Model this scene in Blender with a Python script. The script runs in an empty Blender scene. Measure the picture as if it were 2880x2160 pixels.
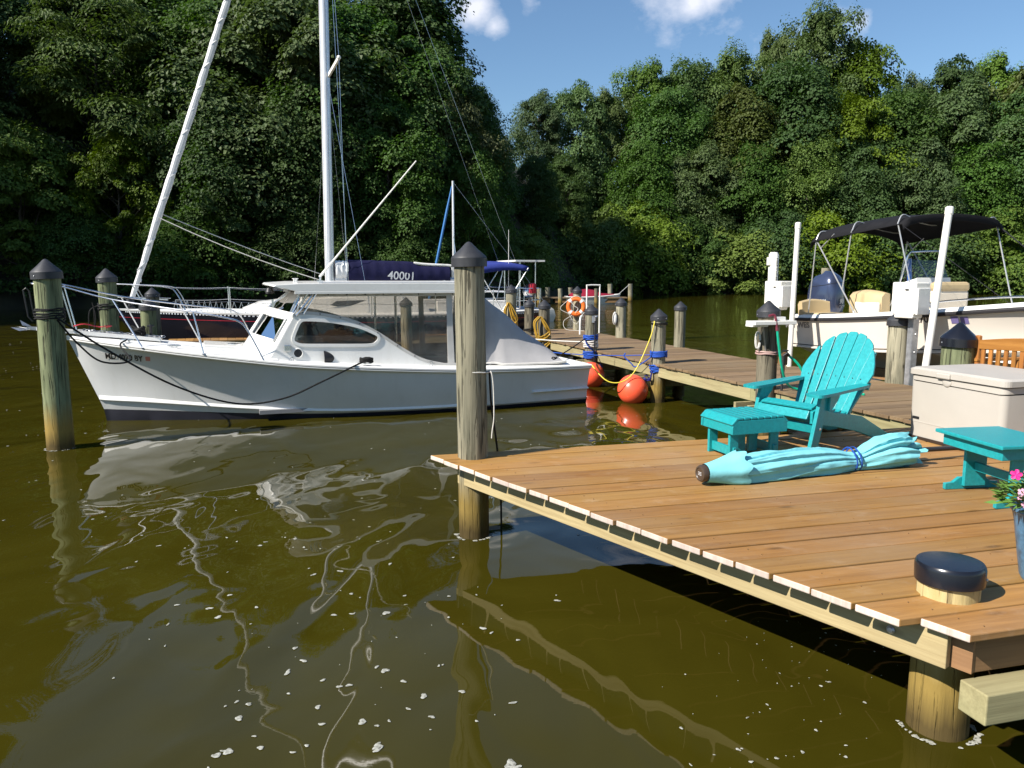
import bpy, math, random
from mathutils import Vector, Matrix, geometry, noise

sc = bpy.context.scene
COL = sc.collection
R = math.radians

# ------------------------------------------------------------------ camera
cam = bpy.data.cameras.new('camera')
cam.sensor_width = 36.0
cam.lens = 27.04
cam.clip_start = 0.05
cam.clip_end = 2000
co = bpy.data.objects.new('camera', cam)
COL.objects.link(co)
co.location = (0, 0, 2.2)
co.rotation_euler = (R(90 - 7.97), 0, 0)
sc.camera = co

# ------------------------------------------------------------------ sky and sun
SUN_EL, SUN_AZ = 40.0, 239.5          # azimuth clockwise from +Y (the way the camera looks)
world = bpy.data.worlds.new('World')
sc.world = world
world.use_nodes = True
wn, wl = world.node_tree.nodes, world.node_tree.links
wn.clear()
w_out = wn.new('ShaderNodeOutputWorld')
w_bg = wn.new('ShaderNodeBackground')
w_bg.inputs['Strength'].default_value = 0.062
w_sky = wn.new('ShaderNodeTexSky')
w_sky.sky_type = 'NISHITA'
w_sky.sun_disc = False
w_sky.sun_elevation = R(SUN_EL)
w_sky.sun_rotation = R(SUN_AZ)
w_sky.air_density = 1.15
w_sky.dust_density = 0.1
w_sky.ozone_density = 2.6
w_co = wn.new('ShaderNodeTexCoord')


def wmath(op, a, b=None, c=None):
    n = wn.new('ShaderNodeMath')
    n.operation = op
    for i, x in enumerate((a, b, c)):
        if x is None:
            continue
        if isinstance(x, (int, float)):
            n.inputs[i].default_value = x
        else:
            wl.new(x, n.inputs[i])
    return n.outputs[0]


def wnoise(scale, detail, rough=0.55, stretch=(1, 1, 1), off=(0, 0, 0)):
    mp = wn.new('ShaderNodeMapping')
    mp.inputs['Scale'].default_value = stretch
    mp.inputs['Location'].default_value = off
    wl.new(w_co.outputs['Generated'], mp.inputs[0])
    n = wn.new('ShaderNodeTexNoise')
    n.inputs['Scale'].default_value = scale
    n.inputs['Detail'].default_value = detail
    n.inputs['Roughness'].default_value = rough
    wl.new(mp.outputs[0], n.inputs['Vector'])
    return n.outputs['Fac']


# fair-weather clouds: a thin general field, plus the puffs that stand over the trees
cl = wnoise(9.0, 6, 0.62, (1, 1, 1.6))
field = wmath('MULTIPLY', wmath('SUBTRACT', wnoise(3.2, 4, 0.5, (1, 1, 2.2), (4.1, 1.7, 2.0)), 0.57), 2.2)
total = wmath('MAXIMUM', field, 0.0)
PUFFS = [((-0.045, 0.950, 0.311), 0.040, 0.9), ((-0.022, 0.957, 0.292), 0.022, 0.65),
         ((0.206, 0.929, 0.309), 0.036, 0.85), ((0.225, 0.924, 0.314), 0.028, 0.75),
         ((0.381, 0.883, 0.275), 0.018, 0.55), ((0.401, 0.885, 0.237), 0.024, 0.45), ((0.02, 0.948, 0.32), 0.022, 0.4)]
for d, rad, amp in PUFFS:
    dv = Vector(d).normalized()
    vm = wn.new('ShaderNodeVectorMath')
    vm.operation = 'DISTANCE'
    wl.new(w_co.outputs['Generated'], vm.inputs[0])
    vm.inputs[1].default_value = dv
    m = wmath('MULTIPLY', wmath('SUBTRACT', 1.0, wmath('DIVIDE', vm.outputs['Value'], rad)), amp)
    total = wmath('MAXIMUM', total, m)
big = wnoise(26.0, 5, 0.6, (1, 1, 1.4), (2, 5, 1))
dens = wmath('MULTIPLY', wmath('ADD', wmath('SUBTRACT', wmath('ADD', wmath('MULTIPLY', cl, 0.7), wmath('MULTIPLY', big, 0.6)), 0.78), wmath('MULTIPLY', total, 0.75)), 1.5)
dens = wmath('MULTIPLY', wmath('MINIMUM', wmath('MAXIMUM', dens, 0.0), 0.8), wmath('MINIMUM', wmath('MULTIPLY', total, 6.0), 1.0))
w_mix = wn.new('ShaderNodeMixRGB')
wl.new(dens, w_mix.inputs[0])
w_tint = wn.new('ShaderNodeMixRGB')
w_tint.blend_type = 'MULTIPLY'
w_tint.inputs[0].default_value = 1.0
w_tint.inputs[2].default_value = (0.95, 1.10, 1.22, 1)
wl.new(w_sky.outputs[0], w_tint.inputs[1])
wl.new(w_tint.outputs[0], w_mix.inputs[1])
w_mix.inputs[2].default_value = (10.5, 10.5, 11.2, 1)
wl.new(w_mix.outputs[0], w_bg.inputs['Color'])
wl.new(w_bg.outputs[0], w_out.inputs['Surface'])

sun = bpy.data.lights.new('sun', 'SUN')
sun.energy = 5.0
sun.angle = R(0.53)
sun.color = (1.0, 0.94, 0.85)
so = bpy.data.objects.new('sun', sun)
COL.objects.link(so)
to_sun = Vector((math.sin(R(SUN_AZ)) * math.cos(R(SUN_EL)), math.cos(R(SUN_AZ)) * math.cos(R(SUN_EL)), math.sin(R(SUN_EL))))
so.rotation_euler = to_sun.to_track_quat('Z', 'Y').to_euler()
so.location = to_sun * 60

vs = sc.view_settings
vs.view_transform = 'Standard'
vs.look = 'None'
vs.exposure = 0.8
vs.gamma = 1.0
vs.use_curve_mapping = False
sc.cycles.max_bounces = 7
sc.cycles.transparent_max_bounces = 12
sc.cycles.caustics_reflective = False
sc.cycles.caustics_refractive = False
sc.cycles.sample_clamp_indirect = 4.0

# ------------------------------------------------------------------ mesh helpers


class MB:
    """Collects vertices and faces of ONE part."""

    def __init__(s):
        s.v, s.f, s.sm, s.mi = [], [], [], []

    def add(s, vs_, fs, smooth=False, M=None, mi=0):
        o = len(s.v)
        s.v += [(M @ Vector(p)) if M else Vector(p) for p in vs_]
        s.f += [[i + o for i in f] for f in fs]
        s.sm += [smooth] * len(fs)
        s.mi += [mi] * len(fs)
        return s

    def box(s, c, d, rz=0, M=None, mi=0):
        x, y, z = d[0] / 2, d[1] / 2, d[2] / 2
        T = Matrix.Translation(c) @ Matrix.Rotation(rz, 4, 'Z')
        if M:
            T = M @ T
        vs_ = [(-x, -y, -z), (x, -y, -z), (x, y, -z), (-x, y, -z), (-x, -y, z), (x, -y, z), (x, y, z), (-x, y, z)]
        return s.add(vs_, [(0, 3, 2, 1), (4, 5, 6, 7), (0, 1, 5, 4), (1, 2, 6, 5), (2, 3, 7, 6), (3, 0, 4, 7)], False, T, mi)

    def bar(s, a, b, w, h, up=(0, 0, 1), mi=0):
        """a box from a to b, w across, h along 'up'"""
        a, b = Vector(a), Vector(b)
        t = (b - a).normalized()
        sd = t.cross(Vector(up)).normalized()
        u = sd.cross(t).normalized()
        vs_ = [p + sd * (i * w / 2) + u * (j * h / 2) for p in (a, b) for i, j in ((-1, -1), (1, -1), (1, 1), (-1, 1))]
        return s.add(vs_, [(0, 1, 2, 3), (7, 6, 5, 4), (0, 4, 5, 1), (1, 5, 6, 2), (2, 6, 7, 3), (3, 7, 4, 0)], False, None, mi)

    def slab(s, poly, z0, z1, holes=(), M=None, mi=0, side_mi=None):
        """a flat outline (with holes) given thickness from z0 to z1"""
        loops = [[Vector((p[0], p[1], 0)) for p in poly]] + [[Vector((p[0], p[1], 0)) for p in h] for h in holes]
        tri = geometry.tessellate_polygon(loops)
        pts = [p for l in loops for p in l]
        n = len(pts)
        vs_ = [(p.x, p.y, z0) for p in pts] + [(p.x, p.y, z1) for p in pts]
        fs, fl = [], []
        for t in tri:
            a, b, c = (pts[i] for i in t)
            ar = (b.x - a.x) * (c.y - a.y) - (b.y - a.y) * (c.x - a.x)
            t = list(t) if ar > 0 else list(t)[::-1]
            fs.append([i + n for i in t])
            fs.append([i for i in t[::-1]])
        s.add(vs_, fs, False, M, mi)
        o = 0
        sfs = []
        for li, l in enumerate(loops):
            k = len(l)
            ar = sum(l[i].x * l[(i + 1) % k].y - l[(i + 1) % k].x * l[i].y for i in range(k))
            for i in range(k):
                a, b = o + i, o + (i + 1) % k
                q = [a, b, b + n, a + n]
                if (ar > 0) != (li == 0):
                    q = q[::-1]
                sfs.append(q)
            o += k
        base = len(s.v) - 2 * n
        s.f += [[i + base for i in q] for q in sfs]
        s.sm += [False] * len(sfs)
        s.mi += [mi if side_mi is None else side_mi] * len(sfs)
        return s

    def tube(s, pts, r, n=8, cyc=False, cap=True, mi=0):
        pts = [Vector(p) for p in pts]
        k = len(pts)
        rr = r if isinstance(r, (list, tuple)) else [r] * k
        prev = None
        rings = []
        for i, p in enumerate(pts):
            if cyc:
                t = pts[(i + 1) % k] - pts[i - 1]
            else:
                t = pts[min(i + 1, k - 1)] - pts[max(i - 1, 0)]
            t = t.normalized() if t.length > 1e-9 else Vector((0, 0, 1))
            if prev is None:
                ref = Vector((0, 0, 1)) if abs(t.z) < 0.9 else Vector((1, 0, 0))
                nrm = (ref - t * ref.dot(t)).normalized()
            else:
                nrm = prev - t * prev.dot(t)
                nrm = nrm.normalized() if nrm.length > 1e-6 else t.orthogonal().normalized()
            prev = nrm
            b = t.cross(nrm)
            rings.append([p + (nrm * math.cos(2 * math.pi * j / n) + b * math.sin(2 * math.pi * j / n)) * rr[i] for j in range(n)])
        vs_ = [p for g in rings for p in g]
        fs = []
        for i in range(k if cyc else k - 1):
            a, b = i * n, ((i + 1) % k) * n
            for j in range(n):
                j2 = (j + 1) % n
                fs.append((a + j, a + j2, b + j2, b + j))
        s.add(vs_, fs, True, None, mi)
        if cap and not cyc:
            o = len(s.v) - len(vs_)
            s.f += [[o + j for j in range(n)][::-1], [o + (k - 1) * n + j for j in range(n)]]
            s.sm += [False, False]
            s.mi += [mi, mi]
        return s

    def lathe(s, prof, n=24, M=None, smooth=True, mi=0, wob=None):
        vs_, fs = [], []
        k = len(prof)
        for i, (r_, z) in enumerate(prof):
            for j in range(n):
                a = 2 * math.pi * j / n
                q = r_ * (wob(a, z) if wob else 1)
                vs_.append((q * math.cos(a), q * math.sin(a), z))
        for i in range(k - 1):
            for j in range(n):
                j2 = (j + 1) % n
                fs.append((i * n + j, i * n + j2, (i + 1) * n + j2, (i + 1) * n + j))
        fs.append([j for j in range(n)][::-1])
        fs.append([(k - 1) * n + j for j in range(n)])
        return s.add(vs_, fs, smooth, M, mi)

    def loft(s, rows, smooth=True, M=None, cyc=False, mi=0, flip=False):
        k = len(rows[0])
        vs_ = [p for g in rows for p in g]
        fs = []
        for i in range(len(rows) - 1):
            for j in range(k if cyc else k - 1):
                j2 = (j + 1) % k
                q = (i * k + j, i * k + j2, (i + 1) * k + j2, (i + 1) * k + j)
                fs.append(q[::-1] if flip else q)
        return s.add(vs_, fs, smooth, M, mi)

    def ball(s, c, r, n=16, m=10, M=None, mi=0):
        r = r if isinstance(r, (tuple, list)) else (r, r, r)
        vs_, fs = [], []
        for i in range(m + 1):
            t = math.pi * i / m
            for j in range(n):
                a = 2 * math.pi * j / n
                vs_.append((c[0] + r[0] * math.sin(t) * math.cos(a), c[1] + r[1] * math.sin(t) * math.sin(a), c[2] - r[2] * math.cos(t)))
        for i in range(m):
            for j in range(n):
                j2 = (j + 1) % n
                fs.append((i * n + j, i * n + j2, (i + 1) * n + j2, (i + 1) * n + j))
        return s.add(vs_, fs, True, M, mi)

    def obj(s, name, mat, parent=None, world=False, bev=0, loc=None, rot=None, kind=None, sharp=35):
        vs_ = s.v
        if world and parent:
            W = WORLD_OF[parent.name].inverted()
            vs_ = [W @ p for p in vs_]
        me = bpy.data.meshes.new(name)
        me.from_pydata([tuple(p) for p in vs_], [], s.f)
        mats = mat if isinstance(mat, (list, tuple)) else [mat]
        for m in mats:
            me.materials.append(m)
        me.polygons.foreach_set('use_smooth', s.sm)
        if len(mats) > 1:
            me.polygons.foreach_set('material_index', s.mi)
        me.validate()
        if any(s.sm):
            try:
                me.set_sharp_from_angle(angle=R(sharp))
            except Exception:
                pass
        me.update()
        o = bpy.data.objects.new(name, me)
        COL.objects.link(o)
        if parent:
            o.parent = parent
        if loc:
            o.location = loc
        if rot:
            o.rotation_euler = rot
        if bev:
            b = o.modifiers.new('bevel', 'BEVEL')
            b.width = bev
            b.segments = 2
            b.limit_method = 'ANGLE'
            b.angle_limit = R(40)
            b.harden_normals = False
        if kind:
            o['kind'] = kind
        return o


WORLD_OF = {}


def tag(o, label, cat, group=None):
    o['label'] = label
    o['category'] = cat
    if group:
        o['group'] = group
    return o


def thing(name, label, cat, loc=(0, 0, 0), rz=0, group=None):
    o = bpy.data.objects.new(name, None)
    o.empty_display_size = 0.2
    COL.objects.link(o)
    o.location = loc
    o.rotation_euler = (0, 0, rz)
    WORLD_OF[o.name] = Matrix.Translation(loc) @ Matrix.Rotation(rz, 4, 'Z')
    return tag(o, label, cat, group)


def dup(root, loc, rz, label, group=None):
    r = root.copy()
    COL.objects.link(r)
    r.location = loc
    r.rotation_euler = (0, 0, rz)
    WORLD_OF[r.name] = Matrix.Translation(loc) @ Matrix.Rotation(rz, 4, 'Z')
    r['label'] = label
    if group:
        r['group'] = group
    for ch in list(root.children):
        c = ch.copy()
        COL.objects.link(c)
        c.parent = r
        for g in list(ch.children):
            d = g.copy()
            COL.objects.link(d)
            d.parent = c
    return r


def text_geo(body, size=1.0, shear=0.0, bold=0.0):
    cu = bpy.data.curves.new('lettering', 'FONT')
    cu.body = body
    cu.size = size
    cu.shear = shear
    cu.offset = bold
    cu.resolution_u = 3
    o = bpy.data.objects.new('lettering', cu)
    COL.objects.link(o)
    dg = bpy.context.evaluated_depsgraph_get()
    me = bpy.data.meshes.new_from_object(o.evaluated_get(dg))
    vs_ = [v.co.copy() for v in me.vertices]
    fs = [list(p.vertices) for p in me.polygons]
    bpy.data.objects.remove(o)
    bpy.data.curves.remove(cu)
    bpy.data.meshes.remove(me)
    return vs_, fs


def cat_pts(a, b, sag, n=16):
    a, b = Vector(a), Vector(b)
    return [a.lerp(b, i / n) - Vector((0, 0, sag * 4 * (i / n) * (1 - i / n))) for i in range(n + 1)]


def smooth_path(pts, n=6):
    """Catmull-Rom through pts"""
    P = [Vector(p) for p in pts]
    P = [P[0] * 2 - P[1]] + P + [P[-1] * 2 - P[-2]]
    out = []
    for i in range(1, len(P) - 2):
        p0, p1, p2, p3 = P[i - 1:i + 3]
        for k in range(n):
            t = k / n
            out.append(0.5 * ((2 * p1) + (p2 - p0) * t + (2 * p0 - 5 * p1 + 4 * p2 - p3) * t * t + (3 * p1 - p0 - 3 * p2 + p3) * t ** 3))
    out.append(P[-2])
    return out


def coil(c, r, turns, z0, z1, n=14, wob=0.004, seed=0):
    rnd = random.Random(seed)
    pts = []
    k = int(turns * n)
    for i in range(k + 1):
        a = 2 * math.pi * i / n
        q = r + rnd.uniform(-wob, wob)
        pts.append((c[0] + q * math.cos(a), c[1] + q * math.sin(a), z0 + (z1 - z0) * i / k + rnd.uniform(-wob, wob)))
    return pts


def lerp_tab(x, xs, ys):
    if x <= xs[0]:
        return ys[0]
    for i in range(len(xs) - 1):
        if x <= xs[i + 1]:
            t = (x - xs[i]) / (xs[i + 1] - xs[i])
            return ys[i] + (ys[i + 1] - ys[i]) * t
    return ys[-1]


# ------------------------------------------------------------------ materials


class NT:
    def __init__(s, name):
        s.m = bpy.data.materials.new(name)
        s.m.use_nodes = True
        s.n, s.l = s.m.node_tree.nodes, s.m.node_tree.links
        s.n.clear()
        s.out = s.n.new('ShaderNodeOutputMaterial')
        s.b = s.n.new('ShaderNodeBsdfPrincipled')
        s.l.new(s.b.outputs[0], s.out.inputs[0])

    def set(s, sock, v):
        if isinstance(v, (int, float)):
            s.b.inputs[sock].default_value = v
        elif isinstance(v, (tuple, list)):
            s.b.inputs[sock].default_value = (*v, 1) if len(v) == 3 else v
        else:
            s.l.new(v, s.b.inputs[sock])

    def link(s, v, inp):
        if isinstance(v, (int, float)):
            inp.default_value = v
        elif isinstance(v, (tuple, list)):
            inp.default_value = (*v, 1) if (len(v) == 3 and inp.type == 'RGBA') else v
        else:
            s.l.new(v, inp)

    def math(s, op, a, b=None, c=None, clamp=False):
        n = s.n.new('ShaderNodeMath')
        n.operation = op
        n.use_clamp = clamp
        for i, x in enumerate((a, b, c)):
            if x is not None:
                s.link(x, n.inputs[i])
        return n.outputs[0]

    def coord(s, kind='Object', scale=(1, 1, 1), rnd=0.0, rot=(0, 0, 0)):
        if kind == 'World':
            o = s.n.new('ShaderNodeNewGeometry').outputs['Position']
        else:
            o = s.n.new('ShaderNodeTexCoord').outputs[kind]
        if rnd:
            oi = s.n.new('ShaderNodeObjectInfo')
            a = s.n.new('ShaderNodeVectorMath')
            a.operation = 'ADD'
            s.l.new(o, a.inputs[0])
            s.l.new(s.math('MULTIPLY', oi.outputs['Random'], rnd), a.inputs[1])
            o = a.outputs[0]
        mp = s.n.new('ShaderNodeMapping')
        mp.inputs['Scale'].default_value = scale
        mp.inputs['Rotation'].default_value = rot
        s.l.new(o, mp.inputs[0])
        return mp.outputs[0]

    def noise(s, vec, scale=1, detail=4, rough=0.55, dist=0.0):
        n = s.n.new('ShaderNodeTexNoise')
        n.inputs['Scale'].default_value = scale
        n.inputs['Detail'].default_value = detail
        n.inputs['Roughness'].default_value = rough
        n.inputs['Distortion'].default_value = dist
        s.l.new(vec, n.inputs['Vector'])
        return n.outputs['Fac']

    def ramp(s, fac, stops):
        n = s.n.new('ShaderNodeValToRGB')
        e = n.color_ramp.elements
        while len(e) < len(stops):
            e.new(0.5)
        for el, (p, c) in zip(e, stops):
            el.position = p
            el.color = (*c, 1) if isinstance(c, (tuple, list)) else (c, c, c, 1)
        s.link(fac, n.inputs[0])
        return n.outputs[0]

    def mix(s, fac, a, b, mode='MIX'):
        n = s.n.new('ShaderNodeMixRGB')
        n.blend_type = mode
        s.link(fac, n.inputs[0])
        s.link(a, n.inputs[1])
        s.link(b, n.inputs[2])
        return n.outputs[0]

    def bump(s, h, strength=0.3, dist=0.01, nrm=None):
        n = s.n.new('ShaderNodeBump')
        n.inputs['Strength'].default_value = strength
        n.inputs['Distance'].default_value = dist
        s.link(h, n.inputs['Height'])
        if nrm is not None:
            s.l.new(nrm, n.inputs['Normal'])
        return n.outputs[0]

    def rand(s):
        return s.n.new('ShaderNodeObjectInfo').outputs['Random']


def plain(name, col, rough=0.5, metal=0.0, spec=0.5, var=0.06, vscale=6.0, bump=0.0, bscale=60.0, coat=0.0, dirt=None):
    t = NT(name)
    v = t.coord('Object', (1, 1, 1), 7.0)
    n = t.noise(v, vscale, 5)
    c = t.mix(1.0, col, t.ramp(n, [(0.3, 1 - var), (0.7, 1 + var)]), 'MULTIPLY')
    if dirt:
        d = t.noise(t.coord('Object', (3, 3, 0.8), 9.0), 2.5, 6, 0.65)
        c = t.mix(t.ramp(d, [(0.52, 0.0), (0.78, dirt[1])]), c, dirt[0])
    t.set('Base Color', c)
    t.set('Roughness', t.math('ADD', rough, t.math('MULTIPLY', t.math('SUBTRACT', n, 0.5), 0.12)))
    t.set('Metallic', metal)
    t.b.inputs['Specular IOR Level'].default_value = spec
    if coat:
        t.b.inputs['Coat Weight'].default_value = coat
        t.b.inputs['Coat Roughness'].default_value = 0.08
    if bump:
        t.set('Normal', t.bump(t.noise(t.coord('Object'), bscale, 4), bump, 0.004))
    return t.m


def wood(name, dark, light, blotch, rough=0.62, grain=1.0, var=0.22, knots=True, lift=0.35, grey=None, axis=0):
    """sawn timber, grain along the given object axis; every board has its own offset and tone"""
    t = NT(name)
    sc3 = [14.0, 14.0, 14.0]
    sc3[axis] = 0.9
    v = t.coord('Object', sc3, 31.0)
    wv = t.noise(v, 1.6, 6, 0.62, 0.6)
    fine = t.noise(t.coord('Object', [x * (6 if i != axis else 1.6) for i, x in enumerate(sc3)], 17.0), 1.0, 3, 0.6)
    c = t.ramp(wv, [(0.30, dark), (0.62, light)])
    c = t.mix(t.ramp(fine, [(0.42, 0.0), (0.75, 0.35 * grain)]), c, tuple(x * 0.55 for x in dark))
    bl = t.noise(t.coord('Object', (1.1, 1.1, 1.1), 13.0), 1.7, 4)
    c = t.mix(t.ramp(bl, [(0.38, 0.0), (0.72, 0.65)]), c, blotch)
    if knots:
        s2 = [5.0, 5.0, 5.0]
        s2[axis] = 1.6
        vo = t.n.new('ShaderNodeTexVoronoi')
        vo.inputs['Scale'].default_value = 1.0
        t.l.new(t.coord('Object', s2, 23.0), vo.inputs['Vector'])
        kn = t.ramp(vo.outputs['Distance'], [(0.04, 1.0), (0.13, 0.0)])
        c = t.mix(t.math('MULTIPLY', kn, 0.75), c, tuple(x * 0.45 for x in dark))
    if grey:
        g = t.noise(t.coord('World', (0.9, 0.9, 0.9)), 1.3, 5)
        c = t.mix(t.ramp(g, [(0.42, 0.0), (0.75, 0.55)]), c, grey)
        g2 = t.noise(t.coord('World', (2.6, 5.0, 1)), 1.6, 6, 0.7)
        c = t.mix(t.ramp(g2, [(0.56, 0.0), (0.74, 0.45)]), c, tuple(min(1, x * 1.35) for x in grey))
        c = t.mix(t.ramp(g2, [(0.24, 0.5), (0.38, 0.0)]), c, dark)
    r_ = t.rand()
    k = t.math('ADD', 1 - var, t.math('MULTIPLY', r_, 2 * var))
    hsv = t.n.new('ShaderNodeHueSaturation')
    t.l.new(c, hsv.inputs['Color'])
    t.l.new(k, hsv.inputs['Value'])
    t.l.new(t.math('ADD', 0.497, t.math('MULTIPLY', t.math('FRACT', t.math('MULTIPLY', r_, 7.3)), 0.010)), hsv.inputs['Hue'])
    t.set('Base Color', hsv.outputs[0])
    t.set('Roughness', rough)
    t.b.inputs['Specular IOR Level'].default_value = 0.3
    t.set('Normal', t.bump(t.math('ADD', wv, t.math('MULTIPLY', fine, 0.6)), lift, 0.003))
    return t.m


def piling_mat(name, a, b, crack, wet=True):
    """round treated pole: streaks, drying checks, algae and tide stain by height over the water"""
    t = NT(name)
    st = t.noise(t.coord('Object', (9, 9, 0.7), 11.0), 1.5, 6, 0.6, 0.5)
    c = t.ramp(st, [(0.36, a), (0.60, b)])
    big = t.noise(t.coord('Object', (3, 3, 1.1), 5.0), 1.2, 5)
    c = t.mix(t.ramp(big, [(0.4, 0.0), (0.7, 0.6)]), c, tuple(x * 1.25 for x in b))
    ck = t.noise(t.coord('Object', (26, 26, 1.3), 3.0), 1.2, 4, 0.5, 1.2)
    ckm = t.ramp(ck, [(0.36, 1.0), (0.44, 0.0)])
    c = t.mix(t.math('MULTIPLY', ckm, 0.8), c, crack)
    geo = t.n.new('ShaderNodeNewGeometry')
    sx = t.n.new('ShaderNodeSeparateXYZ')
    t.l.new(geo.outputs['Position'], sx.inputs[0])
    zz = t.math('ADD', sx.outputs['Z'], t.math('MULTIPLY', t.math('SUBTRACT', st, 0.5), 0.22))
    if wet:
        c = t.mix(t.ramp(zz, [(0.30, 1.0), (0.62, 0.0)]), c, (0.24, 0.165, 0.045))
        c = t.mix(t.ramp(zz, [(0.06, 0.85), (0.24, 0.0)]), c, (0.05, 0.035, 0.014))
    r_ = t.rand()
    hsv = t.n.new('ShaderNodeHueSaturation')
    t.l.new(c, hsv.inputs['Color'])
    t.l.new(t.math('ADD', 0.85, t.math('MULTIPLY', r_, 0.3)), hsv.inputs['Value'])
    t.set('Base Color', hsv.outputs[0])
    t.set('Roughness', 0.8)
    t.b.inputs['Specular IOR Level'].default_value = 0.2
    t.set('Normal', t.bump(t.math('SUBTRACT', st, t.math('MULTIPLY', ckm, 0.8)), 0.9, 0.010))
    return t.m


def clear(name, tint, haze, haze_col, rough=0.03, ior=1.45):
    """thin see-through sheet: mostly transparent, mirrors by Fresnel, a little milky"""
    t = NT(name)
    tr = t.n.new('ShaderNodeBsdfTransparent')
    tr.inputs[0].default_value = (*tint, 1)
    gl = t.n.new('ShaderNodeBsdfGlossy')
    gl.inputs['Roughness'].default_value = rough
    fr = t.n.new('ShaderNodeFresnel')
    fr.inputs['IOR'].default_value = ior
    di = t.n.new('ShaderNodeBsdfDiffuse')
    di.inputs[0].default_value = (*haze_col, 1)
    nz = t.noise(t.coord('Object', (1.2, 1.2, 1.2), 3.0), 1.6, 4)
    bp = t.bump(nz, 0.25, 0.01)
    t.l.new(bp, gl.inputs['Normal'])
    t.l.new(bp, fr.inputs['Normal'])
    m1 = t.n.new('ShaderNodeMixShader')
    t.l.new(t.math('MULTIPLY', t.ramp(nz, [(0.35, 0.35), (0.75, 1.0)]), haze), m1.inputs[0])
    t.l.new(tr.outputs[0], m1.inputs[1])
    t.l.new(di.outputs[0], m1.inputs[2])
    m2 = t.n.new('ShaderNodeMixShader')
    t.l.new(t.math('MINIMUM', t.math('MULTIPLY', fr.outputs[0], 1.5), 1.0), m2.inputs[0])
    t.l.new(m1.outputs[0], m2.inputs[1])
    t.l.new(gl.outputs[0], m2.inputs[2])
    t.l.new(m2.outputs[0], t.out.inputs[0])
    return t.m


M_WHITE = plain('white_gelcoat', (0.76, 0.75, 0.72), 0.28, 0, 0.5, 0.03, 2.0, 0, 60, 0.3, ((0.55, 0.52, 0.45), 0.25))
M_HULLW = plain('hull_gelcoat', (0.66, 0.66, 0.65), 0.16, 0, 0.55, 0.04, 1.5, 0, 60, 0.5, ((0.48, 0.46, 0.40), 0.22))
M_CREAM = plain('cream_gelcoat', (0.72, 0.66, 0.58), 0.22, 0, 0.5, 0.03, 1.5, 0, 60, 0.4)
M_DECKW = plain('nonskid_white', (0.74, 0.74, 0.72), 0.6, 0, 0.4, 0.05, 5.0, 0.15, 140)
M_BOTTOM = plain('bottom_paint', (0.018, 0.018, 0.026), 0.55, 0, 0.3, 0.2, 4.0)
M_BLACKHULL = plain('black_hull_paint', (0.008, 0.008, 0.014), 0.22, 0, 0.3, 0.1, 2.0, 0, 60, 0.15)
M_BLACK = plain('black_plastic', (0.016, 0.016, 0.019), 0.42, 0, 0.5, 0.15, 8.0, 0.1, 80)
M_CAP = plain('piling_cap_plastic', (0.030, 0.031, 0.036), 0.5, 0, 0.45, 0.15, 6.0, 0.06, 40, 0, ((0.10, 0.10, 0.10), 0.3))
M_CAPN = plain('new_cap_plastic', (0.008, 0.009, 0.014), 0.24, 0, 0.55, 0.1, 6.0)
M_RUBBER = plain('dark_rubber', (0.02, 0.018, 0.02), 0.6)
M_STEEL = plain('polished_steel', (0.72, 0.72, 0.73), 0.27, 1.0, 0.5, 0.05, 9.0)
M_ALU = plain('mast_aluminium', (0.70, 0.70, 0.72), 0.34, 0.35, 0.5, 0.05, 4.0)
M_GALV = plain('galvanised_steel', (0.42, 0.43, 0.45), 0.42, 0.7, 0.5, 0.2, 14.0)
M_PVC = plain('white_pvc', (0.78, 0.76, 0.70), 0.35, 0, 0.5, 0.04, 3.0, 0, 60, 0, ((0.60, 0.55, 0.38), 0.35))
M_TUBE = plain('brushed_canopy_tube', (0.55, 0.545, 0.53), 0.33, 0.6, 0.5, 0.05, 9.0)
M_SAIL = plain('rolled_sailcloth', (0.72, 0.72, 0.72), 0.7, 0, 0.2, 0.06, 6.0, 0.3, 20)
M_NAVY = plain('navy_canvas', (0.011, 0.011, 0.046), 0.78, 0, 0.2, 0.2, 5.0, 0.3, 180)
M_BLUEC = plain('blue_canvas', (0.03, 0.045, 0.22), 0.8, 0, 0.2, 0.12, 5.0, 0.2, 180)
M_BLACKC = plain('black_canvas', (0.012, 0.012, 0.014), 0.85, 0, 0.15, 0.2, 6.0, 0.3, 220)
M_GREYC = plain('grey_canvas', (0.37, 0.36, 0.36), 0.85, 0, 0.15, 0.06, 4.0, 0.25, 200, 0, ((0.28, 0.27, 0.26), 0.3))
M_TRIMC = plain('white_binding', (0.50, 0.485, 0.455), 0.8, 0, 0.2, 0.06, 6.0, 0.3, 90)
M_AQUA = plain('turquoise_poly_lumber', (0.014, 0.275, 0.295), 0.34, 0, 0.45, 0.14, 40.0, 0.3, 120, 0, ((0.05, 0.27, 0.28), 0.35))
M_AQUAC = plain('aqua_umbrella_cloth', (0.20, 0.55, 0.60), 0.9, 0, 0.1, 0.06, 7.0, 0.35, 38)
M_TAUPE = plain('taupe_resin', (0.43, 0.40, 0.355), 0.5, 0, 0.4, 0.03, 5.0, 0.12, 160)
M_TAUPED = plain('dark_brown_resin', (0.03, 0.02, 0.015), 0.5)
M_BRONZE = plain('brown_finial_plastic', (0.06, 0.042, 0.03), 0.35)
M_ORANGE = plain('orange_vinyl', (0.86, 0.105, 0.045), 0.32, 0, 0.5, 0.07, 3.0, 0, 60, 0.2)
M_RINGO = plain('life_ring_orange', (0.78, 0.16, 0.02), 0.5)
M_BLUEP = plain('blue_buoy_cap', (0.018, 0.018, 0.14), 0.35)
M_ROPEB = plain('blue_rope', (0.02, 0.075, 0.36), 0.75, 0, 0.2, 0.25, 60.0, 0.5, 220)
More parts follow.
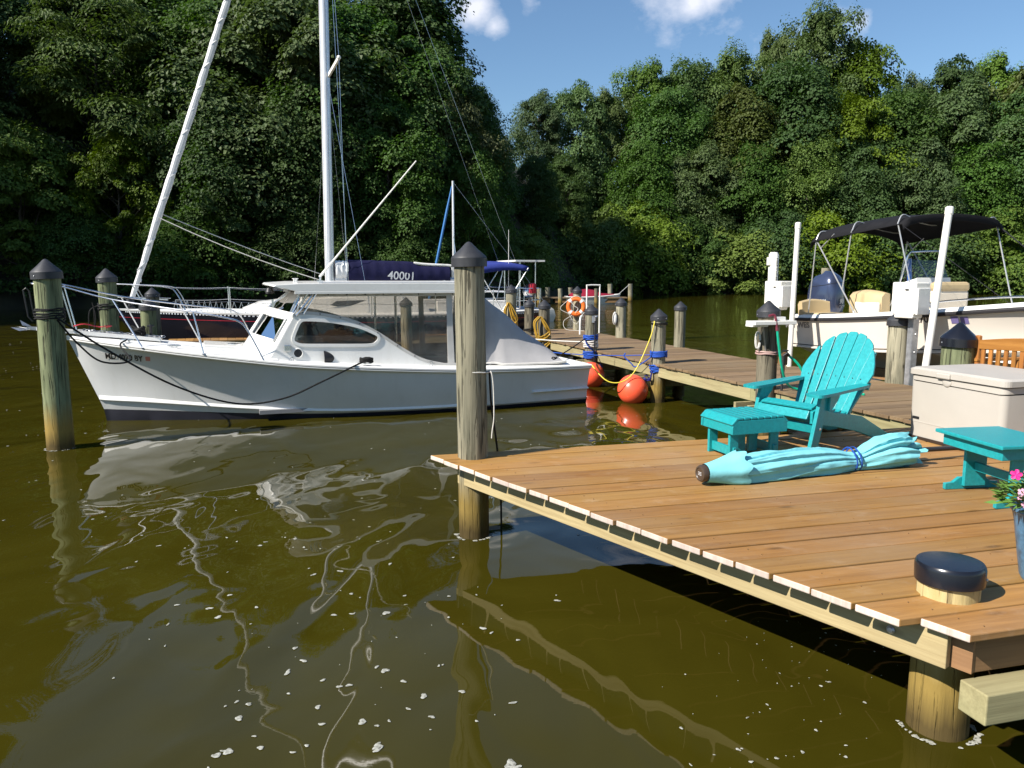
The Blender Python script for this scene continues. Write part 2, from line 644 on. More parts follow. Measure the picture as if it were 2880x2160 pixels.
M_ROPEN = plain('navy_rope', (0.02, 0.02, 0.13), 0.75, 0, 0.2, 0.25, 60.0, 0.5, 220)
M_ROPEK = plain('black_rope', (0.010, 0.010, 0.010), 0.7, 0, 0.25, 0.25, 60.0, 0.5, 220)
M_ROPEW = plain('white_rope', (0.62, 0.60, 0.55), 0.8, 0, 0.2, 0.15, 60.0, 0.5, 220)
M_HOSEY = plain('yellow_hose', (0.42, 0.25, 0.03), 0.4, 0, 0.5, 0.12, 12.0)
M_LINEY = plain('yellow_line', (0.74, 0.60, 0.06), 0.5, 0, 0.4, 0.1, 12.0)
M_HOSEG = plain('green_hose', (0.0, 0.33, 0.20), 0.38, 0, 0.5, 0.08, 12.0)
M_MAROON = plain('maroon_nozzle', (0.14, 0.02, 0.035), 0.45)
M_RED = plain('red_paint', (0.45, 0.02, 0.04), 0.5, 0, 0.4, 0.1, 5.0)
M_REDC = plain('crimson_canvas', (0.21, 0.010, 0.028), 0.8, 0, 0.2, 0.1, 4.0, 0.2, 120)
M_TAN = plain('tan_vinyl', (0.47, 0.36, 0.20), 0.5, 0, 0.4, 0.05, 6.0)
M_CREAMV = plain('cream_vinyl', (0.68, 0.60, 0.48), 0.5, 0, 0.4, 0.04, 6.0)
M_ENGINE = plain('blue_grey_cowling', (0.045, 0.060, 0.115), 0.20, 0.35, 0.5, 0.06, 3.0, 0, 60, 0.6)
M_DECAL = plain('black_decal', (0.012, 0.012, 0.014), 0.4)
M_DECALG = plain('grey_decal', (0.16, 0.15, 0.145), 0.35)
M_DECALW = plain('silver_decal', (0.62, 0.62, 0.62), 0.4)
M_DECALP = plain('purple_decal', (0.17, 0.14, 0.32), 0.5)
M_SOLAR = plain('solar_glass', (0.05, 0.06, 0.09), 0.15, 0, 0.6)
M_DARKIN = plain('cabin_interior', (0.20, 0.20, 0.21), 0.7)
M_BLUEBIN = plain('blue_tub', (0.01, 0.16, 0.32), 0.5)
M_POT = plain('glazed_pot', (0.07, 0.17, 0.28), 0.3, 0, 0.5, 0.45, 22.0, 0.5, 70)
M_GRASSL = plain('flower_leaf', (0.10, 0.20, 0.035), 0.45, 0, 0.4, 0.3, 14.0)
M_PINK = plain('magenta_petal', (0.72, 0.012, 0.20), 0.6)
M_PALEP = plain('pale_pink_petal', (0.62, 0.30, 0.42), 0.6)
M_VINYL = clear('clear_vinyl', (0.86, 0.84, 0.81), 0.11, (0.62, 0.58, 0.54), 0.04, 1.34)
M_GLASS = clear('tinted_glass', (0.50, 0.53, 0.55), 0.05, (0.4, 0.42, 0.43), 0.01, 1.5)
M_ACRYL = clear('clear_acrylic', (0.88, 0.92, 0.91), 0.03, (0.6, 0.62, 0.6), 0.01, 1.22)
M_TEAK = wood('oiled_teak', (0.24, 0.085, 0.018), (0.44, 0.19, 0.05), (0.36, 0.15, 0.04), 0.45, 0.8, 0.16, False, 0.2, None, 2)
M_TEAKX = wood('oiled_teak_rail', (0.24, 0.085, 0.018), (0.44, 0.19, 0.05), (0.36, 0.15, 0.04), 0.45, 0.8, 0.10, False, 0.2, None, 0)
M_DECK = wood('cedar_toned_deck', (0.240, 0.112, 0.028), (0.370, 0.186, 0.052), (0.315, 0.172, 0.058), 0.58, 1.0, 0.17, True, 0.6, (0.31, 0.212, 0.128))
M_PIER = wood('weathered_pier_board', (0.135, 0.082, 0.040), (0.235, 0.155, 0.084), (0.19, 0.130, 0.076), 0.75, 1.0, 0.2, True, 0.6, (0.18, 0.135, 0.09))
M_BEAM = wood('treated_beam', (0.285, 0.205, 0.105), (0.41, 0.32, 0.175), (0.35, 0.285, 0.16), 0.65, 0.9, 0.10, True, 0.4)
M_BEAMG = wood('grey_treated_beam', (0.235, 0.195, 0.10), (0.355, 0.305, 0.165), (0.29, 0.275, 0.145), 0.75, 1.0, 0.12, True, 0.5)
M_BEAMD = wood('dark_framing_board', (0.16, 0.085, 0.04), (0.27, 0.15, 0.07), (0.22, 0.12, 0.06), 0.7, 0.9, 0.15, False, 0.4)
M_END = wood('sawn_plank_end', (0.42, 0.33, 0.27), (0.60, 0.51, 0.45), (0.50, 0.42, 0.38), 0.8, 0.5, 0.15, False, 0.4, None, 2)
M_POLE = piling_mat('weathered_piling', (0.130, 0.126, 0.088), (0.30, 0.275, 0.195), (0.035, 0.032, 0.022))
M_POLEG = piling_mat('algae_green_piling', (0.072, 0.086, 0.044), (0.190, 0.210, 0.115), (0.028, 0.028, 0.018))
M_POLEN = piling_mat('new_piling', (0.36, 0.28, 0.115), (0.44, 0.36, 0.18), (0.20, 0.15, 0.07))
M_POLED = piling_mat('dark_piling', (0.085, 0.075, 0.052), (0.20, 0.175, 0.125), (0.02, 0.018, 0.014))
# ------------------------------------------------------------------ water
t = NT('creek_water')
p = t.coord('World', (1, 1, 1))
swirl = t.noise(t.coord('World', (1.25, 0.8, 1)), 0.46, 1, 0.35, 1.2)
mid = t.noise(t.coord('World', (1.3, 0.8, 1)), 1.5, 1, 0.3, 0.8)
small = t.noise(t.coord('World', (1.0, 1.7, 1)), 4.2, 2, 0.5, 0.6)
rip = t.noise(t.coord('World', (1.0, 2.4, 1)), 9.0, 3, 0.55, 0.4)
sx = t.n.new('ShaderNodeSeparateXYZ')
t.l.new(p, sx.inputs[0])
# the open reach beyond the pier is ruffled by the breeze, the slip in front is calm
far = t.ramp(t.math('MULTIPLY', t.math('ADD', sx.outputs['Y'], t.math('MULTIPLY', t.noise(p, 0.16, 2), 9.0)), 0.01), [(0.155, 0.0), (0.235, 1.0)])
near_small = t.ramp(t.noise(p, 0.35, 2), [(0.42, 0.10), (0.68, 0.55)])
h = t.math('ADD', t.math('MULTIPLY', swirl, 0.066), t.math('MULTIPLY', mid, 0.0175))
h = t.math('ADD', h, t.math('MULTIPLY', small, t.math('ADD', t.math('MULTIPLY', near_small, 0.0003), t.math('MULTIPLY', far, 0.0085))))
h = t.math('ADD', h, t.math('MULTIPLY', rip, t.math('ADD', 0.00006, t.math('MULTIPLY', far, 0.0050))))
silt = t.noise(p, 0.5, 4, 0.55, 1.0)
t.set('Base Color', t.ramp(silt, [(0.3, (0.031, 0.0265, 0.0020)), (0.7, (0.041, 0.035, 0.0035))]))
t.set('Roughness', 0.015)
t.b.inputs['IOR'].default_value = 1.333
t.b.inputs['Specular IOR Level'].default_value = 0.5
t.set('Normal', t.bump(h, 1.0, 1.0))
M_WATER = t.m
g = MB()
g.add([(-220, -30, 0), (260, -30, 0), (260, 190, 0), (-220, 190, 0)], [(0, 1, 2, 3)])
g.obj('water', M_WATER, kind='structure')

# drifting foam flecks
t = NT('water_foam')
t.set('Base Color', (0.40, 0.40, 0.35))
t.set('Roughness', 0.8)
t.set('Alpha', t.ramp(t.noise(t.coord('World'), 70.0, 3), [(0.35, 0.45), (0.6, 0.95)]))
M_FOAM = t.m
rnd = random.Random(5)
fm = MB()


def fleck(x, y, r):
    n = 14
    ph = [rnd.uniform(0, 6.28) for _ in range(3)]
    a0 = rnd.uniform(0, 6.28)
    el = rnd.uniform(0.4, 0.95)
    th_ = rnd.uniform(0, 3.14)
    pts = []
    for i in range(n):
        a = 2 * math.pi * i / n
        q = r * (1 + 0.22 * math.sin(2 * a + ph[0]) + 0.16 * math.sin(3 * a + ph[1]) + 0.07 * math.sin(5 * a + ph[2]))
        px, py = q * math.cos(a), q * el * math.sin(a)
        pts.append((x + px * math.cos(th_) - py * math.sin(th_), y + px * math.sin(th_) + py * math.cos(th_), 0.004))
    top = [(q[0] * 0.6 + x * 0.4, q[1] * 0.6 + y * 0.4, 0.0055) for q in pts]
    fm.add(pts + top, [tuple(range(n, 2 * n))] + [(i, (i + 1) % n, n + (i + 1) % n, n + i) for i in range(n)], False)


for i in range(150):
    y = 2.4 + rnd.random() ** 1.2 * 4.2
    x = rnd.gauss(-0.20 * y - 0.15, 0.14 * y)
    dense = rnd.random()
    fleck(x, y, rnd.choice((0.004, 0.006, 0.009, 0.012, 0.014, 0.018, 0.024)) * (1.25 if dense > 0.8 else 0.9))
for i in range(110):
    y = rnd.uniform(3.0, 5.0)
    x = rnd.uniform(0.45, 0.75) * (y - 1.2) + rnd.gauss(0, 0.2)
    fleck(x, y, rnd.choice((0.002, 0.003, 0.004, 0.006, 0.010)))
for i in range(420):
    y = rnd.uniform(6.0, 26)
    x = rnd.uniform(-0.72, 0.2) * y
    fleck(x, y, rnd.uniform(0.003, 0.013) * (0.6 + y / 16))
for cx, cy, rr in ((2.1, 3.53, 0.165), (-0.33, 6.36, 0.135), (-5.83, 9.73, 0.165)):
    for i in range(26):
        a = rnd.uniform(2.9, 6.4)
        fleck(cx + (rr + rnd.uniform(0, 0.02)) * math.cos(a), cy + (rr + rnd.uniform(0, 0.02)) * math.sin(a), rnd.uniform(0.008, 0.02))
for q in ((-0.9, 2.75), (-0.75, 2.8), (-0.35, 2.95), (-1.2, 2.9), (0.0, 3.2), (-1.35, 3.3), (-0.6, 3.35)):
    for k in range(3):
        fleck(q[0] + rnd.gauss(0, 0.02), q[1] + rnd.gauss(0, 0.02), rnd.uniform(0.016, 0.032))
fo = fm.obj('foam_flecks', M_FOAM, kind='stuff')
fo['label'] = 'white flecks of foam drifting on the olive water'

# ------------------------------------------------------------------ wooded banks
SHX = [-220, -58, -47, -40.5, -37.5, -34, -20, -8, -2, 2, 5, 9, 16, 30, 60, 100, 260]
SHY = [12, 16, 25, 36, 46, 51.5, 54, 58, 63, 71, 82, 93, 97, 99.5, 100, 97, 90]


def shore(x):
    return lerp_tab(x, SHX, SHY)


def ground(x, y):
    d = y - shore(x)
    lf = max(0.0, min(1.0, (6 - x) / 14))
    if d < 0:
        return -1.2
    hl = min(d * 0.62, 9 + d * 0.2)
    hr = min(d * 0.5, 9 + d * 0.13)
    return 0.25 + (hl * lf + hr * (1 - lf)) + 0.6 * noise.noise(Vector((x * 0.12, y * 0.12, 0)))


t = NT('leaf_litter_soil')
nz = t.noise(t.coord('World'), 0.9, 6)
t.set('Base Color', t.ramp(nz, [(0.3, (0.016, 0.015, 0.009)), (0.7, (0.035, 0.034, 0.016))]))
t.set('Roughness', 0.95)
t.set('Normal', t.bump(nz, 0.6, 0.2))
M_SOIL = t.m
hb = MB()
NX, NY = 120, 34
rows = []
for j in range(NY):
    fr = (j / (NY - 1)) ** 1.5
    row = []
    for i in range(NX):
        x = -150 + 400 * i / (NX - 1)
        y0 = shore(x) - 1.5
        y = y0 + fr * (230 - y0)
        row.append((x, y, ground(x, y) if j else -1.5))
    rows.append(row)
hb.loft(rows, True, flip=False)
hb.obj('wooded_hillside', M_SOIL, kind='structure')


def leaf_mat(name, base, trans, rough=0.42, var=0.3, yellow=(0.13, 0.14, 0.02), ymix=0.10):
    t = NT(name)
    ge = t.n.new('ShaderNodeNewGeometry')
    ri = ge.outputs['Random Per Island']
    ro = t.rand()
    big = t.noise(t.coord('World'), 0.22, 3)
    c = t.mix(t.ramp(t.math('ADD', t.math('MULTIPLY', ri, 0.5), t.math('MULTIPLY', big, 0.6)), [(0.35, 0.0), (0.95, 1.0)]), base, tuple(min(1, x * (1 + var * 1.6)) for x in base))
    c = t.mix(t.math('MULTIPLY', t.ramp(ri, [(0.72, 0.0), (1.0, 1.0)]), ymix), c, yellow)
    hsv = t.n.new('ShaderNodeHueSaturation')
    t.l.new(c, hsv.inputs['Color'])
    t.l.new(t.math('ADD', 0.486, t.math('MULTIPLY', ro, 0.022)), hsv.inputs['Hue'])
    t.l.new(t.math('ADD', 0.82, t.math('MULTIPLY', t.math('FRACT', t.math('MULTIPLY', ro, 5.7)), 0.42)), hsv.inputs['Value'])
    t.l.new(t.math('ADD', 0.98, t.math('MULTIPLY', t.math('FRACT', t.math('MULTIPLY', ro, 11.3)), 0.25)), hsv.inputs['Saturation'])
    t.set('Base Color', hsv.outputs[0])
    t.set('Roughness', rough)
    t.b.inputs['Specular IOR Level'].default_value = 0.2
    tl = t.n.new('ShaderNodeBsdfTranslucent')
    t.l.new(t.mix(1.0, hsv.outputs[0], trans, 'MULTIPLY'), tl.inputs[0])
    mx = t.n.new('ShaderNodeMixShader')
    mx.inputs[0].default_value = 0.24
    t.l.new(t.b.outputs[0], mx.inputs[1])
    t.l.new(tl.outputs[0], mx.inputs[2])
    t.l.new(mx.outputs[0], t.out.inputs[0])
    return t.m


M_OAK = leaf_mat('oak_leaf', (0.044, 0.080, 0.024), (1.5, 1.9, 0.6), 0.6)
M_MAPLE = leaf_mat('tulip_leaf', (0.078, 0.122, 0.036), (1.5, 1.8, 0.6), 0.55)
M_BUSH = leaf_mat('shore_bush_leaf', (0.088, 0.132, 0.030), (1.5, 1.8, 0.6), 0.55)
M_YELL = leaf_mat('sunny_leaf', (0.078, 0.116, 0.026), (1.6, 1.7, 0.5), 0.55, 0.3)
M_GREYL = leaf_mat('grey_green_leaf', (0.070, 0.106, 0.044), (1.3, 1.5, 0.6), 0.55)
M_FEATH = leaf_mat('feathery_leaf', (0.070, 0.098, 0.040), (1.3, 1.5, 0.6), 0.6)
M_RUST = leaf_mat('rust_tinged_leaf', (0.074, 0.090, 0.032), (1.4, 1.4, 0.5), 0.55)
t = NT('tree_bark')
nz = t.noise(t.coord('Object', (6, 6, 1.2), 5.0), 1.5, 5)
t.set('Base Color', t.ramp(nz, [(0.3, (0.032, 0.027, 0.021)), (0.7, (0.11, 0.095, 0.075))]))
t.set('Roughness', 0.95)
t.set('Normal', t.bump(nz, 0.8, 0.04))
M_BARK = t.m


def crown_geo(seed, H, rx, boughs, leaves, leaf, low=0.18, droop=0.25, pointy=1.0, flat=0.5, feather=False):
    """crown = many boughs, each a shallow cap of separate leaf sprays; returns verts, faces and bough centres"""
    rnd_ = random.Random(seed)
    vs_, fs, cs = [], [], []
    for b in range(boughs):
        tz = low + (1 - low) * ((b + 0.5) / boughs) ** 0.85
        prof = math.sin(math.pi * min(1, (0.10 + 0.9 * (tz - low) / (1 - low)) ** pointy)) ** 0.62
        ang = b * 2.39996 + rnd_.uniform(-0.5, 0.5)
        rad = rx * prof * rnd_.uniform(0.38, 1.16)
        c = Vector((rad * math.cos(ang), rad * math.sin(ang), H * tz + rnd_.uniform(-0.06, 0.06) * H))
        br = rx * rnd_.choice((0.20, 0.26, 0.32, 0.40, 0.50)) * (0.65 + 0.5 * prof)
        bz = br * flat * rnd_.uniform(0.75, 1.5)
        tilt = Vector((rnd_.gauss(0, 0.28), rnd_.gauss(0, 0.28)))
        cs.append((c, br))
        outward = Vector((math.cos(ang), math.sin(ang), 0.15))
        nl = int(leaves / boughs * rnd_.uniform(0.7, 1.3))
        for i in range(nl):
            d = Vector((rnd_.gauss(0, 1), rnd_.gauss(0, 1), rnd_.gauss(0, 1)))
            d.normalize()
            if d.z < -0.35:
                d.z *= -0.6
            q = rnd_.uniform(0.55, 1.0) ** 0.6
            tw = 1 + 0.3 * noise.noise(c + d * 2.3)
            p_ = c + Vector((d.x * br, d.y * br, d.z * bz)) * q * tw + outward * br * 0.2
            p_.z += (d.x * tilt.x + d.y * tilt.y) * br * q - 0.16 * br * q * (d.x * d.x + d.y * d.y)
            if feather:
                p_.z += rnd_.uniform(-0.1, 0.1) * br
            nrm = (d * 0.8 + Vector((0, 0, 0.7)) + Vector((rnd_.gauss(0, .33), rnd_.gauss(0, .33), rnd_.gauss(0, .33)))).normalized()
            ax = Vector((d.x, d.y, -droop - 0.5 * rnd_.random())) + Vector((rnd_.gauss(0, .4), rnd_.gauss(0, .4), rnd_.gauss(0, .3)))
            ax = (ax - nrm * ax.dot(nrm))
            if ax.length < 1e-4:
                continue
            ax.normalize()
            sd = nrm.cross(ax)
            L = leaf * rnd_.uniform(0.6, 1.35)
            W = L * (0.22 if feather else rnd_.uniform(0.36, 0.55))
            o = len(vs_)
            bend = nrm * (-0.18 * L)
            vs_ += [p_ - ax * L * 0.5 + bend * 0.3, p_ + sd * W, p_ + ax * L * 0.5 + bend, p_ - sd * W]
            fs.append((o, o + 1, o + 2, o + 3))
    return vs_, fs, cs


def trunk_geo(mb, seed, H, r0, cs, top=0.85):
    rnd_ = random.Random(seed + 99)
    pts = [(0.25 * noise.noise(Vector((seed, i * 0.7, 0))) * i * 0.3, 0.25 * noise.noise(Vector((seed, 5, i * 0.7))) * i * 0.3, H * top * i / 7 - (0.8 if i == 0 else 0)) for i in range(8)]
    mb.tube(pts, [r0 * (1.15 - i / 7.6) for i in range(8)], 8)
    for k, (c, br) in enumerate(cs):
        if k % 2 and len(cs) > 14:
            continue
        zs = max(H * 0.12, c.z - (abs(c.x) + abs(c.y)) * 0.55)
        f = min(1.0, zs / (H * top))
        i = min(6, int(f * 7))
        b = Vector(pts[i]).lerp(Vector(pts[i + 1]), f * 7 - i)
        m = b.lerp(c, 0.55) + Vector((rnd_.uniform(-.3, .3), rnd_.uniform(-.3, .3), rnd_.uniform(-.2, .4)))
        r1 = r0 * (1.0 - f) * 0.45 + 0.03
        mb.tube([b, m, c], [r1, r1 * 0.6, 0.015], 5, cap=False)


KINDS = {}


def make_kind(key, mat, seed, H, rx, boughs, leaves, leaf, r0, **kw):
    vs_, fs, cs = crown_geo(seed, H, rx, boughs, leaves, leaf, **kw)
    cb = MB().add(vs_, fs, False)
    cm = bpy.data.meshes.new('crown')
    cm.from_pydata([tuple(v) for v in cb.v], [], cb.f)
    cm.materials.append(mat)
    cm.update()
    tb = MB()
    trunk_geo(tb, seed, H, r0, cs)
    tm = bpy.data.meshes.new('trunk')
    tm.from_pydata([tuple(v) for v in tb.v], [], tb.f)
    tm.materials.append(M_BARK)
    tm.polygons.foreach_set('use_smooth', [True] * len(tm.polygons))
    tm.update()
    KINDS[key] = (cm, tm, H, rx)


make_kind('oak', M_OAK, 1, 14, 5.2, 84, 52000, 0.235, 0.26, low=0.10, flat=0.72)
make_kind('tulip', M_MAPLE, 2, 16, 4.6, 84, 52000, 0.235, 0.25, low=0.12, pointy=1.25, flat=0.85)
make_kind('grey', M_GREYL, 3, 14, 5.0, 74, 48000, 0.24, 0.25, low=0.08, flat=0.7)
make_kind('sunny', M_YELL, 4, 12, 4.4, 60, 38000, 0.23, 0.2, low=0.10, flat=0.55)
make_kind('feather', M_FEATH, 5, 16, 5.0, 74, 44000, 0.31, 0.2, low=0.12, flat=0.28, feather=True, droop=0.1)
make_kind('rust', M_RUST, 6, 14, 4.6, 70, 42000, 0.24, 0.24, low=0.10, flat=0.72)
make_kind('lowoak', M_OAK, 7, 8, 4.6, 60, 38000, 0.22, 0.16, low=0.0, flat=0.66, pointy=0.8)
make_kind('lowsun', M_BUSH, 8, 7, 4.4, 58, 36000, 0.22, 0.15, low=0.0, flat=0.66, pointy=0.8)

KWORD = {'oak': ('oak_tree', 'dark green oak'), 'tulip': ('tulip_tree', 'mid green tulip tree'), 'grey': ('maple_tree', 'grey green maple'),
         'sunny': ('locust_tree', 'yellow green locust'), 'feather': ('hemlock_tree', 'feathery hemlock'), 'rust': ('maple_tree', 'rust tinged maple'),
         'lowoak': ('scrub_oak', 'dark low spreading oak'), 'lowsun': ('shore_bush', 'leafy bright green bush')}


def plant(key, x, y, top, label, sx_=1.0, group='trees on the wooded banks', rz=None, zb=None):
    cm, tm, H, rx = KINDS[key]
    zb = ground(x, y) if zb is None else zb
    k = (top - zb) / H
    o = bpy.data.objects.new(KWORD[key][0], None)
    COL.objects.link(o)
    o.location = (x, y, zb)
    o.rotation_euler = (0, 0, rz if rz is not None else (x * 7.3 + y * 3.1) % 6.28)
    o.scale = (k * sx_, k * sx_, k)
    tag(o, label, 'tree', group)
    for nm, me in (('crown', cm), ('trunk', tm)):
        c = bpy.data.objects.new(nm, me)
        COL.objects.link(c)
        c.parent = o
    return o
# ------------------------------------------------------------------ the trees, one object each: (kind, x, y, height of the top above the water, spread, label)
TREES = [
    # left bank, up the slope first
    ('tulip', -44, 76, 31, 1.1, 'mid green tulip tree high on the bank above the bow piling'),
    ('oak', -37, 72, 30, 1.1, 'dark oak high on the bank beside the feathery hemlock'),
    ('oak', -27, 71, 30, 1.1, 'dark oak high on the bank behind the top of the furled headsail'),
    ('tulip', -20, 74, 31, 1.1, 'tulip tree high on the bank between headsail and mast'),
    ('oak', -12, 76, 31, 1.15, 'dark oak high on the bank behind the upper mast'),
    ('tulip', -9.4, 75, 27.0, 0.85, 'leafy tulip tree whose crown edge meets the first white cloud'),
    ('oak', -3.6, 76, 19.0, 0.72, 'dark oak on the falling skyline below the small cloud puff'),
    ('feather', -31, 60, 23, 1.05, 'feathery grey green hemlock with layered boughs near the upper corner'),
    ('oak', -40, 58, 24, 1.0, 'dark oak halfway up the bank above the bow piling'),
    ('oak', -24.5, 63, 21, 1.0, 'dark oak halfway up the bank crossed by the furled headsail'),
    ('grey', -17.5, 62, 23, 1.0, 'grey green maple halfway up the bank, left of the mast'),
    ('oak', -12.5, 66, 22, 1.0, 'dark oak halfway up the bank directly behind the mast'),
    ('grey', -7.0, 68, 20.5, 0.85, 'grey green maple halfway up the bank right of the mast spreader'),
    ('oak', -2.2, 71, 15.2, 0.7, 'dark oak at the end of the left hand wood by the dip in the skyline'),
    ('rust', -4.6, 66, 16.5, 0.65, 'olive tinted maple below the crown edge, above the antenna tip'),
    ('sunny', -33.5, 53.5, 11.5, 0.95, 'yellow green sunlit locust jutting out beside the picture edge'),
    ('sunny', -27.5, 55, 11.0, 0.75, 'yellow green locust branch lit above the second piling'),
    ('oak', -21.5, 57, 14, 0.95, 'dark oak low on the bank behind the lower furled headsail'),
    ('oak', -15.2, 59, 15, 0.9, 'dark oak low on the bank between headsail and mast'),
    ('oak', -9.6, 61, 14.5, 0.9, 'dark oak low on the bank behind the slanting antenna'),
    ('oak', -3.6, 65, 12.5, 0.75, 'dark oak low on the bank behind the tall capped deck piling'),
    ('lowoak', -38, 52, 7, 1.0, 'low scrub oak over the water behind the bow piling'),
    ('lowoak', -30, 53.6, 6.5, 1.0, 'low scrub oak over the water left of the headsail'),
    ('lowoak', -22.5, 54.6, 6.5, 1.0, 'low scrub oak over the water behind the cabin boat bow rail'),
    ('lowoak', -15, 57, 6.5, 1.0, 'low scrub oak over the water behind the black sailboat bow'),
    ('lowoak', -8, 60, 6.5, 1.0, 'low scrub oak over the water behind the navy sail cover'),
    ('lowoak', -2, 66, 6, 0.9, 'low scrub oak over the water behind the blue bimini'),
    ('lowsun', 1.5, 72, 6, 0.8, 'dim leafy bush at the mouth of the cove'),
    # in the shaded cove and along the far bank
    ('oak', 2.6, 84, 14, 0.9, 'dark oak shading the head of the cove'),
    ('oak', 6.5, 98, 16, 0.85, 'dark oak behind the life ring at the head of the cove'),
    ('grey', 3.4, 104, 25.0, 0.72, 'pale grey green poplar rising in the dip between the two woods'),
    ('grey', 8.7, 108, 26.5, 0.70, 'second pale grey green poplar, right of the dip in the skyline'),
    ('tulip', 13.4, 110, 26.0, 0.75, 'tulip tree stepping down from the pale poplars'),
    ('tulip', 19.6, 116, 31.0, 0.75, 'tall tulip tree at the left shoulder of the far wood'),
    ('oak', 26.0, 118, 31.2, 0.85, 'dark oak on the far skyline below the large cloud'),
    ('tulip', 32.0, 118, 33.0, 0.8, 'broad tulip tree on the far skyline left of the tallest crown'),
    ('tulip', 46.6, 122, 40.0, 0.70, 'tallest tulip tree of the far wood, standing clear of the ridge'),
    ('sunny', 52.0, 121, 34.5, 0.7, 'yellow green crown leaning from the tallest tree'),
    ('tulip', 40.0, 122, 37.0, 0.55, 'slim crown pressed against the tallest tree'),
    ('oak', 57.0, 118, 28.0, 0.8, 'dark oak in the low saddle right of the tallest tree'),
    ('grey', 61.0, 121, 30.6, 0.5, 'grey green tree with a ragged top near the far skyline end'),
    ('oak', 65.0, 118, 31.4, 0.7, 'dark twin-topped oak on the far skyline above the canopy'),
    ('rust', 74.0, 112, 31.5, 0.95, 'rust tinged maple at the far end of the skyline'),
    ('tulip', 72.0, 120, 33.0, 0.8, 'leafy crown behind the rust tinged maple'),
    ('rust', 31.0, 110, 26.5, 0.9, 'olive brown maple halfway up the far slope'),
    ('oak', 21.5, 108, 25.0, 0.85, 'dark oak halfway up the far slope above the pier pilings'),
    ('oak', 38.5, 111, 29.0, 0.95, 'broad dark oak halfway up the far slope under the tallest tree'),
    ('sunny', 45.0, 107, 24.0, 0.8, 'domed yellow green locust in the middle of the far slope'),
    ('oak', 53.0, 109, 25.0, 0.95, 'dark oak halfway up the far slope above the boat canopy'),
    ('grey', 60.5, 109, 26.0, 0.9, 'grey green maple halfway up the far slope, right of the locust'),
    ('oak', 69.0, 107, 24.5, 0.95, 'dark oak halfway up the far slope above the canopy front'),
    ('oak', 17.0, 102, 17.5, 0.9, 'dark vine-hung oak at the foot of the far slope by the cove'),
    ('grey', 24.5, 103, 18.0, 0.85, 'grey green maple at the foot of the far slope behind the short guide pole'),
    ('oak', 31.5, 103, 17.5, 0.9, 'dark oak at the foot of the far slope left of the outboard'),
    ('tulip', 38.5, 103, 18.5, 0.85, 'tulip tree at the foot of the far slope over the outboard'),
    ('oak', 46.0, 103, 17.5, 0.9, 'dark oak at the foot of the far slope behind the windscreen'),
    ('grey', 53.5, 103, 18.0, 0.9, 'grey green maple at the foot of the far slope behind the tall guide pole'),
    ('oak', 61.5, 103, 18.0, 0.95, 'dark oak at the foot of the far slope behind the wooden bench'),
    ('oak', 70.0, 101, 18.0, 0.95, 'dark oak at the foot of the far slope at the picture edge'),
    ('lowsun', 11.2, 95.5, 9.5, 0.8, 'bright green vine-draped bush at the corner of the cove'),
    ('lowsun', 15.8, 97, 10.0, 0.9, 'bright green bush at the water behind the pier end'),
    ('lowoak', 22, 98.5, 9.0, 0.9, 'dark scrub oak at the water right of the pier end'),
    ('lowsun', 27.5, 98.5, 7.0, 1.15, 'rounded light green bush hanging low over the water'),
    ('lowoak', 33.5, 99, 9.5, 0.95, 'dark scrub oak at the water behind the left lift box'),
    ('lowsun', 40, 99, 9.0, 0.95, 'leafy bush at the water behind the outboard cowling'),
    ('lowoak', 46.5, 99, 9.5, 0.95, 'dark scrub oak at the water behind the boat console'),
    ('lowoak', 53.5, 99, 9.5, 1.0, 'dark scrub oak at the water behind the tall guide pole'),
    ('lowsun', 60.5, 98.5, 9.0, 1.0, 'leafy bush at the water behind the boat bow'),
    ('lowoak', 68, 97.5, 9.0, 1.0, 'dark scrub oak at the water by the picture edge'),
]
for key, x, y, top, sp, lab in TREES:
    plant(key, x, y, top, lab, sp)
# unseen wood round the creek corner, placed to shade and cover the near bank
bend = MB()
bv, bf = [], []
for i, (x, y) in enumerate(((-46, 35), (-46, 29), (-51, 25), (-54, 34), (-57, 30), (-48, 61), (-55, 52), (-61, 60), (-53, 70), (-46, 49), (-62, 45), (-66, 72))):
    cm, tm, H, rx = KINDS[('oak', 'tulip')[i % 2]]
    k = ((19 + i % 3) if x != -46 or y < 45 else 9) / H
    Mt = Matrix.Translation((x, y, ground(x, y))) @ Matrix.Rotation(i * 1.3, 4, 'Z') @ Matrix.Diagonal((k * 1.2, k * 1.2, k, 1))
    o = len(bv)
    bv += [Mt @ v.co for v in cm.vertices]
    bf += [[q + o for q in p.vertices] for p in cm.polygons]
bend.add(bv, bf)
bo = bend.obj('unseen_woodland', M_OAK, kind='stuff')
bo['label'] = 'unseen wood round the bend of the creek, placed for its shade'

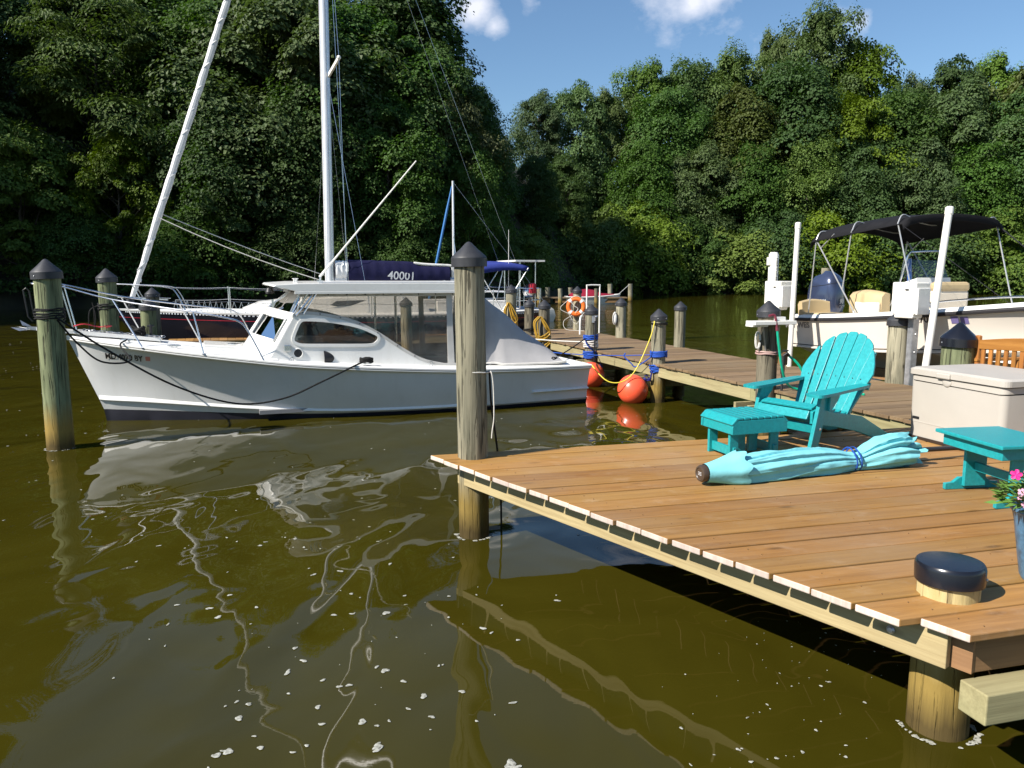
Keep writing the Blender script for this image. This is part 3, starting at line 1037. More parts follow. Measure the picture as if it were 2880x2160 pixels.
# undergrowth and vines that fill the banks between the trees: nobody could count it
rnd = random.Random(77)
ug = MB()
uv, uf = [], []
for i in range(1100):
    x = rnd.uniform(-46, 76)
    d = rnd.random() ** 1.6 * 22
    y = shore(x) + d - 0.6
    if y > 125:
        continue
    z = max(0.3, ground(x, y)) + rnd.uniform(0.2, 1.2)
    br = rnd.uniform(0.8, 1.9)
    for k in range(48):
        dd = Vector((rnd.gauss(0, 1), rnd.gauss(0, 1), abs(rnd.gauss(0, 1)))).normalized()
        c = Vector((x, y, z)) + Vector((dd.x * br, dd.y * br, dd.z * br * 0.8)) * rnd.uniform(0.5, 1.0)
        nr = (dd + Vector((rnd.gauss(0, .5), rnd.gauss(0, .5), rnd.gauss(0, .5) + 0.5))).normalized()
        ax = nr.orthogonal().normalized()
        ax = Matrix.Rotation(rnd.uniform(0, 6.28), 3, nr) @ ax
        sd = nr.cross(ax)
        L = rnd.uniform(0.15, 0.34)
        o = len(uv)
        uv += [c - ax * L * .5, c + sd * L * .4, c + ax * L * .5 - nr * L * .15, c - sd * L * .4]
        uf.append((o, o + 1, o + 2, o + 3))
ug.add(uv, uf)
uo = ug.obj('undergrowth', M_OAK, kind='stuff')
uo['label'] = 'tangled green undergrowth and vines along the wooded banks'
# ------------------------------------------------------------------ pilings
CAPS = {}


def cap_mesh(r, h, skirt, kind):
    mb = MB()
    if kind == 'cone':
        mb.lathe([(r * 0.97, -skirt), (r * 1.0, -skirt), (r * 1.0, 0.0), (r * 1.0, 0.006), (r * 0.94, 0.022), (r * 0.5, h * 0.56), (r * 0.16, h * 0.93), (r * 0.06, h * 0.99), (0.002, h)], 32)
    else:
        mb.lathe([(r * 0.98, -skirt), (r * 1.0, -skirt), (r * 1.01, 0.006), (r * 0.985, 0.020), (r * 0.95, 0.027), (r * 0.6, 0.030), (0.002, 0.031)], 40)
    return mb


def piling(x, y, zr, r, label, mat=None, zb=-1.6, cap='cone', capmat=None, lean=(0, 0), group='timber pilings round the slips', seed=None):
    """zr: height of the cap's lower rim over the water"""
    mat = mat or M_POLE
    t_ = thing('piling', label, 'piling', (x, y, 0), 0, group)
    sd = seed if seed is not None else int(abs(x * 97 + y * 31))
    if lean == (0, 0) and cap == 'cone':
        lean = (((sd * 37) % 11 - 5) * .0022, ((sd * 53) % 11 - 5) * .0022)
    mb = MB()
    rows = []
    n, m = 26, 12
    for i in range(m + 1):
        z = zb + (zr + 0.05 - zb) * i / m
        f = i / m
        row = []
        for j in range(n):
            a = 2 * math.pi * j / n
            q = r * (1.03 - 0.06 * f) * (1 + 0.034 * noise.noise(Vector((math.cos(a) * 1.7, math.sin(a) * 1.7, z * 0.8 + sd))) + 0.018 * noise.noise(Vector((math.cos(a) * 6, math.sin(a) * 6, z * 0.5 + sd))))
            row.append((q * math.cos(a) + lean[0] * z, q * math.sin(a) + lean[1] * z, z))
        rows.append(row)
    mb.loft(rows, True, cyc=True)
    mb.f.append([m * n + j for j in range(n)])
    mb.sm.append(False)
    mb.mi.append(0)
    mb.obj('pole', mat, t_)
    if cap:
        cr = r * (1.15 if cap == 'cone' else 1.085)
        cm = cap_mesh(cr, cr * 0.94, cr * 0.44, cap)
        c = cm.obj('cap', capmat or M_CAP, t_, loc=(lean[0] * zr, lean[1] * zr, zr + cr * 0.42), rot=(((sd * 13) % 9 - 4) * .008, ((sd * 29) % 9 - 4) * .008, sd % 6), sharp=28)
        for k in range(2):
            a = -1.9 + k * 1.1 + (sd % 7) * 0.05
            MB().ball((math.cos(a) * cr * 1.005, math.sin(a) * cr * 1.005, -cr * 0.22), 0.008, 8, 5).obj('nail', M_GALV, c)
    return t_


P_BOW = piling(-5.83, 9.73, 2.17, 0.157, 'tall green stained piling with cone cap off the cabin boat bow', M_POLEG)
piling(-7.0, 13.4, 2.10, 0.150, 'capped piling just behind the cabin boat bow rail', M_POLEG)
piling(-6.75, 14.3, 1.58, 0.140, 'short capped piling in front of the black sailboat bow', M_POLEG)
piling(-7.79, 16.8, 1.75, 0.135, 'capped piling partly hidden by the shorter one at the black bow', M_POLED)
piling(-2.62, 19.15, 1.47, 0.140, 'capped piling seen through the clear vinyl of the cabin boat')
P_TALL = piling(-0.325, 6.37, 2.28, 0.127, 'tall capped piling rising through the corner of the deck')
piling(-0.03, 21.0, 1.75, 0.145, 'capped piling hung with a yellow shore power cord by the sailboat stern')
piling(0.44, 20.0, 1.42, 0.128, 'dark capped piling between the two yellow cords', M_POLED)
P_CORD = piling(0.78, 18.55, 1.43, 0.135, 'capped piling at the pier corner wound with yellow cord', M_POLED)
P_RING = piling(1.865, 21.95, 1.73, 0.122, 'capped piling carrying the orange life ring')
P_BLUE = piling(1.63, 15.9, 1.43, 0.128, 'capped piling wrapped in blue and white dock lines')
piling(2.71, 19.15, 1.48, 0.128, 'capped piling with a white fender at the far edge of the pier')
P_YELL = piling(2.575, 13.45, 1.44, 0.128, 'capped piling with blue coils and a yellow line, by the big buoy')
piling(3.62, 16.6, 1.48, 0.120, 'plain capped piling on the far edge of the pier')
P_HOSE = piling(3.44, 10.3, 1.67, 0.135, 'dark capped piling behind the turquoise chair carrying the white shelf', M_POLED)
P_LIFT = piling(5.50, 10.92, 1.51, 0.140, 'capped piling below the white lift box beside the storage chest')
piling(4.80, 14.3, 1.45, 0.125, 'capped piling under the far lift box', M_POLED)
piling(4.66, 8.0, 1.48, 0.157, 'thick piling with a glossy navy cap behind the storage chest', M_POLEG, capmat=M_CAPN)
piling(2.10, 3.53, 0.758, 0.140, 'fresh cut-off piling with flat black cap at the deck corner', M_POLEN, cap='flat', capmat=M_CAPN)

# ------------------------------------------------------------------ the near deck
DA = R(14.6)
deck = thing('wooden_deck', 'cedar toned plank deck with a slanting end over the water', 'deck', (-0.70, 6.41, 0), DA)
DZ, TH, PW, PITCH = 0.69, 0.038, 0.1895, 0.2047
rnd = random.Random(12)
SL = 0.4216
for k in range(19):
    y1 = -k * PITCH - 0.002
    y0 = y1 - PW + rnd.uniform(-0.002, 0.002)
    e = rnd.uniform(-0.012, 0.012) + (0.10 if k == 18 else 0)
    xa1, xa0 = -y1 * SL + e, -y0 * SL + e
    xr = 9.0
    cx = 4.0
    mb = MB()
    cy = (y0 + y1) / 2
    mb.slab([(xa0 - cx, y0 - cy), (xr - cx, y0 - cy), (xr - cx, y1 - cy), (xa1 - cx, y1 - cy)], -TH, 0, mi=0)
    # the sawn end shows paler wood
    for i, f in enumerate(mb.f):
        c = sum((mb.v[q] for q in f), Vector()) / len(f)
        if all(abs(mb.v[q].x - (xa0 - cx)) < 0.11 for q in f) and len(f) == 4 and c.x < -2:
            mb.mi[i] = 1
    mb.obj('plank', [M_DECK, M_END], deck, bev=0.006, loc=(cx, cy, DZ + rnd.uniform(-0.004, 0.003)), rot=(rnd.uniform(-.012, .012), 0, 0))
scr = MB()
for k in range(19):
    for off in (0.21, 1.2, 2.3, 3.4, 4.5, 5.6):
        for dy in (-.05, .05):
            yc = -k * PITCH - .1 + dy + rnd.uniform(-.008, .008)
            xc = -yc * SL + off / .9215 + rnd.uniform(-.008, .008)
            scr.add([(xc + .0030 * math.cos(q), yc + .0030 * math.sin(q), DZ + .0036) for q in [i * 1.047 for i in range(6)]], [(0, 1, 2, 3, 4, 5)])
            scr.add([(xc + .0030 * math.cos(q), yc + .0030 * math.sin(q), DZ + .0036 - .01 * (i % 2)) for i, q in enumerate([j * 1.047 for j in (0, 0, 1, 1, 2, 2, 3, 3, 4, 4, 5, 5)])], [(0, 1, 3, 2), (2, 3, 5, 4), (4, 5, 7, 6), (6, 7, 9, 8), (8, 9, 11, 10)])
scr.obj('deck_screws', M_BEAMD, deck, kind='stuff')
# rim boards and joists
ang = math.atan2(-1, SL)


def edge_pt(y, off, z):
    """a point 'off' inside the slanting edge"""
    nx, ny = math.cos(ang + math.pi / 2), math.sin(ang + math.pi / 2)
    return (-y * SL + nx * off, y + ny * off, z)


mb = MB()
L = math.hypot(1, SL) * 3.62
mb.box((0, 0, 0), (L, 0.042, 0.185))
p_ = edge_pt(-2.0, 0.165, DZ - TH - 0.094)
mb.obj('rim_board', M_BEAM, deck, bev=0.004, loc=p_, rot=(0, 0, ang))
for off in (0.21, 1.2, 2.3, 3.4):
    mb = MB()
    mb.box((0, 0, 0), (L if off < 1 else 3.9, 0.04, 0.18))
    mb.obj('joist', M_BEAMD, deck, loc=((2.0 * SL + off / 0.9215) if off < 1 else (1.94 * SL + off / 0.9215), -2.0 if off < 1 else -1.94, DZ - TH - 0.096), rot=(0, 0, ang))
MB().box((0, 0, 0), (7.0, 0.04, 0.183)).obj('front_board', M_BEAMD, deck, bev=0.004, loc=(5.32, -3.79, DZ - TH - 0.095))
MB().box((0, 0, 0), (8.5, 0.04, 0.183)).obj('back_board', M_BEAM, deck, bev=0.004, loc=(4.75, -0.09, DZ - TH - 0.095))
bolt = MB()
bolt.lathe([(0.020, -0.01), (0.020, 0.004), (0.012, 0.012), (0.001, 0.013)], 12, Matrix.Rotation(R(90), 4, 'X'))
for yy, zz in ((-3.58, -0.13), (-3.58, -0.07), (-0.32, -0.09)):
    q = edge_pt(yy, 0.143, DZ + zz)
    bolt.obj('bolt', M_GALV, deck, loc=q, rot=(0, 0, ang))

step = thing('timber_step', 'thick pale green treated timber below the deck corner', 'timber', (-0.70, 6.41, 0), DA)
MB().box((0, 0, 0), (4.0, 0.145, 0.14)).obj('timber', [M_BEAMG], step, bev=0.006, loc=(1.775 + 2.0, -3.873, 0.37))
step2 = thing('stair_boards', 'brown boards of the steps beside the corner timber', 'steps', (-0.70, 6.41, 0), DA)
MB().box((0, 0, 0), (3.4, 0.24, 0.038)).obj('stair_tread', M_DECK, step2, bev=0.004, loc=(4.0, -3.99, 0.460))
MB().box((0, 0, 0), (3.4, 0.036, 0.085)).obj('stair_riser', M_DECK, step2, bev=0.004, loc=(3.98, -3.836, 0.523))
MB().box((0, 0, 0), (3.4, 0.036, 0.083)).obj('stair_riser', M_DECK, step2, bev=0.004, loc=(3.99, -3.834, 0.608))

# ------------------------------------------------------------------ the pier
PA = R(-72.3)
pier = thing('plank_pier', 'weathered plank pier running back between the slips', 'pier', (0.62, 19.25, 0), PA)
PWID, PLEN = 2.06, 11.9
rnd = random.Random(31)
npl = 62
pp = PLEN / npl
for k in range(npl):
    w_ = pp - 0.006
    e0, e1 = rnd.uniform(-0.014, 0.012), rnd.uniform(-0.02, 0.02)
    o = MB()
    # the grain runs along each board: local x is the board's length
    o.box((0, 0, -TH / 2), (PWID + e1 - e0, w_, TH))
    o.obj('plank', M_PIER, pier, bev=0.003, loc=((k + 0.5) * pp, PWID / 2 + (e0 + e1) / 2, DZ + rnd.uniform(-0.003, 0.003)), rot=(rnd.uniform(-0.006, 0.006), 0, R(90) + rnd.uniform(-0.002, 0.002)))
for yy in (0.06, PWID - 0.06, PWID * 0.36, PWID * 0.68):
    m_ = M_BEAMG if yy < 0.1 or yy > 1.9 else M_BEAMD
    for k in range(4):
        MB().box((0, 0, 0), (PLEN / 4 - 0.004, 0.045, 0.19)).obj('stringer', m_, pier, bev=0.004, loc=((k + 0.5) * PLEN / 4, yy, DZ - TH - 0.098))
for s_ in (0.5, 3.3, 5.85, 9.1):
    MB().box((0, 0, 0), (0.05, PWID + 0.34, 0.2)).obj('cross_beam', M_BEAMG, pier, bev=0.004, loc=(s_ + 0.16, PWID / 2 - 0.05, DZ - TH - 0.30))
    MB().box((0, 0, 0), (0.05, PWID + 0.34, 0.2)).obj('cross_beam', M_BEAMG, pier, bev=0.004, loc=(s_ - 0.16, PWID / 2 - 0.05, DZ - TH - 0.30))
MB().box((0, 0, 0), (PWID, 0.045, 0.19)).obj('end_board', M_BEAMG, pier, bev=0.004, loc=(0.0, PWID / 2, DZ - TH - 0.098), rot=(0, 0, R(90)))

# extra pier head beyond, running towards the sailboat stern
head = thing('pier_head', 'far end of the pier where the ladder and life ring are', 'pier', (0.62, 19.25, 0), PA)
for k in range(14):
    o = MB()
    o.box((0, 0, -TH / 2), (2.9, pp - 0.006, TH))
    o.obj('plank', M_PIER, head, bev=0.003, loc=(-(k + 0.5) * pp, PWID - 1.45, DZ), rot=(0, 0, R(90)))
for k in range(2):
    MB().box((0, 0, 0), (2.7, 0.045, 0.19)).obj('stringer', M_BEAMG, head, bev=0.004, loc=(-1.36, (-0.78, PWID - 0.06)[k], DZ - TH - 0.098))

# finger pier between the two sailing berths
FA = R(21)
fp = thing('finger_pier', 'narrow tan finger pier between the cabin boat and black sailboat', 'pier', (-8.2, 18.3, 0), FA)
for k in range(40):
    o = MB()
    o.box((0, 0, -TH / 2), (0.86, 0.184, TH))
    o.obj('plank', M_DECK, fp, bev=0.003, loc=((k + 0.5) * 0.19, 0, DZ + rnd.uniform(-0.002, 0.002)), rot=(0, 0, R(90)))
for yy in (-0.4, 0.4):
    MB().box((0, 0, 0), (7.6, 0.045, 0.19)).obj('stringer', M_BEAM, fp, bev=0.004, loc=(3.8, yy, DZ - TH - 0.098))
# ------------------------------------------------------------------ the white cabin boat (local x: bow to stern, local -y: the side towards the deck)
BA = R(21)
boat = thing('cabin_boat', 'white bay boat with raked cabin, clear vinyl curtains and grey stern canvas', 'boat', (-6.146, 11.677, 0), BA)
SX = [-.54, -.25, .3, 1.0, 1.8, 2.6, 3.4, 4.4, 5.4, 6.5, 7.58]
SZ = [1.30, 1.26, 1.185, 1.09, .985, .885, .815, .745, .69, .665, .66]
SB = [.015, .24, .56, .86, 1.08, 1.22, 1.29, 1.32, 1.32, 1.28, 1.22]
CX = [-.17, .02, .45, 1.05, 1.8, 2.6, 3.4, 4.4, 5.4, 6.5, 7.56]
CB = [.012, .09, .24, .44, .69, .89, 1.01, 1.11, 1.15, 1.14, 1.11]
CZ = [.33, .315, .29, .245, .185, .13, .09, .075, .075, .085, .10]


def fine(xs, k=3):
    P = smooth_path([(x, 0, 0) for x in xs], k)
    return [p.x for p in P]


def curve3(a, b, c, k=4):
    return smooth_path(list(zip(a, b, c)), k)


SH = curve3(SX, SB, SZ)          # sheer: (x, half breadth, z)
CH = curve3(CX, CB, CZ)          # chine
NS = len(SH)


def topside(i, f):
    """point on the topside between chine (f=0) and sheer (f=1): (x, half breadth, z)"""
    s_, c_ = SH[i], CH[i]
    flare = 0.10 * max(0.0, 1 - max(0, s_.x + 0.3) / 3.4) * min(1.0, (s_.x + 0.6) / 0.8)
    q = c_.lerp(s_, f)
    b = q.y - flare * math.sin(math.pi * f) + (0.02 * min(1, max(0, s_.x - 2.5)) - .055 * min(1, max(0, (s_.x - 5.2) / 2))) * math.sin(math.pi * f)
    return Vector((q.x, max(0.008, b), q.z))


FR = [0, .12, .25, .4, .55, .7, .85, 1.0]
mb = MB()
for sg in (-1, 1):
    mb.loft([[(q.x, sg * q.y, q.z) for q in (topside(i, f) for f in FR)] for i in range(NS)], True, flip=(sg < 0))
# transom
k = NS - 1
mb.add([(topside(k, f).x, -topside(k, f).y, topside(k, f).z) for f in FR] + [(topside(k, f).x, topside(k, f).y, topside(k, f).z) for f in FR],
       [(i, i + 8, i + 9, i + 1) for i in range(7)])
mb.obj('hull', M_HULLW, boat, sharp=50)
mb = MB()
lo_mb = MB()
for sg in (-1, 1):
    rows, low_ = [], []
    for i in range(NS):
        c = CH[i]
        low_.append([(c.x, sg * c.y, c.z), (c.x + .05 * (1 - i / NS), sg * max(.006, c.y - .03), c.z * 0.52 + .012)])
        rows.append([(c.x + .05 * (1 - i / NS), sg * max(.006, c.y - .03), c.z * 0.52 + .012), (c.x + 0.10 * (1 - i / NS), sg * max(.004, c.y * .88 - .02), -0.16), (c.x + .35 * (1 - i / NS), 0.0, -0.42)])
    mb.loft(rows, True, flip=(sg > 0))
    lo_mb.loft(low_, True, flip=(sg > 0))
lo_mb.obj('lower_topside', M_HULLW, boat)
mb.add([(7.56, -1.12, .10), (7.56, 1.12, .10), (7.56, 1.0, -.3), (7.56, -1.0, -.3)], [(0, 1, 2, 3)])
mb.obj('bottom', M_BOTTOM, boat)


def strip(pts_f, name, mat, prof, par=boat, sides=(-1, 1)):
    """a moulding swept along the hull: prof = (outboard offset, height offset) loop"""
    mb = MB()
    for sg in sides:
        rows = [[(p.x, sg * (p.y + o), p.z + h) for o, h in prof] for p in pts_f]
        mb.loft(rows, False, cyc=True, flip=(sg > 0))
        for r_ in (rows[0], rows[-1]):
            mb.add(r_, [tuple(range(len(prof)))])
    return mb.obj(name, mat, par, bev=0.004)


strip(SH, 'rub_rail', M_WHITE, [(-.02, -.035), (.020, -.045), (.040, -.03), (.040, .022), (.022, .035), (-.05, .035)])
strip([p + Vector((0, 0.018, -0.004)) for p in SH], 'rail_groove', M_RUBBER, [(.020, -.006), (.0235, -.006), (.0235, .003), (.020, .003)])
strip([p for p in CH if p.x < 5.5], 'spray_rail', M_WHITE, [(-.03, .0), (.028, .004), (.034, .016), (.012, .075), (-.03, .085)])
for sg_ in (-1, 1):
    strip([topside(i, 0.30) for i in range(NS) if SH[i].x > 6.25], 'stern_strake', M_WHITE, [(-.03, -.02), (.055, -.012), (.06, .0), (.05, .014), (-.03, .03)], boat, (sg_,))

# decks
mb = MB()
rows = []
for p in SH:
    if p.x <= 2.45:
        rows.append([(p.x, q * p.y * 0.99, p.z + .030 + .05 * (1 - q * q) * min(1, p.y)) for q in (-1, -.75, -.5, -.25, 0, .25, .5, .75, 1)])
mb.loft(rows, True, flip=True)
mb.obj('foredeck', M_DECKW, boat)
mb = MB()
for sg in (-1, 1):
    rows = []
    for p in SH:
        if p.x >= 2.3:
            rows.append([(p.x, sg * p.y * .99, p.z + .031), (p.x, sg * (p.y * 0.5 + .48), p.z + .036), (p.x, sg * .94, p.z + .038), (p.x, sg * .93, p.z - .3)])
    mb.loft(rows, False, flip=(sg < 0))
p = SH[-1]
mb.box((7.40, 0, p.z + .0), (.34, 1.9, .075))
mb.obj('side_deck', M_DECKW, boat)
mb = MB()
mb.box((4.7, 0, .14), (5.2, 1.9, .06))
mb.obj('cockpit_floor', M_DARKIN, boat)
mb = MB()
mb.box((3.0, 0, .55), (.9, 1.1, .5)).box((4.6, .55, .5), (.55, .6, .55)).box((2.9, .55, 1.0), (.7, .5, .3))
mb.obj('cabin_furniture', M_WHITE, boat, bev=0.02)
mb = MB()
mb.lathe([(0.16, 0), (0.2, .3), (0.205, .31), (.19, .31), (.15, .02)], 20, Matrix.Translation((4.75, -.35, .42)))
mb.obj('blue_tub', M_BLUEBIN, boat)

# cabin sides: a plate with a teardrop window cut in it
SIDE = Matrix(((1, 0, 0, 0), (0, 0, -1, 0), (0, 1, 0, 0), (0, 0, 0, 1)))      # (x, y, z) -> (x, -z, y)
curve = [(v.x, v.y) for v in smooth_path([(2.66, 1.60, 0), (2.84, 1.622, 0), (3.20, 1.57, 0), (3.58, 1.468, 0), (3.93, 1.285, 0), (4.32, 1.02, 0), (4.66, .83, 0), (5.02, .735, 0)], 5)]
outer = [(2.28, .90), (3.0, .84), (3.8, .78), (4.6, .735), (5.02, .71)] + curve[::-1]
win = [(v.x, v.y) for v in smooth_path([(2.66, 1.215, 0), (2.78, 1.172, 0), (3.2, 1.155, 0), (3.78, 1.14, 0), (3.90, 1.175, 0), (3.935, 1.235, 0), (3.88, 1.285, 0), (3.6, 1.405, 0), (3.2, 1.49, 0), (2.86, 1.52, 0), (2.765, 1.50, 0), (2.70, 1.38, 0), (2.655, 1.26, 0), (2.66, 1.215, 0)], 4)][:-1]
CW = 0.95


def off_loop(lp, d):
    cx = sum(p[0] for p in lp) / len(lp)
    cy = sum(p[1] for p in lp) / len(lp)
    out = []
    for i, p in enumerate(lp):
        a, b = lp[i - 1], lp[(i + 1) % len(lp)]
        tx, ty = b[0] - a[0], b[1] - a[1]
        l = math.hypot(tx, ty) or 1
        nx, ny = ty / l, -tx / l
        if (p[0] + nx * .01 - cx) ** 2 + (p[1] + ny * .01 - cy) ** 2 < (p[0] - cx) ** 2 + (p[1] - cy) ** 2:
            nx, ny = -nx, -ny
        out.append((p[0] + nx * d, p[1] + ny * d))
    return out


for sg in (1, -1):
    Ms = SIDE if sg == 1 else Matrix.Scale(-1, 4, (0, 1, 0)) @ SIDE
    mb = MB()
    mb.slab(outer, CW - .05, CW, [win], Ms)
    side = mb.obj('cabin_side', M_WHITE, boat, bev=0.006)
    mb = MB()
    wf = off_loop(win, .042)
    mb.slab(wf, CW - .02, CW + .014, [off_loop(win, -.004)], Ms)
    mb.obj('window_frame', M_WHITE, side, bev=0.010)
    mb = MB()
    mb.slab(off_loop(win, .01), CW - .03, CW - .024, (), Ms)
    mb.obj('window_pane', M_GLASS, side)
# details on the near cabin side
near = [o for o in boat.children if o.name.startswith('cabin_side')][0]
mb = MB()
mb.box((2.545, -CW - .02, 1.115), (.10, .04, .095))
mb.obj('running_light', M_STEEL, near, bev=0.008)
mb = MB()
mb.lathe([(.078, 0), (.078, .012), (.068, .018), (.062, .014), (.062, -.03), (.058, -.032), (.002, -.033)], 28, Matrix.Translation((2.70, -CW - .002, 1.033)) @ Matrix.Rotation(R(90), 4, 'X'))
mb.obj('porthole_rim', M_WHITE, near)
mb = MB()
mb.lathe([(.060, 0), (.060, .008), (.002, .009)], 24, Matrix.Translation((2.70, -CW - .006, 1.033)) @ Matrix.Rotation(R(90), 4, 'X'))
mb.obj('porthole', M_BLACK, near)
# clamshell vent
rows = []
for i in range(9):
    f = i / 8
    w_ = .02 + .16 * math.sin(math.pi * f) ** .8
    rows.append([(3.085 + (.02 + .15 * f * f) * 0 + w_ * 0.9 * g_, -CW - .075 * math.sin(math.pi * min(1, f * .9 + .05)) * (1 - g_) ** .7, 1.055 - .24 * f) for g_ in (0, .25, .5, .75, 1)])
mb = MB()
mb.loft(rows, True)
mb.obj('vent_scoop', M_RUBBER, near)
for s_, z_ in ((2.60, .955), (3.62, .845), (4.78, .80)):
    mb = MB()
    mb.tube([(s_ - .025, -1.02, z_ - .05), (s_ - .02, -1.02, z_ + .01), (s_ + .0, -1.02, z_ + .025), (s_ + .02, -1.02, z_ + .01), (s_ + .025, -1.02, z_ - .05)], .009, 6)
    mb.obj('eye_bolt', M_STEEL, boat)

# raked front with two lights
W_ = [-.95, -.86, -.62, -.38, -.14, .14, .38, .62, .86, .95]
T_ = [0, .2, .42, .66, .90, 1.0]


def front(w, f):
    b = -.40 * (1 - (w / .95) ** 2)
    x0, x1 = 2.28 + b, 2.665 + b * .85
    z0 = .92 + .10 * (1 - (w / .95) ** 2)
    z1 = 1.60 + .08 * (1 - (w / .95) ** 2)
    return Vector((x0 + (x1 - x0) * f, w, z0 + (z1 - z0) * f))


vs_, fs = [], []
for j, f in enumerate(T_):
    for w in W_:
        vs_.append(front(w, f))
for j in range(len(T_) - 1):
    for i in range(len(W_) - 1):
        if 2 <= j <= 3 and (1 <= i <= 3 or 5 <= i <= 7):
            continue
        a = j * len(W_) + i
        fs.append((a, a + len(W_), a + len(W_) + 1, a + 1))
mb = MB().add(vs_, fs, True)
fr_o = mb.obj('cabin_front', M_WHITE, boat)
so_ = fr_o.modifiers.new('thickness', 'SOLIDIFY')
so_.thickness = 0.03
for w0, w1 in ((-.86, -.14), (.14, .86)):
    loop = [front(w0, .42), front((w0 + w1) / 2, .42), front(w1, .42), front(w1, .9), front((w0 + w1) / 2, .9), front(w0, .9)]
    inn = [l + (sum(loop, Vector()) / 6 - l) * .0 + Vector((-.012, 0, .006)) for l in loop]
    mb = MB()
    mb.tube(inn, .022, 6, cyc=True)
    mb.obj('light_frame', M_WHITE, fr_o)
    mb = MB()
    q = [l + Vector((.012, 0, 0)) for l in loop]
    mb.add(q, [(0, 1, 4, 5), (1, 2, 3, 4)])
    mb.obj('light_pane', M_GLASS, fr_o)
# brow that joins the front to the sides, with the curtain base
mb = MB()
mb.tube([front(w, 1.0) + Vector((.0, 0, .01)) for w in (-.95, -.8, -.6, -.3, 0, .3, .6, .8, .95)], .035, 8)
mb.obj('brow', M_WHITE, boat)
# coach roof top inside between the sides, forward part
mb = MB()
mb.loft([[(front(w, 1.0).x, w, front(w, 1).z) for w in W_], [(3.1, w, 1.60 + .05 * (1 - (w / .95) ** 2)) for w in W_]], True)
mb.obj('dash_top', M_WHITE, boat)

# hard top
roof = [(2.37, 2.045), (2.40, 2.068), (2.72, 2.088), (3.4, 2.094), (5.66, 2.088), (5.70, 2.06), (5.70, 1.985), (5.66, 1.962), (2.80, 1.962), (2.70, 1.972), (2.55, 2.015)]
mb = MB()
RW = 1.05
rows = []
for w, sc_ in ((-RW, .94), (-RW + .012, 1), (-.7, 1), (0, 1), (.7, 1), (RW - .012, 1), (RW, .94)):
    cam_ = .035 * (1 - (w / RW) ** 2)
    fw = -.10 * (1 - (w / RW) ** 2)
    rows.append([(4.0 + (x - 4.0) * (1 if abs(w) < RW else .995) + (fw if x < 2.9 else 0), w, 2.03 + (z - 2.03) * sc_ + cam_) for x, z in roof])
mb.loft(rows, False, cyc=True)
for r_, fl in ((rows[0], 1), (rows[-1], 0)):
    mb.add(r_, [tuple(range(len(roof)))[::-1] if fl else tuple(range(len(roof)))])
hard = mb.obj('hard_top', M_WHITE, boat, bev=0.006)
mb = MB()
for sg in (-1, 1):
    mb.box((4.2, sg * (RW - .012), 1.952), (3.05, .028, .04))
mb.box((5.69, 0, 1.952), (.03, 2.0, .04))
mb.obj('roof_lip', M_WHITE, hard, bev=0.004)
mb = MB()
for sg in (-1, 1):
    mb.tube([(3.05, sg * (RW - .03), 2.105), (5.55, sg * (RW - .03), 2.103)], .012, 6)
    for x in (3.06, 4.3, 5.5):
        mb.box((x, sg * (RW - .03), 2.095), (.05, .03, .03))
mb.obj('roof_track', M_ALU, hard)
mb = MB()
mb.box((2.72, -.75, 2.125), (.06, .05, .06)).box((2.72, -.75, 2.165), (.09, .04, .012)).box((2.70, -.75, 2.135), (.015, .05, .07)).box((2.74, -.75, 2.135), (.015, .05, .07))
mb.obj('roof_light', M_WHITE, hard, bev=0.004)
# whip antenna folded back
mb = MB()
mb.box((3.12, -.5, 2.11), (.10, .06, .05)).tube([(3.12, -.5, 2.10), (3.13, -.5, 2.20)], .018, 8)
ant = mb.obj('antenna_mount', M_STEEL, boat)
mb = MB()
A0, A1 = Vector((3.12, -.5, 2.19)), Vector((4.72, -.5, 4.06))
mb.tube([A0, A0.lerp(A1, .12)], .020, 8).tube([A0.lerp(A1, .10), A0.lerp(A1, .55), A1], [.015, .013, .010], 8)
mb.obj('whip_antenna', M_PVC, boat)

# clear curtains and their white bindings
for sg in (1, -1):
    Ms = SIDE if sg == 1 else Matrix.Scale(-1, 4, (0, 1, 0)) @ SIDE
    pan = [(2.78, 1.952)] + [(x, z - .012) for x, z in curve if x > 2.8] + [(5.74, .70), (5.74, 1.952)]
    mb = MB()
    mb.slab(pan, CW - .022, CW - .019, (), Ms)
    cu = mb.obj('side_curtain', M_VINYL, boat)
    mb = MB()
    mb.slab([(2.76, 1.89), (5.74, 1.885), (5.74, 1.955), (2.74, 1.955)], CW - .018, CW - .008, (), Ms)
    low = [(x, z) for x, z in curve if x > 2.7]
    up_ = off_loop([(2.7, .5)] + low + [(5.02, .4)], 0)[1:-1]
    band = low + [(5.74, .715), (5.74, .775)] + [(x + .012, z + .048) for x, z in low[::-1]]
    mb.slab(band, CW - .012, CW + .004, (), Ms)
    mb.slab([(5.09, .76), (5.205, .76), (5.165, 1.90), (5.075, 1.90)], CW - .017, CW - .006, (), Ms)
    mb.obj('curtain_binding', M_TRIMC, cu, bev=0.003)
    mb = MB()
    for x in [2.9 + .285 * i for i in range(10)]:
        mb.ball((x, -sg * (CW - .005), 1.918), .011, 8, 5)
    for i in range(2, len(low), 4):
        mb.ball((low[i][0] + .006, -sg * (CW + .006), low[i][1] + .026), .011, 8, 5)
    mb.obj('snaps', M_BLACK, cu)
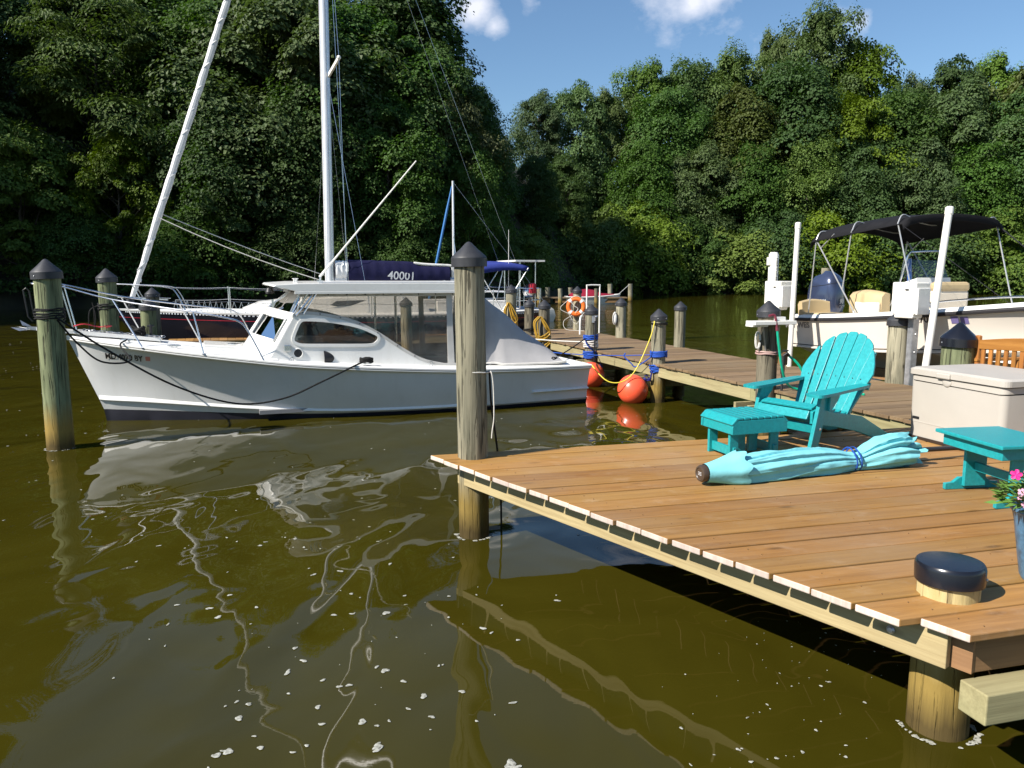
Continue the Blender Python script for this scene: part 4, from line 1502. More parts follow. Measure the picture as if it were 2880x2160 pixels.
# windscreen curtain and posts
mb = MB()
mb.loft([[(front(w, 1).x + .0, w, front(w, 1).z) for w in W_], [(2.80 - .12 * (1 - (w / .95) ** 2), w, 1.955) for w in W_]], True)
mb.obj('windscreen', M_VINYL, boat)
for w in (-.93, -.86, 0, .86, .93):
    mb = MB()
    mb.tube([front(w, 1), (2.80 - .12 * (1 - (w / .95) ** 2) + (.10 if abs(w) > .9 else 0), w, 1.96)], .016, 6)
    mb.obj('windscreen_post', M_STEEL, boat)
for sg in (-1, 1):
    for nm, pts, r_ in (('corner_post', [(2.69, sg * .96, 1.61), (2.74, sg * .97, 1.66), (2.98, sg * .97, 1.96)], .014), ('corner_post', [(2.80, sg * .95, 1.63), (3.02, sg * .95, 1.96)], .012),
                        ('canopy_post', [(5.72, sg * .93, .72), (5.72, sg * .93, 1.96)], .018), ('canopy_post', [(4.25, sg * .86, .2), (4.25, sg * .86, 1.95)], .02)):
        mb = MB()
        mb.tube(pts, r_, 7)
        mb.obj(nm, M_STEEL, boat)
mb = MB()
mb.tube([(2.35, -.35, 1.62), (2.44, -.36, 1.80), (2.60, -.36, 1.90)], .012, 6)
mb.box((2.40, -.35, 1.72), (.03, .05, .24))
mb.obj('wiper', M_STEEL, boat)
mb = MB()
mb.lathe([(.06, 0), (.07, .03), (.05, .09), (.002, .10)], 12, Matrix.Translation((2.35, -.55, 1.93)))
mb.obj('horn', M_BLACK, boat)

# stern canvas: a tent from the hard top down to the after deck
rows = []
NI, NJ = 18, 24
for i in range(NI + 1):
    f = i / NI
    row = []
    for j in range(NJ + 1):
        w = -1 + 2 * j / NJ
        zr_ = 1.93 - 1.17 * f + .03 * math.sin(f * 9)
        x = 5.70 + 1.42 * f
        half = .99 + .18 * f
        y = w * half
        aw = abs(w)
        zt = zr_
        if aw > .72:
            g_ = (aw - .72) / .28
            zt = zr_ + (.735 - zr_) * g_ ** 1.0
            y = math.copysign(half * (.72 + .28 * g_ * (1.0 if f > .2 else .8)), w)
        rip = .028 * math.sin(7 * w + 10 * f + 2 * math.sin(5 * f)) * (1 - f * .5) * min(1, f * 5) + .016 * noise.noise(Vector((x * 3.1, y * 2.3, 0)))
        row.append((x + .10 * (1 - aw) * f, y, max(.725, zt + rip)))
    rows.append(row)
mb = MB()
mb.loft(rows, True)
cv = mb.obj('stern_canvas', M_GREYC, boat, sharp=70)
mb = MB()
edge = [Vector(rows[i][0]) for i in range(NI + 1)] + [Vector(rows[NI][j]) for j in range(1, NJ + 1)] + [Vector(rows[i][NJ]) for i in range(NI - 1, -1, -1)]
mb.tube([p + Vector((0, 0, .004)) for p in edge], .022, 6)
mb.obj('canvas_hem', M_TRIMC, cv)

# bow pulpit, anchor, chain
mb = MB()
mb.slab([(-.92, -.10), (.75, -.17), (.75, .17), (-.92, .10)], 0, .05)
mb.box((-.85, 0, .07), (.12, .21, .04))
mb.obj('pulpit_plank', M_WHITE, boat, bev=0.008, loc=(0, 0, 1.30), rot=(0, R(7), 0))
mb = MB()
mb.bar((-.55, 0, 1.41), (-1.05, 0, 1.445), .035, .05)
mb.add([(-1.0, -.02, 1.42), (-1.24, -.12, 1.475), (-1.12, -.13, 1.41), (-1.0, .02, 1.42), (-1.24, .12, 1.475), (-1.12, .13, 1.41),
        (-1.0, -.02, 1.44), (-1.12, -.13, 1.42), (-1.0, .02, 1.44), (-1.12, .13, 1.42)],
       [(0, 1, 2), (3, 5, 4), (6, 7, 1), (8, 4, 9), (0, 6, 1), (3, 4, 8), (0, 2, 7, 6), (3, 8, 9, 5), (1, 7, 2), (4, 5, 9)])
mb.add([(-1.0, 0, 1.44), (-1.13, .0, 1.57), (-1.10, .03, 1.49), (-1.10, -.03, 1.49), (-.98, 0, 1.47)], [(0, 1, 2), (0, 3, 1), (4, 2, 1), (4, 1, 3)])
mb.obj('anchor', M_GALV, boat, bev=0.004)
rnd = random.Random(3)
mb = MB()
for i in range(26):
    x = -.35 + i * .045
    c = Vector((x, -.03 + .035 * math.sin(i * 1.1), 1.354 - x * .123 + .012))
    a = i * 1.2
    mb.tube([c + Vector((.026 * math.cos(q), .016 * math.sin(q) * math.cos(a), .016 * math.sin(q) * math.sin(a))) for q in (0, 1.05, 2.1, 3.14, 4.2, 5.24)], .006, 5, cyc=True)
mb.obj('anchor_chain', M_GALV, boat)
mb = MB()
mb.tube(smooth_path([(-.45, .03, 1.46), (-.30, -.02, 1.49), (-.1, .03, 1.44), (.0, -.05, 1.46), (.06, .04, 1.45), (-.02, .02, 1.43)], 5), .008, 6)
mb.obj('red_lashing', M_RED, boat)
mb = MB()
for i in range(5):
    mb.tube([(.42 + .10 * math.cos(q + i), .02 + .09 * math.sin(q + i * .7), 1.33 + .02 * i + .03 * math.sin(2 * q + i)) for q in [k * .6 for k in range(11)]], .017, 6, cyc=True)
mb.obj('black_rope_coil', M_ROPEK, boat)
mb = MB()
mb.tube([(.60, .02, 1.22), (.60, .02, 1.46)], .022, 8).tube([(.55, .02, 1.44), (.65, .02, 1.44)], .012, 6)
mb.obj('samson_post', M_BLACK, boat)


def cleat(x, y, z, name='cleat', rz=0.0, par=boat):
    mb = MB()
    mb.tube([(-.10, 0, .045), (-.05, 0, .05), (.05, 0, .05), (.10, 0, .045)], [.007, .012, .012, .007], 6)
    mb.box((-.035, 0, .022), (.02, .03, .045)).box((.035, 0, .022), (.02, .03, .045)).box((0, 0, .004), (.12, .04, .008))
    return mb.obj(name, M_STEEL, par, loc=(x, y, z), rot=(0, 0, rz))


cleat(.30, -.42, 1.22, rz=-.35)
cleat(.95, -.64, 1.13, rz=-.3)
cleat(3.72, -1.14, .845)
cleat(6.95, -1.0, .70)
cleat(7.2, .9, .70)
# foredeck hatch
mb = MB()
mb.slab([(1.28, -.42), (1.98, -.42), (1.98, .42), (1.28, .42)], 0, .10)
hat = mb.obj('foredeck_hatch', M_WHITE, boat, bev=0.015, loc=(.06, .12, 1.165), rot=(0, R(5), 0))
mb = MB()
mb.lathe([(.11, 0), (.11, .008), (.002, .01)], 20, Matrix.Translation((1.75, 0, .101)))
mb.obj('hatch_plate', M_STEEL, hat)

# bow rail
mb = MB()
nr = [(-.95, -.0, 2.10), (-.88, -.14, 2.09), (-.58, -.16, 2.066), (.14, -.36, 1.86), (1.24, -.86, 1.683), (1.72, -1.03, 1.59), (1.88, -1.06, 1.53), (1.97, -1.09, 1.42), (2.08, -1.13, 1.20), (2.19, -1.18, .95)]
frl = [(-.95, .0, 2.10), (-.88, .14, 2.10), (-.60, .16, 2.083), (.18, .36, 1.889), (1.0, .78, 1.744), (1.72, 1.0, 1.64), (1.88, 1.02, 1.58), (1.99, 1.05, 1.45), (2.10, 1.09, 1.20), (2.22, 1.12, .95)]
mb.tube(smooth_path(nr, 4), .0125, 8)
mb.tube(smooth_path(frl, 4), .0125, 8)
mb.obj('bow_rail', M_STEEL, boat)
for a, b in (((.141, -.36, 1.86), (.53, -.70, 1.16)), ((1.24, -.86, 1.683), (1.36, -1.0, 1.07)), ((.18, .36, 1.889), (.47, .68, 1.16)), ((1.0, .78, 1.744), (1.28, .98, 1.10)), ((-.55, -.15, 2.06), (-.42, -.12, 1.37)), ((-.55, .15, 2.06), (-.42, .12, 1.37))):
    mb = MB()
    mb.tube([a, b], .0115, 8).ball(b, (.03, .03, .012), 8, 4)
    mb.obj('rail_post', M_STEEL, boat)


# registration on the bow, laid on the curve of the topside
def on_hull(x, z):
    best = None
    for i in range(16):
        for k in range(28):
            f = k / 27
            a, b = topside(i, f), topside(i + 1, f)
            for u in (0, .125, .25, .375, .5, .625, .75, .875):
                q = a.lerp(b, u)
                d = (q.x - x) ** 2 + (q.z - z) ** 2
                if best is None or d < best[0]:
                    best = (d, q)
    return best[1]


_grid = {}


def hull_y(x, z):
    def at(i, j):
        if (i, j) not in _grid:
            _grid[(i, j)] = on_hull(i * .1, j * .06).y
        return _grid[(i, j)]
    i, j = math.floor(x / .1), math.floor(z / .06)
    u, v = x / .1 - i, z / .06 - j
    return (at(i, j) * (1 - u) + at(i + 1, j) * u) * (1 - v) + (at(i, j + 1) * (1 - u) + at(i + 1, j + 1) * u) * v + .004


tv, tf = text_geo('MD 4070 BY', .125, 0, .004)
wid = max(v.x for v in tv)
mb = MB()
mb.add([(-.02 + v.x * .53 / wid, -hull_y(-.02 + v.x * .53 / wid, .985 + v.y - v.x * .06) - .004, .985 + v.y - v.x * .06) for v in tv], tf)
mb.obj('registration_lettering', M_DECAL, boat)
mb = MB()
q = [(.545, .955), (.61, .951), (.61, 1.02), (.545, 1.024)]
mb.add([(x, -hull_y(x, z) - .004, z) for x, z in q], [(0, 1, 2, 3)])
mb.obj('registration_sticker', plain('red_sticker', (.62, .22, .18), .5), boat)

# dock lines of the cabin boat
line = MB()
pw = Vector((-5.70, 9.62, 1.70))
cl_ = WORLD_OF[boat.name] @ Vector((3.70, -1.20, .885))
line.tube([p for p in smooth_path([pw, (-5.25, 9.95, 1.25), (-4.62, 10.42, .72), (-3.95, 10.85, .40), (-3.35, 11.10, .43), (-2.8, 11.32, .66), cl_ + Vector((-.10, -.16, -.02)), cl_], 7)], .013, 8)
line.tube(coil((-5.83, 9.73), .166, 3.2, 1.66, 1.75, 16, .006, 4), .012, 7)
for i in range(4):
    line.tube([cl_ + Vector((.10 * math.cos(q + i), .05 * math.sin(q + i), .0 + .018 * i + .01 * math.sin(3 * q))) for q in [k * .63 for k in range(10)]], .013, 6, cyc=True)
o = line.obj('dock_line', M_ROPEK)
tag(o, 'black dock line from the bow piling sagging across the white hull', 'rope')
line = MB()
bc = WORLD_OF[boat.name] @ Vector((.30, -.42, 1.27))
line.tube(smooth_path([(-5.69, 9.64, 1.66), (-5.58, 9.85, 1.35), (-5.45, 10.15, 1.08), (-5.25, 10.5, 1.05), bc + Vector((.05, -.3, -.06)), bc], 7), .012, 8)
line.tube(coil((-5.83, 9.73), .165, 2.1, 1.76, 1.80, 16, .006, 9), .011, 7)
o = line.obj('dock_line', M_ROPEK)
tag(o, 'short black bow line looping from the bow piling to the foredeck cleat', 'rope')
line = MB()
line.tube([(-6.02, 9.68, 1.64), (-6.06, 9.66, 1.70), (-6.09, 9.65, 2.03), (-6.06, 9.66, 2.06), (-6.03, 9.67, 2.02), (-5.995, 9.68, 1.70)], .010, 6)
o = line.obj('line_hook', M_BLACK)
tag(o, 'black line holder bracket on the outer face of the bow piling', 'bracket')
# ------------------------------------------------------------------ black sailboat behind (local x: bow to stern)
sail = thing('sailboat', 'black hulled sailboat with white furled headsail and navy sail cover', 'sailboat', (-9.6, 19.2, -.121), R(21))
sail.scale = (1.055, 1.055, 1.055)
XS = [-.25, .3, 1.2, 2.4, 4.0, 5.8, 7.6, 9.2, 10.25]
ZS = [1.42, 1.39, 1.355, 1.315, 1.265, 1.235, 1.235, 1.25, 1.28]
BS = [.02, .30, .72, 1.16, 1.52, 1.66, 1.60, 1.35, 1.02]
XW = [.55, .9, 1.6, 2.6, 4.0, 5.8, 7.5, 8.9, 9.6]
BW = [.01, .12, .42, .86, 1.28, 1.50, 1.42, 1.05, .62]
S2 = smooth_path(list(zip(XS, BS, ZS)), 4)
W2 = smooth_path(list(zip(XW, BW, [.1] * 9)), 4)


def sside(i, f):
    q = W2[i].lerp(S2[i], f)
    return Vector((q.x, max(.008, q.y + .10 * math.sin(math.pi * f) * min(1, q.y)), q.z))


def srows(f0, f1, n, o=0.0):
    r_ = []
    for i in range(len(S2)):
        r_.append([sside(i, f0 + (f1 - f0) * k / n) + Vector((0, o, 0)) for k in range(n + 1)])
    return r_


mb = MB()
for sg in (-1, 1):
    mb.loft([[(p.x, sg * p.y, p.z) for p in r_] for r_ in srows(-.35, 1, 8)], True, flip=sg < 0)
n_ = len(S2) - 1
L_ = [sside(n_, k / 6) for k in range(-1, 7)]
mb.add([(p.x, -p.y, p.z) for p in L_] + [(p.x, p.y, p.z) for p in L_], [(i, i + 8, i + 9, i + 1) for i in range(7)])
mb.obj('hull', M_BLACKHULL, sail, sharp=60)
for nm, z0, z1, m_ in (('pinstripe', .872, .881, M_RED), ('rail_cap', 1.0, 1.02, M_WHITE)):
    mb = MB()
    for sg in (-1, 1):
        mb.loft([[(p.x, sg * (p.y + .005), p.z) for p in r_] for r_ in srows(z0, z1, 1)], False, flip=sg < 0)
    mb.obj(nm, m_, sail)
mb = MB()
for sg in (-1, 1):
    for i in range(2, len(S2) - 1):
        for u in (0, .25, .5, .75):
            p = S2[i].lerp(S2[i + 1], u)
            q = S2[i].lerp(S2[i + 1], u + .12)
            mb.bar((p.x, sg * (p.y + .004), p.z - .025), (q.x, sg * (q.y + .004), q.z - .025), .012, .028)
mb.obj('toe_rail', M_ALU, sail, kind='stuff')
mb = MB()
mb.loft([[(p.x, q * p.y, p.z + .03 + .06 * (1 - q * q) * min(1, p.y)) for q in (-1, -.6, -.2, .2, .6, 1)] for p in S2], True, flip=True)
mb.obj('deck', M_DECKW, sail)
mb = MB()
tr = [(2.6, .30, 1.37), (3.0, .62, 1.52), (4.2, .88, 1.66), (5.6, .98, 1.72), (6.9, .98, 1.74), (7.1, .96, 1.30)]
mb.loft([[(x, -b - .10, 1.28), (x, -b, z), (x, -b * .5, z + .06), (x, b * .5, z + .06), (x, b, z), (x, b + .10, 1.28)] for x, b, z in tr], False, flip=True)
mb.add([(2.6, -.4, 1.28), (2.6, -.3, 1.37), (2.6, .3, 1.37), (2.6, .4, 1.28)], [(0, 1, 2, 3)])
mb.obj('coach_roof', M_WHITE, sail, bev=0.02)
mb = MB()
mb.slab([(4.6, 1.50), (4.75, 1.60), (6.1, 1.63), (6.2, 1.52), (6.1, 1.48), (4.75, 1.47)], .985, .995, (), SIDE)
mb.obj('cabin_window', M_SOLAR, sail)
mb = MB()
mb.box((8.4, -.9, 1.42), (2.2, .18, .3)).box((8.4, .9, 1.42), (2.2, .18, .3))
mb.obj('cockpit_coaming', M_WHITE, sail, bev=0.02)
# rig
mb = MB()
mb.tube([(4.74, 0, 1.5), (4.80, 0, 8.0), (4.86, 0, 14.8)], [.118, .118, .095], 14)
mast = mb.obj('mast', M_ALU, sail)
mb = MB()
mb.bar((4.86, -.05, 7.10), (4.98, -1.02, 7.30), .05, .085).bar((4.86, .05, 7.10), (4.98, 1.02, 7.30), .05, .085)
mb.ball((4.98, -1.03, 7.31), .05, 8, 6).ball((4.98, 1.03, 7.31), .05, 8, 6)
mb.obj('spreader', M_PVC, mast)
mb = MB()
B_ = Vector((.10, 0, 1.55))
T0 = Vector((4.70, 0, 14.6))
N_ = 46
pts, rr = [], []
rnd = random.Random(8)
for i in range(N_ + 1):
    f = .012 + .95 * i / N_
    pts.append(B_.lerp(T0, f) + Vector((rnd.uniform(-.006, .006), rnd.uniform(-.006, .006), 0)))
    rr.append((.052 + .035 * min(1, f * 6) - .02 * f) * (1 + .10 * math.sin(i * 2.1)))
mb.tube(pts, rr, 10)
# the spiral overlap of the rolled sail
mb.tube([B_.lerp(T0, .04 + .9 * i / 260) + Vector((.068 * math.cos(i * .55), .068 * math.sin(i * .55), 0)) for i in range(260)], .020, 5)
mb.obj('furled_headsail', M_SAIL, sail)
mb = MB()
mb.lathe([(.03, -.12), (.09, -.12), (.10, -.06), (.05, -.03), (.05, .03), (.10, .06), (.09, .12), (.03, .12)], 14, Matrix.Translation(B_.lerp(T0, .0)))
mb.obj('furling_drum', M_BLACK, sail)
mb = MB()


def wire(a, b, r=.0048, sag=0):
    mb.tube(cat_pts(a, b, sag, 8 if sag else 1), r, 5, cap=False)


for sg in (-1, 1):
    wire((4.98, sg * 1.02, 7.3), (4.84, sg * .06, 14.2))
    wire((4.98, sg * 1.02, 7.3), (4.95, sg * 1.50, 1.27))
    wire((4.84, sg * .08, 7.0), (4.45, sg * 1.46, 1.27))
    wire((4.84, sg * .08, 7.0), (5.5, sg * 1.50, 1.27))
    wire((4.86, 0, 14.6), (10.1, sg * .75, 1.3), .0032)
wire((4.86, -.12, 11), (4.80, -.14, 1.7), .007)
wire((4.86, .13, 12), (4.86, .15, 1.7), .007)
wire((4.72, -.13, 12), (4.64, -.15, 1.7), .005)
wire((4.90, -.10, 13), (5.2, -.16, 1.8), .005)
mb.obj('standing_rigging', M_STEEL, sail)
mb = MB()
C_ = B_.lerp(T0, .155)
wire(C_ + Vector((0, -.08, 0)), (6.6, -.95, 1.55), .011, .22)
wire(C_ + Vector((0, .06, .12)), (6.7, .75, 1.6), .011, .10)
mb.obj('jib_sheets', M_ROPEW, sail)
# boom under its cover
rows = []
for i in range(33):
    f = i / 32
    x = 5.18 + 2.75 * f
    top = 2.625 - .06 * f - (.10 if f > .62 else 0) * min(1, max(0, (f - .62) * 14))
    bot = 2.00 + .02 * f
    th_ = .15 - .05 * f
    row = []
    for j in range(16):
        a = 2 * math.pi * j / 16
        fold = .022 * math.sin(i * 1.9 + 2.2 * math.cos(a)) * (.4 + .6 * max(0, math.sin(a)))
        row.append((x + .012 * math.sin(j * 2.1), (th_ + fold) * math.cos(a) * (1 - .35 * max(0, math.sin(a))), (top + bot) / 2 + (top - bot) / 2 * math.sin(a) * (1 + fold * .6)))
    rows.append(row)
mb = MB()
mb.loft(rows, True, cyc=True)
mb.add(rows[0], [tuple(range(16))])
mb.add(rows[-1], [tuple(range(16))[::-1]])
cov = mb.obj('sail_cover', M_NAVY, sail, sharp=80)
mb = MB()
mb.tube([(4.86, 0, 2.12), (8.05, 0, 2.10)], .075, 10)
mb.obj('boom', M_ALU, sail)
mb = MB()
mb.tube(smooth_path([(6.95, 0, 2.55), (7.3, 0, 2.515), (7.9, 0, 2.49), (8.05, 0, 2.46)], 4), .035, 8).box((8.02, 0, 2.30), (.07, .06, .36))
mb.obj('boom_end', M_PVC, sail, bev=.004)
rows = []
for i in range(9):
    x = 4.88 + .33 * i / 8
    rows.append([(x, (.14 + .02 * math.sin(i * 2 + j)) * math.cos(2 * math.pi * j / 12), 2.36 + .24 * math.sin(2 * math.pi * j / 12) + .02 * math.sin(i * 3)) for j in range(12)])
mb = MB()
mb.loft(rows, True, cyc=True)
mb.obj('sail_luff', M_SAIL, sail)
tv, tf = text_geo('40001', .30, .12, .004)
wid = max(v.x for v in tv)
mb = MB()
mb.add([(6.20 + v.x * .72 / wid, -.172 + .05 * (v.x / wid) + .10 * max(0, v.y - .10) * 1.2, 2.13 + v.y * 1.0 - .03 * v.x / wid) for v in tv], tf)
mb.obj('sail_number', M_DECALW, cov)
# lifelines, pulpit, stern rail
mb = MB()
pul = smooth_path([(1.35, -.80, 1.34), (1.15, -.74, 1.80), (.95, -.66, 1.95), (.3, -.36, 2.0), (-.2, -.12, 2.02), (-.32, 0, 2.02), (-.2, .12, 2.02), (.3, .36, 2.0), (.95, .66, 1.95), (1.15, .74, 1.80), (1.35, .80, 1.34)], 4)
mb.tube(pul, .014, 7)
for sg in (-1, 1):
    mb.tube([(.2, sg * .33, 2.0), (.5, sg * .44, 1.38)], .013, 6)
    mb.tube(smooth_path([(.95, sg * .62, 1.66), (.2, sg * .30, 1.70), (-.2, sg * .1, 1.72)], 4), .011, 6)
mb.obj('pulpit', M_STEEL, sail)
mb = MB()
xs_ = [2.3, 3.9, 5.5, 7.1, 8.7]
for sg in (-1, 1):
    pr, pr2 = (1.05, sg * .72, 1.93), (1.05, sg * .72, 1.62)
    for x in xs_ + [9.5]:
        b = lerp_tab(x, XS, BS) - .04
        z = lerp_tab(x, XS, ZS)
        wire(pr, (x, sg * b, z + .60), .006, .02)
        wire(pr2, (x, sg * b, z + .30), .005, .02)
        if sg < 0 and x < 5:
            # laced netting between the lower line and the rail
            x0_ = pr[0]
            nn = 10
            for k in range(nn):
                f0, f1 = k / nn, (k + .5) / nn
                lo = lambda f: (x0_ + (x - x0_) * f, sg * (lerp_tab(x0_ + (x - x0_) * f, XS, BS) - .03), lerp_tab(x0_ + (x - x0_) * f, XS, ZS) + .04)
                hi = lambda f: (x0_ + (x - x0_) * f, sg * (lerp_tab(x0_ + (x - x0_) * f, XS, BS) - .035), lerp_tab(x0_ + (x - x0_) * f, XS, ZS) + .29)
                wire(lo(f0), hi(f1), .004)
                wire(hi(f1), lo((k + 1) / nn), .004)
        pr, pr2 = (x, sg * b, z + .60), (x, sg * b, z + .30)
mb.obj('lifelines', M_STEEL, sail)
for sg in (-1, 1):
    for x in xs_:
        b = lerp_tab(x, XS, BS) - .04
        z = lerp_tab(x, XS, ZS)
        m2 = MB()
        m2.tube([(x, sg * b, z), (x, sg * b, z + .62)], .012, 7)
        m2.obj('stanchion', M_STEEL, sail)
mb = MB()
sr = smooth_path([(9.3, -1.27, 1.27), (9.35, -1.27, 1.85), (9.7, -1.15, 1.88), (10.2, -.9, 1.88), (10.3, 0, 1.88), (10.2, .9, 1.88), (9.7, 1.15, 1.88), (9.35, 1.27, 1.85), (9.3, 1.27, 1.27)], 4)
mb.tube(sr, .014, 7)
for y in (-.85, -.3, .3, .85):
    mb.tube([(10.22, y, 1.28), (10.25, y, 1.88)], .012, 6)
mb.tube(smooth_path([(9.35, -1.27, 1.56), (10.2, -.9, 1.57), (10.3, 0, 1.57), (10.2, .9, 1.57), (9.35, 1.27, 1.56)], 4), .010, 6)
mb.obj('stern_rail', M_STEEL, sail)
# cockpit bimini, solar panel on poles
rows = []
for i in range(9):
    f = i / 8
    x = 8.35 + 1.45 * f
    rows.append([(x, 1.12 * w, 2.44 + .10 * (1 - w * w) + .06 * math.sin(math.pi * f) - (.20 if abs(w) >= .99 else 0) * (1 - .5 * f)) for w in (-1, -.985, -.7, -.35, 0, .35, .7, .985, 1)])
mb = MB()
mb.loft(rows, True)
bm = mb.obj('bimini', M_BLUEC, sail, sharp=80)
bm.modifiers.new('cloth', 'SOLIDIFY').thickness = .015
mb = MB()
for sg in (-1, 1):
    mb.tube([(9.05, sg * 1.13, 1.28), (8.4, sg * 1.12, 2.35)], .013, 6).tube([(9.05, sg * 1.13, 1.30), (9.78, sg * 1.12, 2.42)], .013, 6).tube([(8.9, sg * 1.1, 1.6), (9.1, sg * 1.10, 2.5)], .013, 6)
mb.obj('bimini_frame', M_STEEL, sail)
mb = MB()
mb.box((9.98, 0, 2.615), (.82, 1.5, .035))
sp = mb.obj('solar_panel', [M_SOLAR], sail, rot=(0, 0, 0))
mb = MB()
mb.box((9.98, -.76, 2.615), (.86, .03, .045)).box((9.98, .76, 2.615), (.86, .03, .045)).box((9.56, 0, 2.615), (.03, 1.5, .045)).box((10.40, 0, 2.615), (.03, 1.5, .045))
mb.obj('panel_frame', M_PVC, sp)
for y in (-.6, .6):
    for x in (9.75, 10.2):
        mb = MB()
        mb.tube([(x, y, 1.3), (x, y, 2.6)], .016, 7)
        mb.obj('panel_pole', M_STEEL, sail)
mb = MB()
mb.tube([(9.3, -.9, 1.3), (9.3, -.92, 3.42)], [.012, .005], 6)
mb.obj('flag_whip', M_PVC, sail)
mb = MB()
mb.lathe([(.10, 0), (.11, .02), (.10, .25), (.03, .27)], 12, Matrix.Translation((9.95, -1.0, 1.75)))
mb.obj('red_bag', M_RED, sail)

grill = thing('barbecue_grill', 'shiny kettle barbecue clamped to the sailboat stern rail', 'grill', (0.50, 22.35, 1.76))
mb = MB()
mb.lathe([(.02, -.17), (.10, -.155), (.17, -.09), (.195, 0), (.195, .012)], 22)
mb.obj('bowl', M_STEEL, grill)
mb = MB()
mb.lathe([(.205, .014), (.20, .05), (.16, .13), (.09, .175), (.02, .19)], 22)
lid = mb.obj('lid', M_STEEL, grill)
mb = MB()
mb.tube([(-.05, -.06, .19), (-.05, -.06, .225), (.05, -.06, .225), (.05, -.06, .19)], .010, 6).box((-.05, .08, .19), (.10, .06, .06))
mb.obj('handle', M_BLACK, lid)
mb = MB()
mb.tube([(0, 0, -.16), (-.02, 0, -.45)], .016, 6).tube([(-.02, 0, -.45), (-.18, .1, -.5)], .014, 6)
mb.obj('bracket', M_BLACK, grill)

# ------------------------------------------------------------------ a smaller sailboat out in the creek: hull low behind the others, mast and blue roller jib above
day = thing('sailboat', 'small distant sailboat with thin mast and blue furled jib', 'sailboat', (-3.2, 38.0, 0), R(6))
mb = MB()
hx = smooth_path([(-1.0, .02, .78), (0, .55, .70), (1.6, .98, .60), (3.4, 1.05, .56), (5.2, .78, .60)], 4)
for sg in (-1, 1):
    mb.loft([[(p.x, sg * p.y, p.z), (p.x + .1, sg * p.y * .92, .3), (p.x + .25 * (1 - p.x / 5), sg * p.y * .72, -.1)] for p in hx], True, flip=sg > 0)
mb.loft([[(p.x, -p.y, p.z), (p.x, 0, p.z + .06), (p.x, p.y, p.z)] for p in hx], True, flip=True)
mb.obj('hull', M_HULLW, day)
mb = MB()
mb.loft([[(x, -b, .6), (x + .05, -b * .9, z), (x + .05, b * .9, z), (x, b, .6)] for x, b, z in ((-.1, .3, .75), (.6, .6, .95), (2.2, .7, 1.0), (2.3, .7, .7))], False, flip=True)
mb.obj('cabin', M_WHITE, day)
mb = MB()
mb.tube([(.35, 0, .9), (.35, 0, 6.75)], .055, 8)
m_ = mb.obj('mast', M_ALU, day)
mb = MB()
mb.tube([(.35, -.62, 4.12), (.35, 0, 4.05), (.35, .62, 4.12)], .02, 6)
mb.obj('spreader', M_ALU, m_)
mb = MB()
mb.tube([Vector((-.9, 0, .95)).lerp(Vector((.30, 0, 6.5)), i / 10) for i in range(11)], [.045] + [.06] * 8 + [.04, .03], 8)
mb.obj('furled_jib', plain('blue_sail_cover', (.03, .16, .42), .6), day)
mb = MB()
for sg in (-1, 1):
    wire((.35, 0, 6.7), (.35, sg * .62, 4.12), .008)
    wire((.35, sg * .62, 4.12), (.5, sg * .9, .62), .008)
    wire((.35, 0, 4.1), (.8, sg * .9, .62), .008)
wire((.35, 0, 6.7), (5.1, 0, .6), .008)
wire((.35, 0, 6.75), (-.95, 0, .8), .008)
mb.obj('rigging', M_STEEL, day)
mb = MB()
mb.tube([(.35, 0, 1.5), (3.2, 0, 1.45)], .05, 8)
mb.obj('boom', M_ALU, day)
# ------------------------------------------------------------------ centre console boat on its lift (local x: stern to bow, local -y: the side towards the pier)
mot = thing('motor_boat', 'cream centre console boat with black canopy hanging on its lift', 'boat', (5.06, 14.03, 0), R(-72))
XK = [0, .5, 1.2, 2.2, 3.2, 4.2, 5.0, 5.7, 6.15]
ZK = [1.435, 1.45, 1.49, 1.565, 1.66, 1.765, 1.85, 1.93, 1.98]
BK = [.98, 1.02, 1.05, 1.06, 1.04, .95, .74, .40, .03]
ZC = [.97, .98, 1.00, 1.06, 1.14, 1.24, 1.36, 1.50, 1.66]
BC = [.90, .92, .94, .94, .88, .72, .48, .20, .015]
KZ = [.60, .60, .60, .62, .66, .74, .88, 1.12, 1.45]
OY = 1.0                          # the near gunwale amidships lies on local y = 0


def mrow(tab, k=4):
    return smooth_path(tab, k)


SK = mrow(list(zip(XK, BK, ZK)))
CK = mrow(list(zip([x - .0 for x in XK], BC, ZC)))
KK = mrow(list(zip(XK, [0] * 9, KZ)))


def mtop(i, f):
    q = CK[i].lerp(SK[i], f)
    fl = .07 * max(0, (q.x - 2.6) / 3.5)
    return Vector((q.x, max(.006, q.y - fl * math.sin(math.pi * f)), q.z))


NM = len(SK)
mb = MB()
for sg in (-1, 1):
    mb.loft([[(p.x, OY + sg * p.y, p.z) for p in (mtop(i, f) for f in (0, .2, .4, .6, .8, 1))] for i in range(NM)], True, flip=sg > 0)
    mb.loft([[(CK[i].x, OY + sg * CK[i].y, CK[i].z), (CK[i].x, OY + sg * CK[i].y * .92, CK[i].z - .015), (CK[i].x, OY + sg * CK[i].y * .5, CK[i].z * .5 + KK[i].z * .5), (KK[i].x, OY, KK[i].z)] for i in range(NM)], False, flip=sg > 0)
L_ = [mtop(0, f) for f in (0, .2, .4, .6, .8, 1)]
mb.add([(p.x, OY - p.y, p.z) for p in L_] + [(p.x, OY + p.y, p.z) for p in L_] + [(0, OY, KK[0].z)], [(i, i + 1, i + 7, i + 6) for i in range(5)] + [(0, 6, 12)])
mb.obj('hull', M_CREAM, mot, sharp=40)


